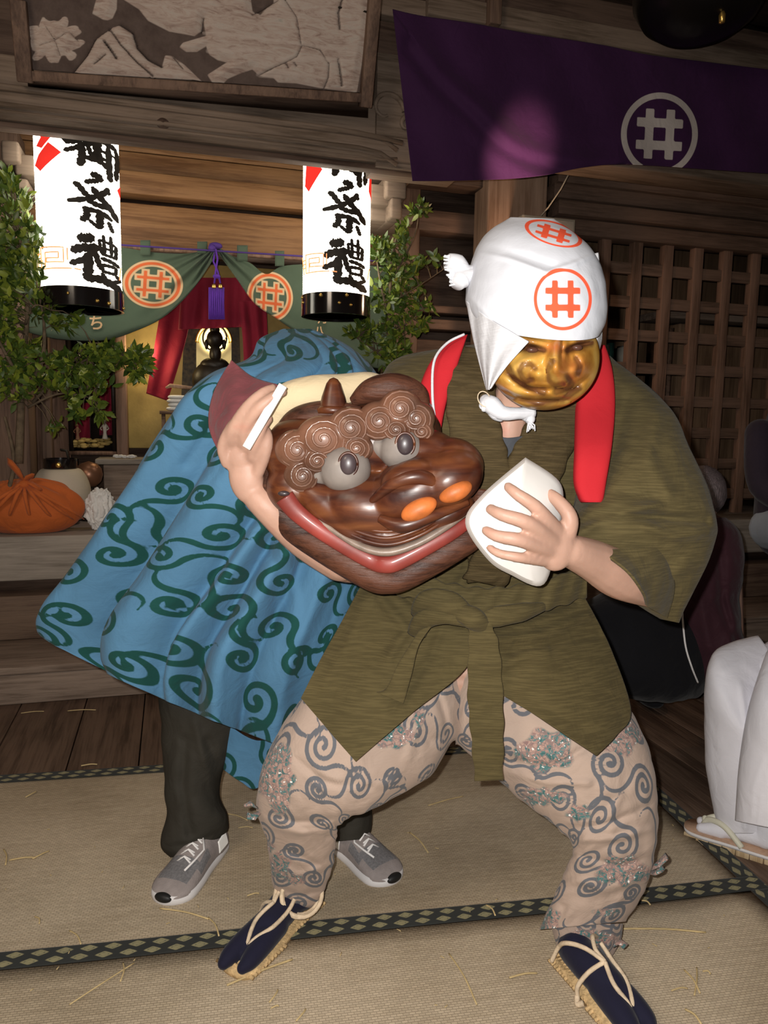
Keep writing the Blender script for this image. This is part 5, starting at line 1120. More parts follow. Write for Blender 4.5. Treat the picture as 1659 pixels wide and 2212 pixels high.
# chest skin in the neckline belongs to the body; a small v of skin above the undershirt
# ---- skirts of the jacket
ws = lambda a, b, q: .006*nz(q[0]*.012, q[1]*.012, 3)+.005*math.sin(a*7+b*3)*(b)+.012*math.sin(math.pi*a)*math.sin(math.pi*min(1, b*1.2))
sk1 = Sheet([(782, 1262, 1.60), (880, 1290, 1.555), (1040, 1310, 1.535)], [(650, 1508, 1.47), (710, 1578, 1.42), (768, 1645, 1.385)], [(782, 1262, 1.60), (735, 1350, 1.56), (690, 1430, 1.51), (650, 1508, 1.47)], [(1040, 1310, 1.535), (1012, 1435, 1.50), (890, 1540, 1.44), (768, 1645, 1.385)], 110, 110, ws)
f1 = Folds([([(820, 1290), (880, 1360), (840, 1420)], 12, .007), ([(860, 1280), (930, 1330), (1000, 1350)], 9, -.007), ([(905, 1290), (950, 1310), (1020, 1330)], 8, .007), ([(960, 1340), (930, 1420), (850, 1530)], 12, -.004), ([(790, 1290), (760, 1380), (700, 1480)], 16, .005)]); f1.it = [(p, w, a*1.5) for p, w, a in f1.it]; push(sk1, f1)
sk1.mb.build('jacket_skirt', M['olive'], dn, solid=.004)
sk2 = Sheet([(990, 1310, 1.53), (1120, 1305, 1.545), (1262, 1290, 1.60)], [(1085, 1500, 1.47), (1180, 1560, 1.42), (1288, 1632, 1.39)], [(990, 1310, 1.53), (1030, 1400, 1.49), (1085, 1500, 1.47)], [(1262, 1290, 1.60), (1318, 1400, 1.57), (1362, 1535, 1.50), (1330, 1590, 1.44), (1288, 1632, 1.39)], 110, 110, ws)
f2 = Folds([([(1050, 1360), (1150, 1330), (1240, 1300)], 9, -.009), ([(1060, 1385), (1170, 1370), (1270, 1330)], 9, .008), ([(1080, 1410), (1180, 1395), (1290, 1370)], 10, -.006), ([(1090, 1440), (1140, 1410), (1180, 1405)], 10, .005)]); f2.it = [(p, w, a*1.5) for p, w, a in f2.it]; push(sk2, f2)
sk2.mb.build('jacket_skirt', M['olive_v'], dn, solid=.004)
# pocket patch seam on the left skirt
Sheet([(830, 1400, 1.503), (885, 1430, 1.495)], [(760, 1480, 1.475), (870, 1520, 1.455)], [(838, 1392, 1.505), (808, 1450, 1.48)], [(905, 1425, 1.49), (868, 1515, 1.456)], 20, 20, lambda a, b, q: .028).mb
# belt: bands, knot, hanging end
bw_ = lambda c, v, s, p: .003*math.sin(v*70+2*c)+.003*nz(v*9, c*2, 7)
strap([((800, 1214, 1.62), (802, 1262, 1.62)), ((880, 1232, 1.535), (878, 1290, 1.53)), ((980, 1262, 1.515), (975, 1318, 1.505)), ((1080, 1268, 1.512), (1078, 1330, 1.505)), ((1180, 1250, 1.53), (1182, 1316, 1.525)), ((1268, 1220, 1.60), (1268, 1290, 1.60))], 'waist_sash', M['olive'], .022, 120, disp=bw_)
kb = MB()
for q, r, fl_ in (([(905, 1330, 1.50), (925, 1300, 1.47), (975, 1305, 1.455), (1015, 1335, 1.46)], [.018, .026, .026, .014], .55), ([(1185, 1308, 1.515), (1130, 1322, 1.47), (1075, 1332, 1.455), (1030, 1345, 1.46)], [.006, .020, .022, .014], .55), ([(900, 1370, 1.50), (915, 1340, 1.475), (960, 1330, 1.455), (1020, 1345, 1.46)], [.020, .022, .018, .012], .5), ([(990, 1320, 1.46), (1020, 1335, 1.445), (1045, 1352, 1.46)], [.018, .024, .018], .8)):
    kb.tube([tuple(x[:3]) for x in cr([list(PY(*p)) for p in q], 20)], list(np.interp(np.linspace(0, 1, 20), np.linspace(0, 1, len(r)), r)), 16, flat=fl_, up=(0, -1, 0))
kb.build('sash_knot', M['olive'], dn)
strap([((1012, 1350, 1.455), (1060, 1345, 1.455)), ((1012, 1400, 1.452), (1078, 1395, 1.45)), ((1010, 1500, 1.445), (1086, 1490, 1.442)), ((1018, 1600, 1.445), (1088, 1595, 1.442)), ((1026, 1688, 1.45), (1086, 1685, 1.447))], 'sash_end', M['olive'], .008, 100, disp=lambda c, v, s, p: .0015*math.sin(v*40))
strap([((935, 1350, 1.475), (905, 1362, 1.475)), ((905, 1395, 1.46), (862, 1430, 1.46)), ((890, 1455, 1.45), (835, 1485, 1.45)), ((872, 1520, 1.44), (812, 1495, 1.44))], 'sash_end', M['olive'], .008, 60)
# ---- red collar bands over the shoulders
strap([((960, 745, 1.60), (1010, 722, 1.60)), ((925, 790, 1.565), (1000, 752, 1.57)), ((905, 850, 1.535), (972, 840, 1.54)), ((912, 910, 1.52), (955, 910, 1.525)), ((925, 980, 1.515), (945, 985, 1.515))], 'red_band', M['red'], .035, 80, 60)
dd = MB(); dd.tube([tuple(x) for x in cr([list(PY(*p)) for p in [(1003, 722, 1.545), (965, 742, 1.535), (938, 780, 1.505), (934, 850, 1.478), (940, 910, 1.464), (948, 955, 1.46)]], 40)], .0028, 8); dd.build('white_piping', M['scarf'], dn)
strap([((1270, 742, 1.60), (1305, 745, 1.60)), ((1250, 800, 1.56), (1320, 800, 1.57)), ((1245, 880, 1.53), (1326, 870, 1.54)), ((1242, 970, 1.47), (1320, 960, 1.475)), ((1240, 1040, 1.445), (1308, 1040, 1.445)), ((1250, 1075, 1.435), (1302, 1075, 1.435)), ((1256, 1085, 1.435), (1298, 1085, 1.435))], 'red_band', M['red'], .04, 90, 60)
# ---- headscarf
hs = Loft([(1105, 471, 1195, 474, 1.45, 1.45, .06), (1062, 498, 1240, 508, 1.44, 1.44, .19), (1034, 535, 1272, 545, 1.43, 1.44, .255), (1018, 590, 1293, 600, 1.42, 1.43, .285), (1008, 640, 1300, 655, 1.42, 1.42, .30), (1012, 665, 1299, 690, 1.42, 1.415, .30, 14), (1022, 680, 1290, 705, 1.42, 1.41, .30, 34)], 150, 260, lambda c, v, s, p: .0015*nz(p.x*40, p.z*40)+.004*max(0, -s)*0, sup=2.15, open_end=True)
fh = Folds([([(1032, 545), (1100, 560), (1180, 590), (1240, 570), (1290, 548)], 5, .006), ([(1015, 640), (1060, 690), (1130, 735)], 6, .005), ([(1040, 530), (1110, 548), (1190, 575)], 9, -.005)]); push(hs, fh, hs.fr)
def headink(px):
    c1 = crest(np.stack([(px[:, 0]-1215)/62, (px[:, 1]-647)/67], 1), 1.0, .055, .10)*.06
    q = px-np.array((1195, 506)); r = math.radians(17); q = np.stack([(q[:, 0]*math.cos(r)+q[:, 1]*math.sin(r))/64, (-q[:, 0]*math.sin(r)+q[:, 1]*math.cos(r))/25], 1)
    return np.minimum(c1, crest(q, 1.0, .07, .11)*.06)
hs.mb.build('headscarf', M['towel'], dn, attrs={'ink': np.where(hs.fr > 0, headink(hs.px), .05)}, solid=.003)
fp = Sheet([(1008, 650, 1.40), (1060, 690, 1.315), (1142, 738, 1.245)], [(1052, 842, 1.37), (1056, 842, 1.345), (1060, 838, 1.32)], [(1008, 650, 1.40), (1025, 740, 1.40), (1052, 842, 1.37)], [(1142, 738, 1.245), (1100, 785, 1.275), (1060, 838, 1.32)], 60, 60, lambda a, b, q: .0035*math.sin(a*22+b*2)*(1-b*.3)+.006*math.sin(math.pi*a))
fp.mb.build('headscarf_flap', M['scarf'], dn, solid=.003)
Sheet([(1284, 700, 1.36), (1299, 690, 1.40)], [(1270, 800, 1.37), (1276, 800, 1.38)], [(1284, 700, 1.36), (1288, 750, 1.36), (1270, 800, 1.37)], [(1299, 690, 1.40), (1298, 740, 1.40), (1276, 800, 1.38)], 10, 20).mb.build('headscarf_flap', M['scarf'], dn, solid=.003)
Sheet([(1240, 560, 1.36), (1292, 546, 1.39)], [(1250, 600, 1.32), (1298, 620, 1.38)], [(1240, 560, 1.36), (1250, 600, 1.32)], [(1292, 546, 1.39), (1298, 620, 1.38)], 10, 10, lambda a, b, q: .01).mb.build('folded_corner', M['scarf'], dn, solid=.004)
kn_ = MB()
for (q, r) in (([(1030, 585, 1.43), (1005, 588, 1.42), (985, 572, 1.415), (966, 565, 1.41)], [.014, .018, .024, .018]), ([(1030, 590, 1.43), (1010, 596, 1.415), (995, 605, 1.41), (986, 618, 1.405)], [.014, .018, .022, .014])):
    kn_.tube([tuple(x) for x in cr([list(PY(*p)) for p in q], 16)], list(np.interp(np.linspace(0, 1, 16), np.linspace(0, 1, 4), r)), 18, flat=.8)
for i in range(26):
    a = i/25; b_ = PY(970+(a*14), 552+a*62, 1.405); kn_.tube([b_+Vector((.012, .008, 0)), b_, b_+Vector((-.010+.004*math.sin(i*3), -.002, -.003*math.cos(i*2)))], .0018, 5)
kn_.build('headscarf_knot', M['scarf'], dn)
ck = MB()
for (q, r) in (([(1045, 862, 1.42), (1062, 875, 1.40), (1085, 892, 1.395), (1120, 893, 1.40), (1150, 890, 1.41)], [.010, .018, .014, .011, .013]), ([(1062, 880, 1.40), (1072, 895, 1.40), (1085, 905, 1.405)], [.014, .012, .006]), ([(1050, 868, 1.41), (1045, 880, 1.40), (1040, 882, 1.40)], [.012, .010, .004]), ([(1135, 895, 1.41), (1145, 905, 1.405), (1142, 912, 1.40)], [.012, .010, .006])):
    ck.tube([tuple(x) for x in cr([list(PY(*p)) for p in q], 16)], list(np.interp(np.linspace(0, 1, 16), np.linspace(0, 1, len(r)), r)), 14)
for i in range(6): ck.tube([PY(1142, 908, 1.40), PY(1140+i*3, 920+3*math.sin(i*2), 1.395), PY(1138+i*3.5, 930+4*math.cos(i), 1.395)], .0014, 5)
ck.build('chin_knot', M['scarf'], dn)
MB().tube([PY(1046+14*math.cos(t), 862-16*math.sin(t)+4*math.cos(t), 1.39) for t in np.linspace(.6, 5.2, 26)], .0011, 6).build('mask_cord', M['rope'], dn)
# ---- carved mask
def mat_mask():
    m, nt, b = newmat('lacquered_ochre_mask'); setb(b, .42, spec=.35); b.inputs['Coat Weight'].default_value = .25; b.inputs['Coat Roughness'].default_value = .15
    tc = N(nt, 'ShaderNodeTexCoord'); n = N(nt, 'ShaderNodeTexNoise', ins={'Vector': tc.outputs['Object'], 'Scale': 22.0, 'Detail': 5.0})
    c = ramp(nt, n.outputs[0], [(.32, (.34, .14, .018)), (.5, (.50, .26, .045)), (.68, (.60, .37, .09))])
    at = N(nt, 'ShaderNodeAttribute', attribute_name='crease_shade'); a2 = N(nt, 'ShaderNodeAttribute', attribute_name='ruddy')  # first attribute is shade painted into the carving's hollows
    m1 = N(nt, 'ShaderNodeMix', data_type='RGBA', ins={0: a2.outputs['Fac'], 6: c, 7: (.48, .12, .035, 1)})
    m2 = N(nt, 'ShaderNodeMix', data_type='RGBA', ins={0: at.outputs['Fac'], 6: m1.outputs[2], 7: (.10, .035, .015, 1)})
    nt.links.new(m2.outputs[2], b.inputs['Base Color']); return m
M['mask'] = mat_mask()
def gz(p, c, rx, ry, rot=0):
    q = p-np.array(c, float); cs, sn = math.cos(math.radians(rot)), math.sin(math.radians(rot)); x = q[:, 0]*cs+q[:, 1]*sn; y = -q[:, 0]*sn+q[:, 1]*cs; return np.exp(-(x/rx)**2-(y/ry)**2)
nr, na = 90, 160; pp = []; 
cxm, cym, rxm, rym, rot_ = 1175, 772, 119, 110, math.radians(-6)
for i in range(nr+1):
    r = (i/nr)
    for k in range(na):
        t = 2*math.pi*k/na; x = rxm*r*math.cos(t); y = rym*r*math.sin(t)*(1.02 if math.sin(t) > 0 else 1); pp.append((cxm+x*math.cos(rot_)-y*math.sin(rot_), cym+x*math.sin(rot_)+y*math.cos(rot_), r))
pp = np.array(pp); P2 = pp[:, :2]; r = pp[:, 2]
dep = .100*np.sqrt(np.clip(1-r**2*.97, 0, 1))
base_ = dep.copy()
dep += .030*gz(P2, (1207, 800), 22, 26, -10)+.020*gz(P2, (1200, 770), 12, 40, 8)      # nose and bridge
dep += .014*gz(P2, (1163, 808), 15, 13)+.010*gz(P2, (1238, 800), 12, 12)              # nostril wings
dep += .014*gz(P2, (1130, 790), 34, 14, -30)+.014*gz(P2, (1255, 785), 18, 26, 20)     # cheeks
dep -= .014*gz(P2, (1120, 822), 50, 8, 32); dep -= .010*gz(P2, (1240, 835), 34, 6, -35)
dep -= .020*gz(P2, (1142, 754), 26, 10, 8)+.020*gz(P2, (1250, 748), 24, 10, -18)      # eye sockets
dep += .012*gz(P2, (1148, 756), 13, 7)+.010*gz(P2, (1248, 752), 11, 7, -15)
dep += .014*gz(P2, (1140, 738), 34, 6, 8)+.014*gz(P2, (1255, 735), 26, 6, -15)
dep += .012*gz(P2, (1170, 848), 60, 10, 2)-.010*gz(P2, (1180, 836), 56, 5, 3)-.012*gz(P2, (1170, 862), 60, 5, 2)+.008*gz(P2, (1165, 872), 50, 9)
dep -= .006*gz(P2, (1100, 846), 40, 4, 25); dep += .006*gz(P2, (1220, 760), 5, 22, 5)-.005*gz(P2, (1212, 758), 3, 20, 5)
dep = base_+(dep-base_)*1.45
crease_shade = np.clip(gz(P2, (1142, 755), 26, 9, 8)*1.3+1.3*gz(P2, (1250, 748), 26, 10, -18)+.9*gz(P2, (1120, 824), 48, 6, 32)+.55*gz(P2, (1145, 810), 6, 12)+.5*gz(P2, (1225, 822), 7, 12, 30)+.6*gz(P2, (1160, 885), 110, 13)+.5*gz(P2, (1240, 838), 34, 5, -35)+.5*gz(P2, (1180, 838), 52, 3, 3)-.0*gz(P2, (1148, 754), 9, 4), 0, .95)  # shade painted into the colour of eye sockets and creases
ml_ = smin_strokes(P2, [([(1098, 792), (1112, 818), (1140, 838), (1175, 846)], 3.5), ([(1128, 812), (1122, 800), (1130, 788), (1146, 786), (1156, 796)], 2.5), ([(1128, 812), (1136, 822), (1150, 820)], 2.5), ([(1225, 812), (1235, 826), (1228, 838), (1200, 846)], 3), ([(1244, 775), (1252, 790), (1248, 806)], 2.5), ([(1195, 780), (1184, 800), (1186, 822), (1200, 832), (1216, 828)], 2.2), ([(1075, 838), (1110, 858), (1160, 868), (1215, 862), (1250, 838)], 3.5), ([(1110, 745), (1140, 742), (1175, 757)], 3.5), ([(1225, 757), (1250, 742), (1275, 742)], 3.5)], 100)
crease_shade = np.clip(crease_shade+.75*np.exp(-(np.maximum(ml_, 0)/4.5)**2), 0, .95); dep -= .0045*np.exp(-(np.maximum(ml_, 0)/4)**2)  # painted shade lines make the carved features stand out
rud = np.clip(gz(P2, (1245, 795), 20, 26, 20)*.6+gz(P2, (1195, 752), 26, 12)*.7+gz(P2, (1085, 840), 22, 12)*.5+.5*gz(P2, (1215, 790), 14, 30), 0, .9)
v = []
for (x, y, _), d in zip(pp, dep): v.append(PY(x, y, 1.375-d))
nV = len(v); v2 = [PY(x, y, 1.375-d+.010+0.004) for (x, y, _), d in zip(pp, dep)]
mm_ = MB(); fs_ = []
for i in range(nr):
    for k in range(na):
        k2 = (k+1) % na; fs_.append((i*na+k, i*na+k2, (i+1)*na+k2, (i+1)*na+k))
mm_.add(v, fs_); mk = mm_.build('mask', M['mask'], dn, attrs={'crease_shade': crease_shade, 'ruddy': rud}, solid=.004)
for (x, y, rx, ry, ro) in ((1150, 756, .010, .005, 0), (1247, 751, .009, .005, 0)): MB().ell(PY(x, y, 1.278), (rx, .006, ry), 16, 10).build('mask_eye', mat_plain('mask_eye_paint', (.07, .03, .02), .3), mk)
MB().tube([PY(1232, 868, 1.35), PY(1226, 862, 1.345), PY(1236, 850, 1.34), PY(1243, 842, 1.345), PY(1246, 848, 1.35)], .0026, 8).build('metal_clasp', M['brass'], mk)
# ---- white paper-wrapped block in the hand
wb = MB(); 
hull = [(1135, 988, 1.30), (1208, 1040, 1.31), (1216, 1100, 1.31), (1206, 1150, 1.31), (1175, 1262, 1.30), (1100, 1240, 1.28), (1050, 1205, 1.27), (1005, 1130, 1.26), (1040, 1070, 1.27)]
cen = (1120, 1130); v = []
for k, (f_, dY) in enumerate(((.0, -.012), (.55, -.010), (.92, -.002), (1.0, .012), (1.0, .05), (.92, .06))):
    q = cr(hull+[hull[0]], 73)[:-1]
    for (x, y, Y) in q: v.append(PY(cen[0]+(x-cen[0])*f_, cen[1]+(y-cen[1])*f_, (Y*f_+1.262*(1-f_))+dY))
n_ = 72; fc = []
for i in range(5):
    for k in range(n_): fc.append((i*n_+k, i*n_+(k+1) % n_, (i+1)*n_+(k+1) % n_, (i+1)*n_+k))
fc.append(tuple(5*n_+k for k in range(n_)))
tag(wb.add(v, fc).build('paper_packet', M['wpaper'], smooth=True, auto=35), 'white paper-wrapped packet gripped in the masked dancer\'s hand', 'packet')
# ============================================================= LION HEAD
def mat_lion():
    m, nt, b = newmat('red_brown_lacquer'); setb(b, .42, spec=.4); b.inputs['Coat Weight'].default_value = .25; b.inputs['Coat Roughness'].default_value = .25
    tc = N(nt, 'ShaderNodeTexCoord'); mp = N(nt, 'ShaderNodeMapping', ins={'Vector': tc.outputs['Object'], 'Rotation': (0, .55, 0), 'Scale': (3, 10, 16)})
    n = N(nt, 'ShaderNodeTexNoise', ins={'Vector': mp.outputs[0], 'Scale': 2.2, 'Detail': 6.0, 'Distortion': .5})
    c = ramp(nt, n.outputs[0], [(.34, (.030, .007, .004)), (.5, (.075, .020, .008)), (.66, (.135, .042, .014)), (.8, (.21, .08, .028))])
    nt.links.new(c, b.inputs['Base Color']); bump(nt, b, n.outputs[0], .15, .006); return m
M['lion'] = mat_lion()
M['lionb'] = mat_plain('brown_brow_lacquer', (.15, .068, .04), .45, .45, 16, spec=.45, bs=.05, coat=.3)
M['liond'] = mat_wood('dark_jaw_lacquer', (.035, .014, .009), (.085, .032, .018), 0, 1.6, .45, .5)
M['lionred'] = mat_plain('red_lacquer', (.22, .030, .022), .5, .3, 12, spec=.5, bs=.05, coat=.3)
M['lionorange'] = mat_plain('orange_lacquer', (.46, .125, .028), .5, .35, 30, spec=.4, bs=.15)
M['eyegrey'] = mat_plain('grey_eye_paint', (.235, .205, .185), .45, .2, 14, spec=.4, bs=.05, coat=.2)
M['eyedark'] = mat_plain('dark_pupil', (.05, .036, .04), .4, .3, spec=.5, bs=0, coat=.3)
M['cream'] = mat_cloth('cream_padding', (.58, .47, .30), .8, .12, slub=0, wr=.4)
LY = 1.36; PXM = lambda Y: Y/FPX*1.01
def RZ(deg): return Matrix.Rotation(math.radians(-deg), 3, 'Y')    # turn in the picture plane, clockwise in the photo
def blob(mb, x, y, Y, rx, ry, rd, rot=0, n=40, m=26, fn=None):
    k = PXM(Y); mb.ell(PY(x, y, Y), (rx*k, rd, ry*k), n, m, rot=Matrix.Rotation(math.radians(rot), 3, 'Y'), fn=fn)
def rope3(mb, pts, r, n=14, K=40, flat=1.0, up=None):
    q = cr([list(PY(*p[:3]))+[p[3] if len(p) > 3 else r] for p in pts], K); mb.tube([tuple(x[:3]) for x in q], [x[3] for x in q], n, flat=flat, up=up)
ln = thing('lion_head', 'glossy red-brown carved wooden lion dance head held tilted between the two dancers', 'mask')
mb = MB()
blob(mb, 662, 985, LY+.10, 90, 92, .10, -25); blob(mb, 790, 960, LY+.12, 165, 95, .11, -14); blob(mb, 870, 905, LY+.12, 70, 60, .08, 0)
blob(mb, 640, 1055, LY+.07, 66, 60, .07, 30); blob(mb, 730, 1100, LY+.05, 120, 52, .07, 34); blob(mb, 800, 1095, LY+.04, 120, 75, .08, 10)
blob(mb, 900, 1055, LY+.01, 120, 72, .075, -28); blob(mb, 965, 1035, LY+.0, 82, 62, .07, -30); blob(mb, 930, 990, LY+.05, 95, 60, .07, 25); blob(mb, 985, 1000, LY+.03, 62, 52, .06, 30)
blob(mb, 845, 1150, LY+.04, 110, 40, .07, -6); blob(mb, 880, 1030, LY-.035, 60, 34, .035, -24); blob(mb, 760, 1140, LY+.03, 80, 40, .05, 38); blob(mb, 960, 1110, LY+.02, 70, 30, .05, -26)
fleshy(mb, 'skull', M['lion'], ln, .0035, 6)
mb = MB()
rope3(mb, [(590, 1000, LY+.10, .030), (590, 1070, LY+.08, .034), (630, 1130, LY+.07, .032), (700, 1182, LY+.055, .031), (800, 1242, LY+.035, .030), (838, 1252, LY+.03, .028), (876, 1240, LY+.03, .030), (980, 1180, LY+.035, .030), (1030, 1140, LY+.05, .028), (1040, 1060, LY+.07, .022)], .03, 22, 70)
blob(mb, 800, 1180, LY+.10, 150, 45, .08, 0)
fleshy(mb, 'lower_jaw', M['liond'], ln, .0035, 5)
mb = MB(); rope3(mb, [(614, 1074, LY-.005, .019), (642, 1108, LY-.002, .017), (700, 1152, LY-.002, .0155), (795, 1208, LY+.002, .016), (834, 1220, LY-.008, .0165), (872, 1208, LY-.008, .016), (965, 1158, LY-.002, .014), (1012, 1128, LY+.01, .011)], .02, 18, 60, flat=.6, up=(0, -1, 0))
o = mb.build('lip', M['lionred'], ln); 
MB().ell(PY(613, 1066, LY-.019), (.011, .006, .005), 16, 10).build('lip_hole', M['eyedark'], o)
mb = MB(); rope3(mb, [(650, 1098, LY+.012, .007), (710, 1138, LY+.0, .009), (780, 1180, LY-.014, .011), (838, 1192, LY-.02, .012), (900, 1174, LY-.02, .011), (960, 1140, LY-.014, .010), (1010, 1105, LY+.0, .008)], .01, 12, 50, flat=.7)
mb.build('teeth_row', mat_plain('grey_brown_teeth', (.20, .15, .12), .4, .3, 30, spec=.5), ln)
mb = MB()
for j in range(3): rope3(mb, [(700, 1118-12*j, LY+.0, .003), (770, 1160-13*j, LY-.018, .004), (840, 1176-14*j, LY-.028, .004), (915, 1152-14*j, LY-.028, .004), (985, 1105-13*j, LY-.012, .003)], .004, 8, 40)
mb.build('lip_ridges', M['lion'], ln)
# crest flaps above the brows and the horn
mb = MB(); 
for pts in ([(606, 950, LY+.09, .02), (640, 912, LY+.08, .026), (690, 893, LY+.07, .024), (740, 886, LY+.06, .016), (780, 885, LY+.05, .006)], [(762, 868, LY+.06, .010), (800, 846, LY+.05, .024), (850, 838, LY+.05, .028), (900, 852, LY+.06, .022), (922, 884, LY+.06, .006)]):
    rope3(mb, pts, .02, 18, 40)
mb.build('crest', M['liond'], ln)
k = PXM(LY); hc = PY(720, 880, LY+.06)
MB().lathe([(34*k, -.010), (31*k, .0), (26*k, .02), (20*k, .035), (16*k, .045), (9*k, .053), (.001, .056)], hc, 28).lathe([(36*k, -.012), (38*k, -.004), (33*k, .002), (.001, .002)], hc, 28).build('horn', M['lion'], ln)
def brow(cx, cy, curls, label_):
    mb = MB()
    for (dx, dy, R_, rr, rot, ry, tw) in curls:
        c0 = (cx+dx, cy+dy); blob(mb, c0[0], c0[1], LY+.022+.02*rot, R_*1.05, R_*.98*ry, .040, 0, 26, 16)
    ob = fleshy(mb, 'brow', M['lionb'], ln, .003, 3)
    mb = MB()
    for (dx, dy, R_, rr, rot, ry, tw) in curls:
        t = np.linspace(.10, 1, 46); pts = []
        for q in t:
            a = tw+q*2*math.pi*3.4; rad = R_*q*.92; x = cx+dx+rad*math.cos(a); y = cy+dy+rad*math.sin(a)*ry
            dpt = .040*math.sqrt(max(0, 1-(q*.90)**2)); pts.append(tuple(PY(x, y, LY+.022+.02*rot-dpt-.002)))
        mb.tube(pts, [.0024]*46, 8)
    mb.build('brow_curl', M['lionb'], ob)
brow(700, 950, [(-2, -2, 56, 0, -.2, .92, 0), (-58, 22, 46, 0, .4, 1.0, 2), (-46, 78, 40, 0, .2, 1, 1), (58, -26, 48, 0, 0, .95, 3), (70, 18, 36, 0, -.1, .9, 1), (-14, 46, 34, 0, -.3, .9, 4)], 'l')
brow(845, 900, [(-26, 10, 46, 0, -.1, .95, 1), (20, -18, 44, 0, 0, .95, 3), (54, 4, 38, 0, .2, 1, 0), (66, 32, 26, 0, .3, .9, 2), (10, 28, 34, 0, -.2, .9, 5)], 'r')
def eye(cx, cy, r, dx, rr, rot, Y):
    mb = MB(); blob(mb, cx, cy, Y+.02, r*1.0, r*.92, .055, 0); blob(mb, cx-dx*.75, cy-2, Y+.035, r*1.0, r*.62, .04, rot); e = fleshy(mb, 'eye', M['eyegrey'], ln, .0025, 4)
    k = PXM(Y); pc = PY(cx+7, cy-10, Y-.036)
    MB().ell(pc, (17*k, .008, 22*k), 24, 14).build('pupil', M['eyedark'], e)
    MB().tube([PY(cx+7+20*math.cos(t), cy-10+25*math.sin(t), Y-.028) for t in np.linspace(0, 6.283, 36)], .0026, 8).build('eye_rim', M['lion'], e)
eye(745, 1013, 56, 42, 0, -20, LY-.008); eye(868, 970, 50, 38, 0, 18, LY+.005)
mb = MB(); blob(mb, 905, 1100, LY-.060, 42, 22, .020, -28); mb.build('nostril', M['lionorange'], ln)
mb = MB(); blob(mb, 984, 1062, LY-.058, 38, 21, .020, -26); mb.build('nostril', M['lionorange'], ln)
mb = MB(); rope3(mb, [(800, 1085, LY-.03, .006), (850, 1045, LY-.055, .012), (905, 1030, LY-.06, .014), (960, 1050, LY-.045, .010), (1000, 1040, LY-.03, .006)], .01, 12, 40); rope3(mb, [(880, 1010, LY-.03, .008), (930, 1025, LY-.045, .012), (968, 1050, LY-.045, .008)], .01, 12, 30); rope3(mb, [(820, 1120, LY-.04, .008), (870, 1135, LY-.055, .014), (940, 1112, LY-.05, .010), (1010, 1085, LY-.02, .007)], .01, 12, 40)
mb.build('nose_fold', M['lion'], ln)
mb = MB(); rope3(mb, [(590, 925, LY+.12, .026), (615, 872, LY+.11, .034), (670, 852, LY+.11, .036), (740, 845, LY+.12, .034), (800, 832, LY+.13, .026), (842, 836, LY+.15, .014)], .03, 20, 40)
mb.build('cream_padding', M['cream'], ln)
# ============================================================= REAR DANCER UNDER THE BLUE CLOTH
rd = thing('person', 'dancer bent under a blue arabesque cloth, in dark trousers and grey sneakers', 'person')
M['blue'] = mat_pattern('blue_arabesque_cloth', (.080, .20, .335), (.010, .062, .055), soft=.0009, var=.12, wr=.3, sheen=.1)
M['dtrous'] = mat_cloth('charcoal_trousers', (.034, .031, .025), .75, .15, slub=0, wr=.35, sheen=0)
mb = MB()
chain(mb, [PY(640, 830, 1.95), PY(570, 1000, 2.02), PY(540, 1250, 2.02)], [.08, .12, .12], 18)
mb.ell(PY(670, 830, 1.86), (.07, .08, .075), 20, 14)
chain(mb, [PY(640, 900, 1.88), PY(760, 1180, 1.62), PY(735, 1212, 1.50)], [.05, .045, .042])
chain(mb, [PY(735, 1212, 1.50), PY(660, 1165, 1.465), PY(590, 1105, 1.43), PY(556, 1075, 1.425)], [.043, .040, .033, .028])
mb.ell(PY(532, 1030, 1.42), (.034, .022, .052), 18, 12, rot=Matrix.Rotation(-.12, 3, 'Y')); mb.ell(PY(522, 985, 1.415), (.033, .020, .030), 16, 10)
fing(mb, [(505, 960, 1.41), (500, 935, 1.385), (530, 885, 1.365), (566, 850, 1.365), (590, 838, 1.375)], [.0135, .0125, .0115, .010, .008])
fing(mb, [(530, 960, 1.40), (530, 925, 1.375), (556, 885, 1.355), (590, 858, 1.355), (612, 846, 1.365)], [.0135, .0125, .0115, .010, .008])
fing(mb, [(545, 985, 1.40), (556, 945, 1.378), (566, 920, 1.375), (580, 905, 1.385)], [.0125, .012, .011, .009])
fing(mb, [(557, 1020, 1.41), (572, 980, 1.395), (577, 950, 1.39), (574, 930, 1.395)], [.013, .0125, .012, .010])
fing(mb, [(490, 1000, 1.415), (480, 965, 1.40), (496, 925, 1.385), (520, 895, 1.38)], [.0115, .0105, .009, .0075])
chain(mb, [PY(560, 1250, 1.98), PY(440, 1560, 1.97), PY(418, 1820, 1.92)], [.08, .05, .035], 16)
chain(mb, [PY(600, 1250, 2.05), PY(700, 1560, 2.04), PY(762, 1790, 1.94)], [.08, .05, .035], 16)
fleshy(mb, 'body', M['skin'], rd, .004, 3)
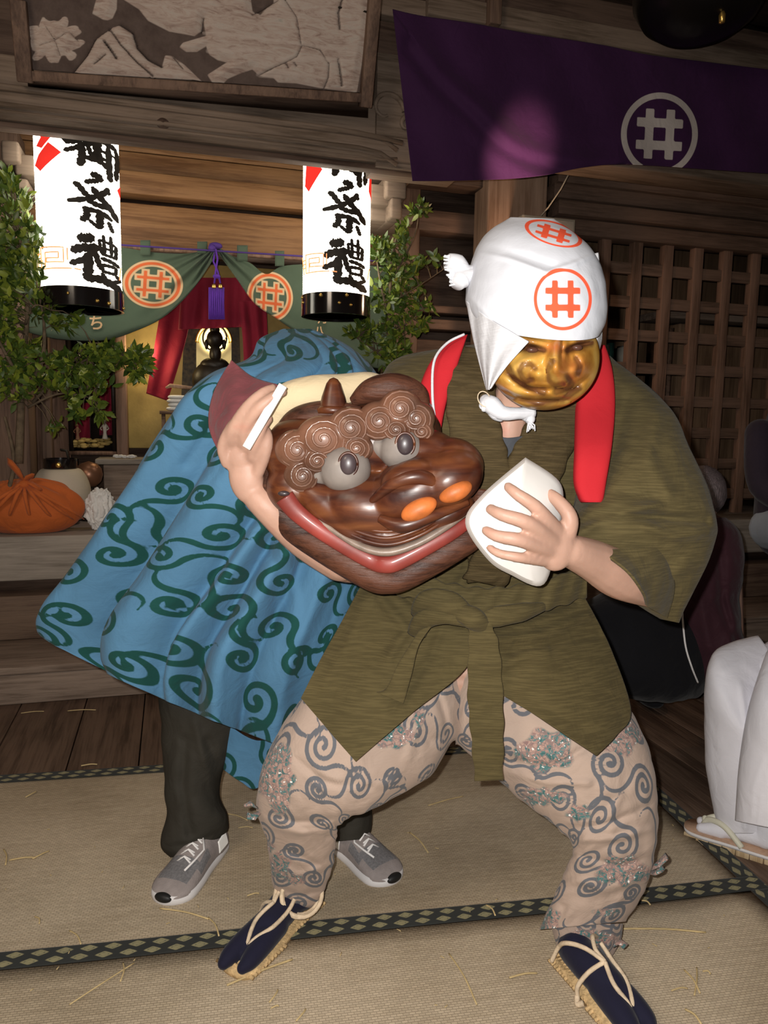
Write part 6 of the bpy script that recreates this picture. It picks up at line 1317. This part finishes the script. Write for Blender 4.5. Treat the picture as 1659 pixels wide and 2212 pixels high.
# cape
def capef(c, v, s, p):
    g = (v**1.1)
    w = 0
    for (c0, cw, a) in ((-.62, .12, .030), (-.36, .10, -.055), (-.05, .20, .045), (.22, .06, -.035), (.34, .06, .03), (.47, .05, -.035), (.60, .06, .035), (.74, .05, -.03), (.86, .06, .02), (-.85, .08, -.02)):
        w += a*1.7*math.exp(-((c-c0-.10*math.sin(v*3+c0*4)*.6)/cw)**2)
    return w*g+.010*nz(c*4, v*6, 2)+.004*nz(c*12, v*14, 7)
cape = Loft([(612, 712, 672, 712, 1.90, 1.90, .05), (566, 735, 745, 745, 1.87, 1.88, .22), (540, 775, 800, 790, 1.84, 1.85, .34), (468, 806, 835, 845, 1.84, 1.82, .42), (402, 858, 860, 930, 1.86, 1.80, .46), (350, 935, 850, 1030, 1.90, 1.84, .46), (298, 1028, 830, 1120, 1.94, 1.84, .46), (240, 1125, 800, 1220, 1.98, 1.83, .46), (178, 1222, 762, 1330, 2.02, 1.82, .45), (122, 1305, 715, 1440, 2.05, 1.78, .44, 10), (97, 1348, 672, 1540, 2.06, 1.80, .42, 22), (110, 1362, 640, 1610, 2.06, 1.82, .40, 30)], 200, 300, capef, sup=2.0, open_end=True)
cf = Folds([([(600, 900), (560, 1000), (520, 1090)], 16, .012), ([(540, 840), (470, 900), (400, 1000)], 10, -.010), ([(700, 1250), (650, 1380), (600, 1520)], 10, .012), ([(740, 1270), (690, 1400)], 7, -.010), ([(560, 1130), (600, 1230), (590, 1350)], 12, -.016), ([(620, 1200), (640, 1300), (620, 1450)], 10, .014)]); push(cape, cf, cape.fr)
cape.mb.build('cape', M['blue'], rd, attrs={'ink': karakusa(cape.uv, .122, .0072, 21, R=.37, turns=1.45, jit=.16)}, solid=.004)
tail = Sheet([(486, 1560, 1.90), (560, 1600, 1.88), (640, 1560, 1.86)], [(484, 1662, 1.92), (520, 1688, 1.90), (556, 1702, 1.90), (612, 1650, 1.88)], [(486, 1560, 1.90), (480, 1610, 1.91), (484, 1662, 1.92)], [(640, 1560, 1.86), (630, 1610, 1.87), (612, 1650, 1.88)], 60, 50, lambda a, b, q: .01*math.sin(a*9)*b)
tail.mb.build('cape_tail', M['blue'], rd, attrs={'ink': karakusa(tail.px*.0012, .12, .0055, 5, R=.36, turns=1.5)}, solid=.004)
M['mauve'] = mat_cloth('red_lining_cloth', (.24, .070, .080), .8, .4, slub=0, wr=.6)
Sheet([(500, 778, 1.60), (545, 815, 1.58), (600, 832, 1.55)], [(478, 985, 1.56), (515, 975, 1.52), (560, 955, 1.50)], [(500, 778, 1.60), (462, 850, 1.60), (452, 920, 1.58), (478, 985, 1.56)], [(600, 832, 1.55), (592, 880, 1.52), (560, 955, 1.50)], 60, 60, lambda a, b, q: .05*math.sin(math.pi*a)*math.sin(math.pi*b)+.010*nz(a*5, b*5, 1)).mb.build('red_lining', M['mauve'], rd, solid=.004)
wl2 = lambda c, v, s, p: .008*nz(p.x*9, p.z*10, 4)+.004*nz(p.x*24, p.z*20, 8)
tl = Loft([(345, 1480, 560, 1500, 1.97, 1.97, .24), (348, 1560, 520, 1590, 1.95, 1.95, .21), (356, 1640, 486, 1660, 1.93, 1.93, .19), (360, 1720, 472, 1715, 1.92, 1.92, .18), (362, 1760, 488, 1760, 1.91, 1.92, .18), (352, 1805, 491, 1790, 1.90, 1.92, .18), (352, 1832, 478, 1812, 1.885, 1.92, .18), (370, 1852, 448, 1845, 1.87, 1.90, .15)], 100, 110, wl2)
push(tl, Folds([([(420, 1560), (440, 1640), (470, 1720)], 10, .010), ([(400, 1600), (395, 1700), (410, 1800)], 10, -.010), ([(360, 1830), (410, 1825), (470, 1800)], 8, -.008), ([(450, 1600), (475, 1660), (480, 1700)], 9, -.010)]), tl.fr); tl.mb.build('trouser_leg', M['dtrous'], rd)
t2 = Loft([(560, 1480, 740, 1500, 2.05, 2.05, .22), (640, 1600, 800, 1620, 2.02, 2.02, .20), (700, 1700, 805, 1710, 1.97, 1.97, .18), (722, 1770, 804, 1775, 1.94, 1.94, .16), (722, 1818, 796, 1812, 1.925, 1.93, .15)], 80, 100, wl2); t2.mb.build('trouser_leg', M['dtrous'], rd)
# sneakers
M['suede'] = mat_plain('taupe_suede', (.27, .235, .225), .85, .1, 60, bs=.3, bsc=300)
M['mesh'] = mat_plain('grey_mesh', (.17, .165, .17), .6, .25, 200, bs=.3, bsc=400)
M['swhite'] = mat_plain('white_rubber', (.62, .60, .60), .5, .03, bs=0)
M['rubber'] = mat_plain('black_rubber', (.012, .012, .012), .5, .1)
M['lace'] = mat_plain('white_lace', (.75, .73, .72), .8, .05)
def mat_reflect():
    m, nt, b = newmat('reflective_patch'); setb(b, .35, metal=.0, spec=1.0); b.inputs['Base Color'].default_value = (.98, .98, .95, 1); b.inputs['Sheen Weight'].default_value = 1.0; return m
M['refl'] = mat_reflect()
def sneaker(toe, heel, parent, flip):
    h, d, s, L = shoe_frame(toe, heel, .0); s = s*flip; U = Vector((0, 0, 1))
    def at(x, y, z): return h+d*(x*L)+s*y+U*z
    sk = MB(); st = [(-.03, .024, .055), (.0, .032, .075), (.08, .036, .082), (.22, .037, .088), (.36, .038, .088), (.5, .041, .078), (.65, .046, .062), (.8, .048, .052), (.9, .043, .043), (.97, .030, .032), (1.0, .014, .022)]
    q = cr(st, 44); n = 40; v = []; lab = []
    for (x, w, z) in q:
        for k in range(n):
            t = math.pi*k/(n-1); c, sn = math.cos(t), math.sin(t)
            yy = -1.14*w*math.copysign(abs(c)**.8, c)*(1.06 if c < 0 else 1.0); zz = .022+(z-.022)*abs(sn)**.75; v.append(tuple(at(x, yy, zz)))
            lab.append((x, sn, c))
    f = []
    for i in range(43):
        for k in range(n-1): f.append((i*n+k, i*n+k+1, (i+1)*n+k+1, (i+1)*n+k))
    f.append(tuple(range(n))); f.append(tuple(range(43*n, 44*n))[::-1]); f.append
    sk.v = v; sk.f = f
    mi = []
    for q_ in f:
        x = sum(lab[i][0] for i in q_)/len(q_); sn = sum(lab[i][1] for i in q_)/len(q_); c = sum(lab[i][2] for i in q_)/len(q_)
        mesh = (.60 < x < .86 and sn > .62+.5*(x-.6) and abs(c) < .7) or (.42 < x < .66 and .35 < sn < .72)
        mi.append(1 if mesh else 0)
    sk.mi = mi
    so = sk.build('sneaker', [M['suede'], M['mesh']], parent)
    out = [(-.05, 0), (-.03, -.030), (.15, -.036), (.4, -.038), (.65, -.048), (.85, -.047), (.97, -.030), (1.015, 0), (.97, .030), (.85, .050), (.65, .050), (.4, .042), (.15, .038), (-.03, .030)]
    q = cr(out+[out[0]], 71)[:-1]; n = len(q); mb = MB(); v = [tuple(at(x, y*1.16, 0.001)) for x, y in q]+[tuple(at(x, y*1.19, .014)) for x, y in q]+[tuple(at(x, y*1.12, .028)) for x, y in q]
    mb.add(v, [tuple(range(n))[::-1], tuple(range(2*n, 3*n))]+[(j*n+i, j*n+(i+1) % n, (j+1)*n+(i+1) % n, (j+1)*n+i) for j in (0, 1) for i in range(n)]); mb.build('midsole', M['swhite'], so)
    mb = MB(); mb.ell(at(.99, 0, .022), (.012, .024, .012), 20, 12, rot=Matrix.Rotation(math.atan2(d.y, d.x), 3, 'Z')); mb.build('toe_bumper', M['rubber'], so)
    mb = MB()
    for i in range(5):
        x = .30+.075*i; z = float(np.interp(x, [a[0] for a in st], [a[2] for a in st])); w = .020
        mb.tube([at(x, -w, z-.006), at(x+.02, 0, z+.005), at(x+.04, w, z-.006)], .0032, 7, flat=.6)
        mb.tube([at(x+.04, -w, z-.008), at(x+.02, 0, z+.006), at(x, w, z-.006)], .0032, 7, flat=.6)
    zt = .085
    mb.tube([at(.34, .01, zt+.008), at(.48, .035, .075), at(.62, .030, .068), at(.76, .022, .060)], .0028, 7); mb.tube([at(.34, -.01, zt+.008), at(.38, -.035, .085), at(.33, -.045, .07), at(.30, -.02, .09)], .0028, 7)
    mb.build('laces', M['lace'], so)
    for sd_ in (-1, 1):
        mb = MB().grid(lambda a, b: at(.06+.20*a+.04*b*(1-a), sd_*(.0455+.002*a-.004*b*b), .034+.040*b*(1-.2*a)), 8, 8); mb.build('reflective_patch', M['refl'], so, solid=.002)
sneaker((352, 1958), (468, 1832), rd, 1); sneaker((852, 1914), (732, 1826), rd, -1)
# clapper sticks held in the hand
cs = thing('clapper_stick', 'white wooden stick in the bent dancer\'s fingers beside the lion head, longer of the pair', 'stick')
MB().obox(PY(532, 968, 1.350), PY(612, 832, 1.350), .016, .008, up=(0, -1, 0)).build('stick_body', M['wpaper'], cs, bevel=.0015)
tag(MB().obox(PY(518, 905, 1.372), PY(582, 845, 1.366), .014, .007, up=(0, -1, 0)).build('clapper_stick', M['wpaper'], bevel=.0015), 'short white wooden stick end between the bent dancer\'s fingers, beside the longer stick', 'stick')
# ============================================================= SEATED MAN IN MAROON
sm_ = thing('person', 'grey-haired man in a dark maroon jacket, seated with his back turned behind the dancer', 'person')
M['maroon'] = mat_cloth('maroon_jacket', (.040, .014, .020), .7, .15, slub=0, wr=.4)
M['blackc'] = mat_cloth('black_trousers', (.008, .008, .010), .85, .15, slub=0, wr=.3)
def mat_hair(name, c):
    m, nt, b = newmat(name); setb(b, .5, spec=.4); tc = N(nt, 'ShaderNodeTexCoord'); mp = N(nt, 'ShaderNodeMapping', ins={'Vector': tc.outputs['Object'], 'Scale': (90, 90, 12)})
    n = N(nt, 'ShaderNodeTexNoise', ins={'Vector': mp.outputs[0], 'Scale': 3.0, 'Detail': 4.0}); col = ramp(nt, n.outputs[0], [(.35, tint(c, .5)), (.6, c), (.75, tint(c, 1.6))]); nt.links.new(col, b.inputs['Base Color']); bump(nt, b, n.outputs[0], .6, .006); return m
M['greyhair'] = mat_hair('grey_hair', (.12, .095, .10)); M['blackhair'] = mat_hair('dark_hair', (.02, .015, .012))
mb = MB(); hY = 2.75
mb.ell(PY(1512, 1072, hY), (.072, .09, .10), 24, 16); mb.ell(PY(1545, 1085, hY), (.010, .02, .03), 10, 8); mb.ell(PY(1495, 1080, hY-.075), (.012, .02, .016), 10, 8)
chain(mb, [PY(1515, 1110, hY+.02), PY(1520, 1150, hY+.02)], [.05, .055]); chain(mb, [PY(1520, 1180, hY+.03), PY(1525, 1400, hY+.10)], [.13, .14], 18)
chain(mb, [PY(1570, 1190, hY), PY(1560, 1300, hY-.02), PY(1540, 1370, hY-.06)], [.045, .04, .03]); mb.ell(PY(1535, 1380, hY-.06), (.03, .03, .02), 12, 8)
chain(mb, [PY(1460, 1190, hY), PY(1450, 1310, hY-.02), PY(1480, 1370, hY-.06)], [.045, .04, .03]); mb.ell(PY(1485, 1380, hY-.06), (.03, .03, .02), 12, 8)
chain(mb, [PY(1520, 1430, hY+.06), PY(1350, 1395, hY-.04)], [.08, .055]); chain(mb, [PY(1350, 1395, hY-.04), PY(1400, 1460, hY-.02)], [.05, .04])
fleshy(mb, 'body', M['skin'], sm_, .005, 3)
hb = MB().ell(PY(1518, 1062, hY), (.080, .098, .098), 30, 20, fn=lambda q: 1+.03*noise.noise(q*6)); hb.build('hair', M['greyhair'], sm_)
ml = Loft([(1470, 1118, 1565, 1118, hY, hY, .14), (1440, 1140, 1592, 1150, hY, hY, .26), (1420, 1200, 1598, 1215, hY, hY, .30), (1425, 1290, 1588, 1290, hY, hY, .31), (1440, 1360, 1588, 1360, hY-.02, hY, .33), (1462, 1420, 1600, 1415, hY-.04, hY, .36), (1485, 1478, 1585, 1460, hY-.05, hY, .34)], 80, 110, wl2)
push(ml, Folds([([(1520, 1180), (1510, 1280), (1530, 1400)], 12, .015), ([(1555, 1200), (1560, 1300), (1590, 1390)], 10, -.02), ([(1570, 1290), (1585, 1350), (1570, 1420)], 10, .02)]), ml.fr); ml.mb.build('jacket', M['maroon'], sm_)
MB().tube([tuple(x) for x in cr([list(PY(*p)) for p in [(1473, 1310, hY-.21), (1480, 1390, hY-.23), (1494, 1440, hY-.23), (1508, 1475, hY-.20)]], 20)], .0035, 6).build('jacket_piping', M['lace'], sm_)
bl = Loft([(1490, 1290, 1530, 1480, hY+.0, hY+.0, .30), (1420, 1275, 1500, 1500, hY-.02, hY-.02, .34), (1330, 1280, 1440, 1510, hY-.06, hY-.06, .34), (1270, 1300, 1370, 1505, hY-.1, hY-.1, .28), (1240, 1340, 1300, 1490, hY-.1, hY-.1, .16)], 70, 90, wl2); bl.mb.build('trousers', M['blackc'], sm_)
for i, (x, y) in enumerate(((1500, 1495), (1400, 1520))):
    c = PF(x, y); MB().ell(c+Vector((0, 0, .035)), (.055, .11, .036), 20, 12).build('sock', M['blackc'], sm_)
# ============================================================= PERSON IN WHITE AT THE EDGE
wp_ = thing('person', 'seated person in white festival trousers and straw-soled sandals at the frame edge', 'person')
M['wtr'] = mat_cloth('white_festival_cotton', (.70, .69, .74), .8, .03, slub=0, wr=.25, sheen=0)
sY = 2.02
mb = MB()
pel = Vector((1.62, 2.20, .50))
chain(mb, [pel, PY(1612, 1500, sY+.02)], [.08, .05], 16); chain(mb, [PY(1612, 1500, sY+.02), PY(1615, 1790, sY+.02)], [.05, .036], 16)
chain(mb, [pel+Vector((.0, -.22, 0)), PY(1718, 1550, sY-.10)], [.08, .05], 16); chain(mb, [PY(1718, 1550, sY-.10), PY(1720, 1780, sY-.12)], [.05, .036], 16)
chain(mb, [pel, pel+Vector((.02, 0, .28)), pel+Vector((0, 0, .50))], [.14, .14, .13], 18); chain(mb, [pel+Vector((0, 0, .5)), pel+Vector((-.02, -.02, .65))], [.055, .05]); mb.ell(pel+Vector((-.04, -.03, .76)), (.085, .095, .115), 22, 14)
mb.ell(pel+Vector((-.135, -.05, .745)), (.018, .014, .02), 10, 8)
for s_ in (-1, 1):
    a = pel+Vector((-.02, .19*s_, .46)); e = a+Vector((.02, .06*s_, -.26)); w_ = e+Vector((-.14, -.10*s_, .05)); chain(mb, [a, e, w_], [.05, .042, .03]); mb.ell(w_+Vector((-.05, 0, 0)), (.05, .035, .02), 12, 8)
    for i in range(4): chain(mb, [w_+Vector((-.08, -.02+.014*i, .0)), w_+Vector((-.12, -.022+.015*i, -.006)), w_+Vector((-.135, -.022+.015*i, -.02))], [.009, .008, .007], 8)
    chain(mb, [w_+Vector((-.03, -.03*s_, 0)), w_+Vector((-.07, -.05*s_, -.01))], [.011, .009], 8)
fleshy(mb, 'body', M['skin'], wp_, .005, 3)
tsh = MB(); chain(tsh, [pel+Vector((.0, 0, .0)), pel+Vector((.02, 0, .28)), pel+Vector((0, 0, .50))], [.17, .165, .15], 26)
for s_ in (-1, 1):
    a = pel+Vector((-.02, .19*s_, .46)); e = a+Vector((.02, .06*s_, -.26)); chain(tsh, [a, e, e+Vector((-.09, -.065*s_, .03))], [.075, .068, .062], 16)
fleshy(tsh, 'white_jacket', M['wtr'], wp_, .006, 4)
MB().ell(pel+Vector((-.025, -.03, .785)), (.094, .102, .105), 26, 16, fn=lambda q: 1+.03*noise.noise(q*6)-(.25 if q.x < -.55 and q.z < .1 else 0)).build('hair', M['blackhair'], wp_)
w1 = Loft([(1645, 1384, 1790, 1580, sY+.10, sY+.2, .22), (1565, 1408, 1700, 1620, sY+.05, sY+.1, .26), (1538, 1440, 1660, 1640, sY+.02, sY+.05, .23), (1530, 1490, 1668, 1660, sY, sY+.03, .22), (1530, 1560, 1672, 1680, sY, sY+.02, .21), (1535, 1650, 1676, 1700, sY, sY, .20), (1545, 1730, 1680, 1740, sY, sY, .19), (1552, 1800, 1685, 1800, sY, sY, .18)], 110, 120, lambda c, v, s, p: .006*nz(p.x*8, p.z*6, 14)+.003*nz(p.x*20, p.z*12, 2), open_end=True)
push(w1, Folds([([(1600, 1480), (1615, 1600), (1610, 1790)], 5, .008), ([(1560, 1450), (1600, 1430), (1659, 1470)], 8, .006), ([(1540, 1560), (1548, 1680), (1555, 1790)], 7, -.006)]), w1.fr); w1.mb.build('trouser_leg', M['wtr'], wp_, solid=.003)
w2 = Loft([(1680, 1400, 1860, 1640, sY-.0, sY+.1, .30), (1660, 1440, 1800, 1660, sY-.08, sY+.0, .26), (1640, 1510, 1790, 1690, sY-.14, sY-.08, .24), (1622, 1620, 1786, 1700, sY-.16, sY-.12, .22), (1606, 1710, 1790, 1740, sY-.16, sY-.14, .21), (1600, 1775, 1800, 1815, sY-.16, sY-.14, .21)], 100, 120, lambda c, v, s, p: .006*nz(p.x*8, p.z*6, 4), open_end=True)
push(w2, Folds([([(1625, 1760), (1628, 1700), (1650, 1640)], 5, .006), ([(1640, 1780), (1645, 1720)], 4, .005)]), w2.fr); w2.mb.build('trouser_leg', M['wtr'], wp_, solid=.003)
lp = MB(); chain(lp, [pel+Vector((.02, .02, .03)), pel+Vector((-.12, .06, .05)), PY(1655, 1470, sY+.06)], [.17, .13, .085], 24); chain(lp, [pel+Vector((.02, -.2, .0)), PY(1745, 1510, sY-.06)], [.13, .10], 24)
fleshy(lp, 'jacket_hem', M['wtr'], wp_, .006, 6)
def sandal(toe, heel, parent):
    h, d, s, L = shoe_frame(toe, heel); U = Vector((0, 0, 1))
    def at(x, y, z): return h+d*(x*L)+s*y+U*z
    out = [(-.04, 0), (-.01, -.035), (.2, -.042), (.5, -.043), (.8, -.048), (.95, -.036), (1.0, 0), (.95, .036), (.8, .048), (.5, .043), (.2, .042), (-.01, .035)]
    q = cr(out+[out[0]], 61)[:-1]; n = len(q)
    def slab(z0, z1, k): return [tuple(at(x, y*k, z0)) for x, y in q]+[tuple(at(x, y*k, z1)) for x, y in q]
    F_ = [tuple(range(n))[::-1], tuple(range(n, 2*n))]+[(i, (i+1) % n, (i+1) % n+n, i+n) for i in range(n)]
    sb = MB().add(slab(.018, .0265, 1.03), F_).build('sandal', M['swhite'], parent)
    MB().add(slab(.0266, .0285, .95), F_).build('insole', M['post'], sb)
    for i in range(7):
        x0 = -.02+i*.142; x1 = x0+.137; w0 = float(np.interp((x0+x1)/2, [0, .3, .8, 1], [.037, .042, .047, .030]))
        MB().add([at(x0, -w0, .0), at(x1, -w0, .0), at(x1, w0, .0), at(x0, w0, .0), at(x0, -w0, .0178), at(x1, -w0, .0178), at(x1, w0, .0178), at(x0, w0, .0178)], [(0, 3, 2, 1), (4, 5, 6, 7), (0, 1, 5, 4), (1, 2, 6, 5), (2, 3, 7, 6), (3, 0, 4, 7)]).build('wood_segment', M['sole2'], sb, bevel=.002)
    mb = MB(); chain(mb, [at(.12, 0, .060), at(.4, 0, .058), at(.62, 0, .045)], [.030, .030, .026], 16); chain(mb, [at(.6, -.012, .044), at(.84, -.018, .038)], [.022, .013], 12); chain(mb, [at(.6, .010, .044), at(.80, .022, .038)], [.024, .014], 12); chain(mb, [at(.14, 0, .06), at(.12, 0, .14)], [.032, .036], 14)
    fleshy(mb, 'split_toe_sock', M['wtr'], sb, .004, 3)
    mb = MB()
    for sg in (-1, 1): mb.tube([tuple(x) for x in cr([list(at(.80, .0, .030)), list(at(.74, sg*.006, .062)), list(at(.55, sg*.028, .068)), list(at(.34, sg*.043, .030))], 24)], .0085, 12)
    mb.ell(at(.78, 0, .058), (.009, .009, .011), 10, 8); mb.build('sandal_strap', M['cream2'], sb)
M['sole2'] = mat_wood('pale_wood_segments', (.38, .27, .15), (.52, .40, .25), 2, 1.5, .6, .2); M['cream2'] = mat_plain('cream_strap', (.62, .60, .48), .5, .04)
sandal((1478, 1795), (1680, 1862), wp_)
stool = thing('stool', 'plain dark wooden stool under the seated person in white, outside the picture edge', 'stool')
MB().box(pel.x-.2, pel.x+.22, pel.y-.35, pel.y+.2, pel.z-.21, pel.z-.18).build('seat', M['dark'], stool, bevel=.006)
for a in (-.17, .17):
    for b in (-.30, .15): MB().box(pel.x+a-.02, pel.x+a+.02, pel.y+b-.02, pel.y+b+.02, 0, pel.z-.211).build('leg', M['dark'], stool)
# ============================================================= PERSON AT THE FAR EDGE
fp_ = thing('person', 'person in dark top and pale jeans sitting on the ledge, cut off at the edge', 'person')
M['jeans'] = mat_cloth('pale_jeans', (.24, .28, .34), .8, .15, slub=0, wr=.3); M['darktop'] = mat_cloth('dark_top', (.022, .016, .026), .8, .15, slub=0)
B = PY(1710, 1120, 3.28); B.z = ZL+.11; mb = MB()
chain(mb, [B, B+Vector((0, 0, .3)), B+Vector((0, 0, .46))], [.13, .13, .12], 16); chain(mb, [B+Vector((0, 0, .46)), B+Vector((-.01, -.02, .58))], [.05, .05]); hc_ = B+Vector((-.035, -.05, .68)); mb.ell(hc_, (.08, .095, .115), 20, 14); mb.ell(hc_+Vector((-.05, -.085, -.01)), (.016, .02, .02), 10, 8)
for s_ in (-1, 1):
    chain(mb, [B+Vector((s_*.08, 0, 0)), B+Vector((s_*.12, -.42, .0))], [.085, .06]); chain(mb, [B+Vector((s_*.12, -.42, .0)), B+Vector((s_*.10, -.45, -.36))], [.055, .04]); chain(mb, [B+Vector((s_*.17, 0, .42)), B+Vector((s_*.20, -.12, .20)), B+Vector((s_*.10, -.32, .12))], [.045, .04, .03]); mb.ell(B+Vector((s_*.08, -.36, .11)), (.03, .045, .02), 12, 8)
fleshy(mb, 'body', M['skin'], fp_, .006, 3)
mb = MB(); chain(mb, [B, B+Vector((0, 0, .3)), B+Vector((0, 0, .46))], [.155, .155, .14], 24)
for s_ in (-1, 1): chain(mb, [B+Vector((s_*.17, 0, .42)), B+Vector((s_*.20, -.12, .20)), B+Vector((s_*.12, -.28, .13))], [.065, .06, .05], 14)
fleshy(mb, 'dark_top', M['darktop'], fp_, .007, 4)
mb = MB()
for s_ in (-1, 1): chain(mb, [B+Vector((s_*.08, 0, 0)), B+Vector((s_*.12, -.42, .0)), B+Vector((s_*.105, -.45, -.30))], [.10, .085, .07], 18)
fleshy(mb, 'jeans', M['jeans'], fp_, .007, 4)
MB().ell(hc_+Vector((.012, .02, .03)), (.088, .10, .105), 24, 16).build('hair', M['blackhair'], fp_)
for s_ in (-1, 1): MB().ell(B+Vector((s_*.10, -.50, -.40)), (.045, .12, .04), 18, 10).build('shoe', M['rubber'], fp_)
# ============================================================= origins at each thing's base
bpy.context.view_layer.update()
def rebase(o):
    mw = o.matrix_world.copy(); kids = [c for c in SC.objects if c.parent == o]
    pts = []
    def gather(q, T):
        if q.type == 'MESH':
            vs = q.data.vertices; st_ = max(1, len(vs)//400)
            for i in range(0, len(vs), st_): pts.append(T @ vs[i].co)
        for c in SC.objects:
            if c.parent == q: gather(c, T @ c.matrix_basis)
    gather(o, Matrix())
    if not pts: return
    P = np.array(pts); c = Vector(((P[:, 0].min()+P[:, 0].max())/2, (P[:, 1].min()+P[:, 1].max())/2, P[:, 2].min()))
    if o.type == 'MESH': o.data.transform(Matrix.Translation(-c))
    for k in kids: k.matrix_basis = Matrix.Translation(-c) @ k.matrix_basis
    o.matrix_world = mw @ Matrix.Translation(c)
for o in [x for x in SC.objects if x.parent is None and x.type in ('MESH', 'EMPTY')]: rebase(o)
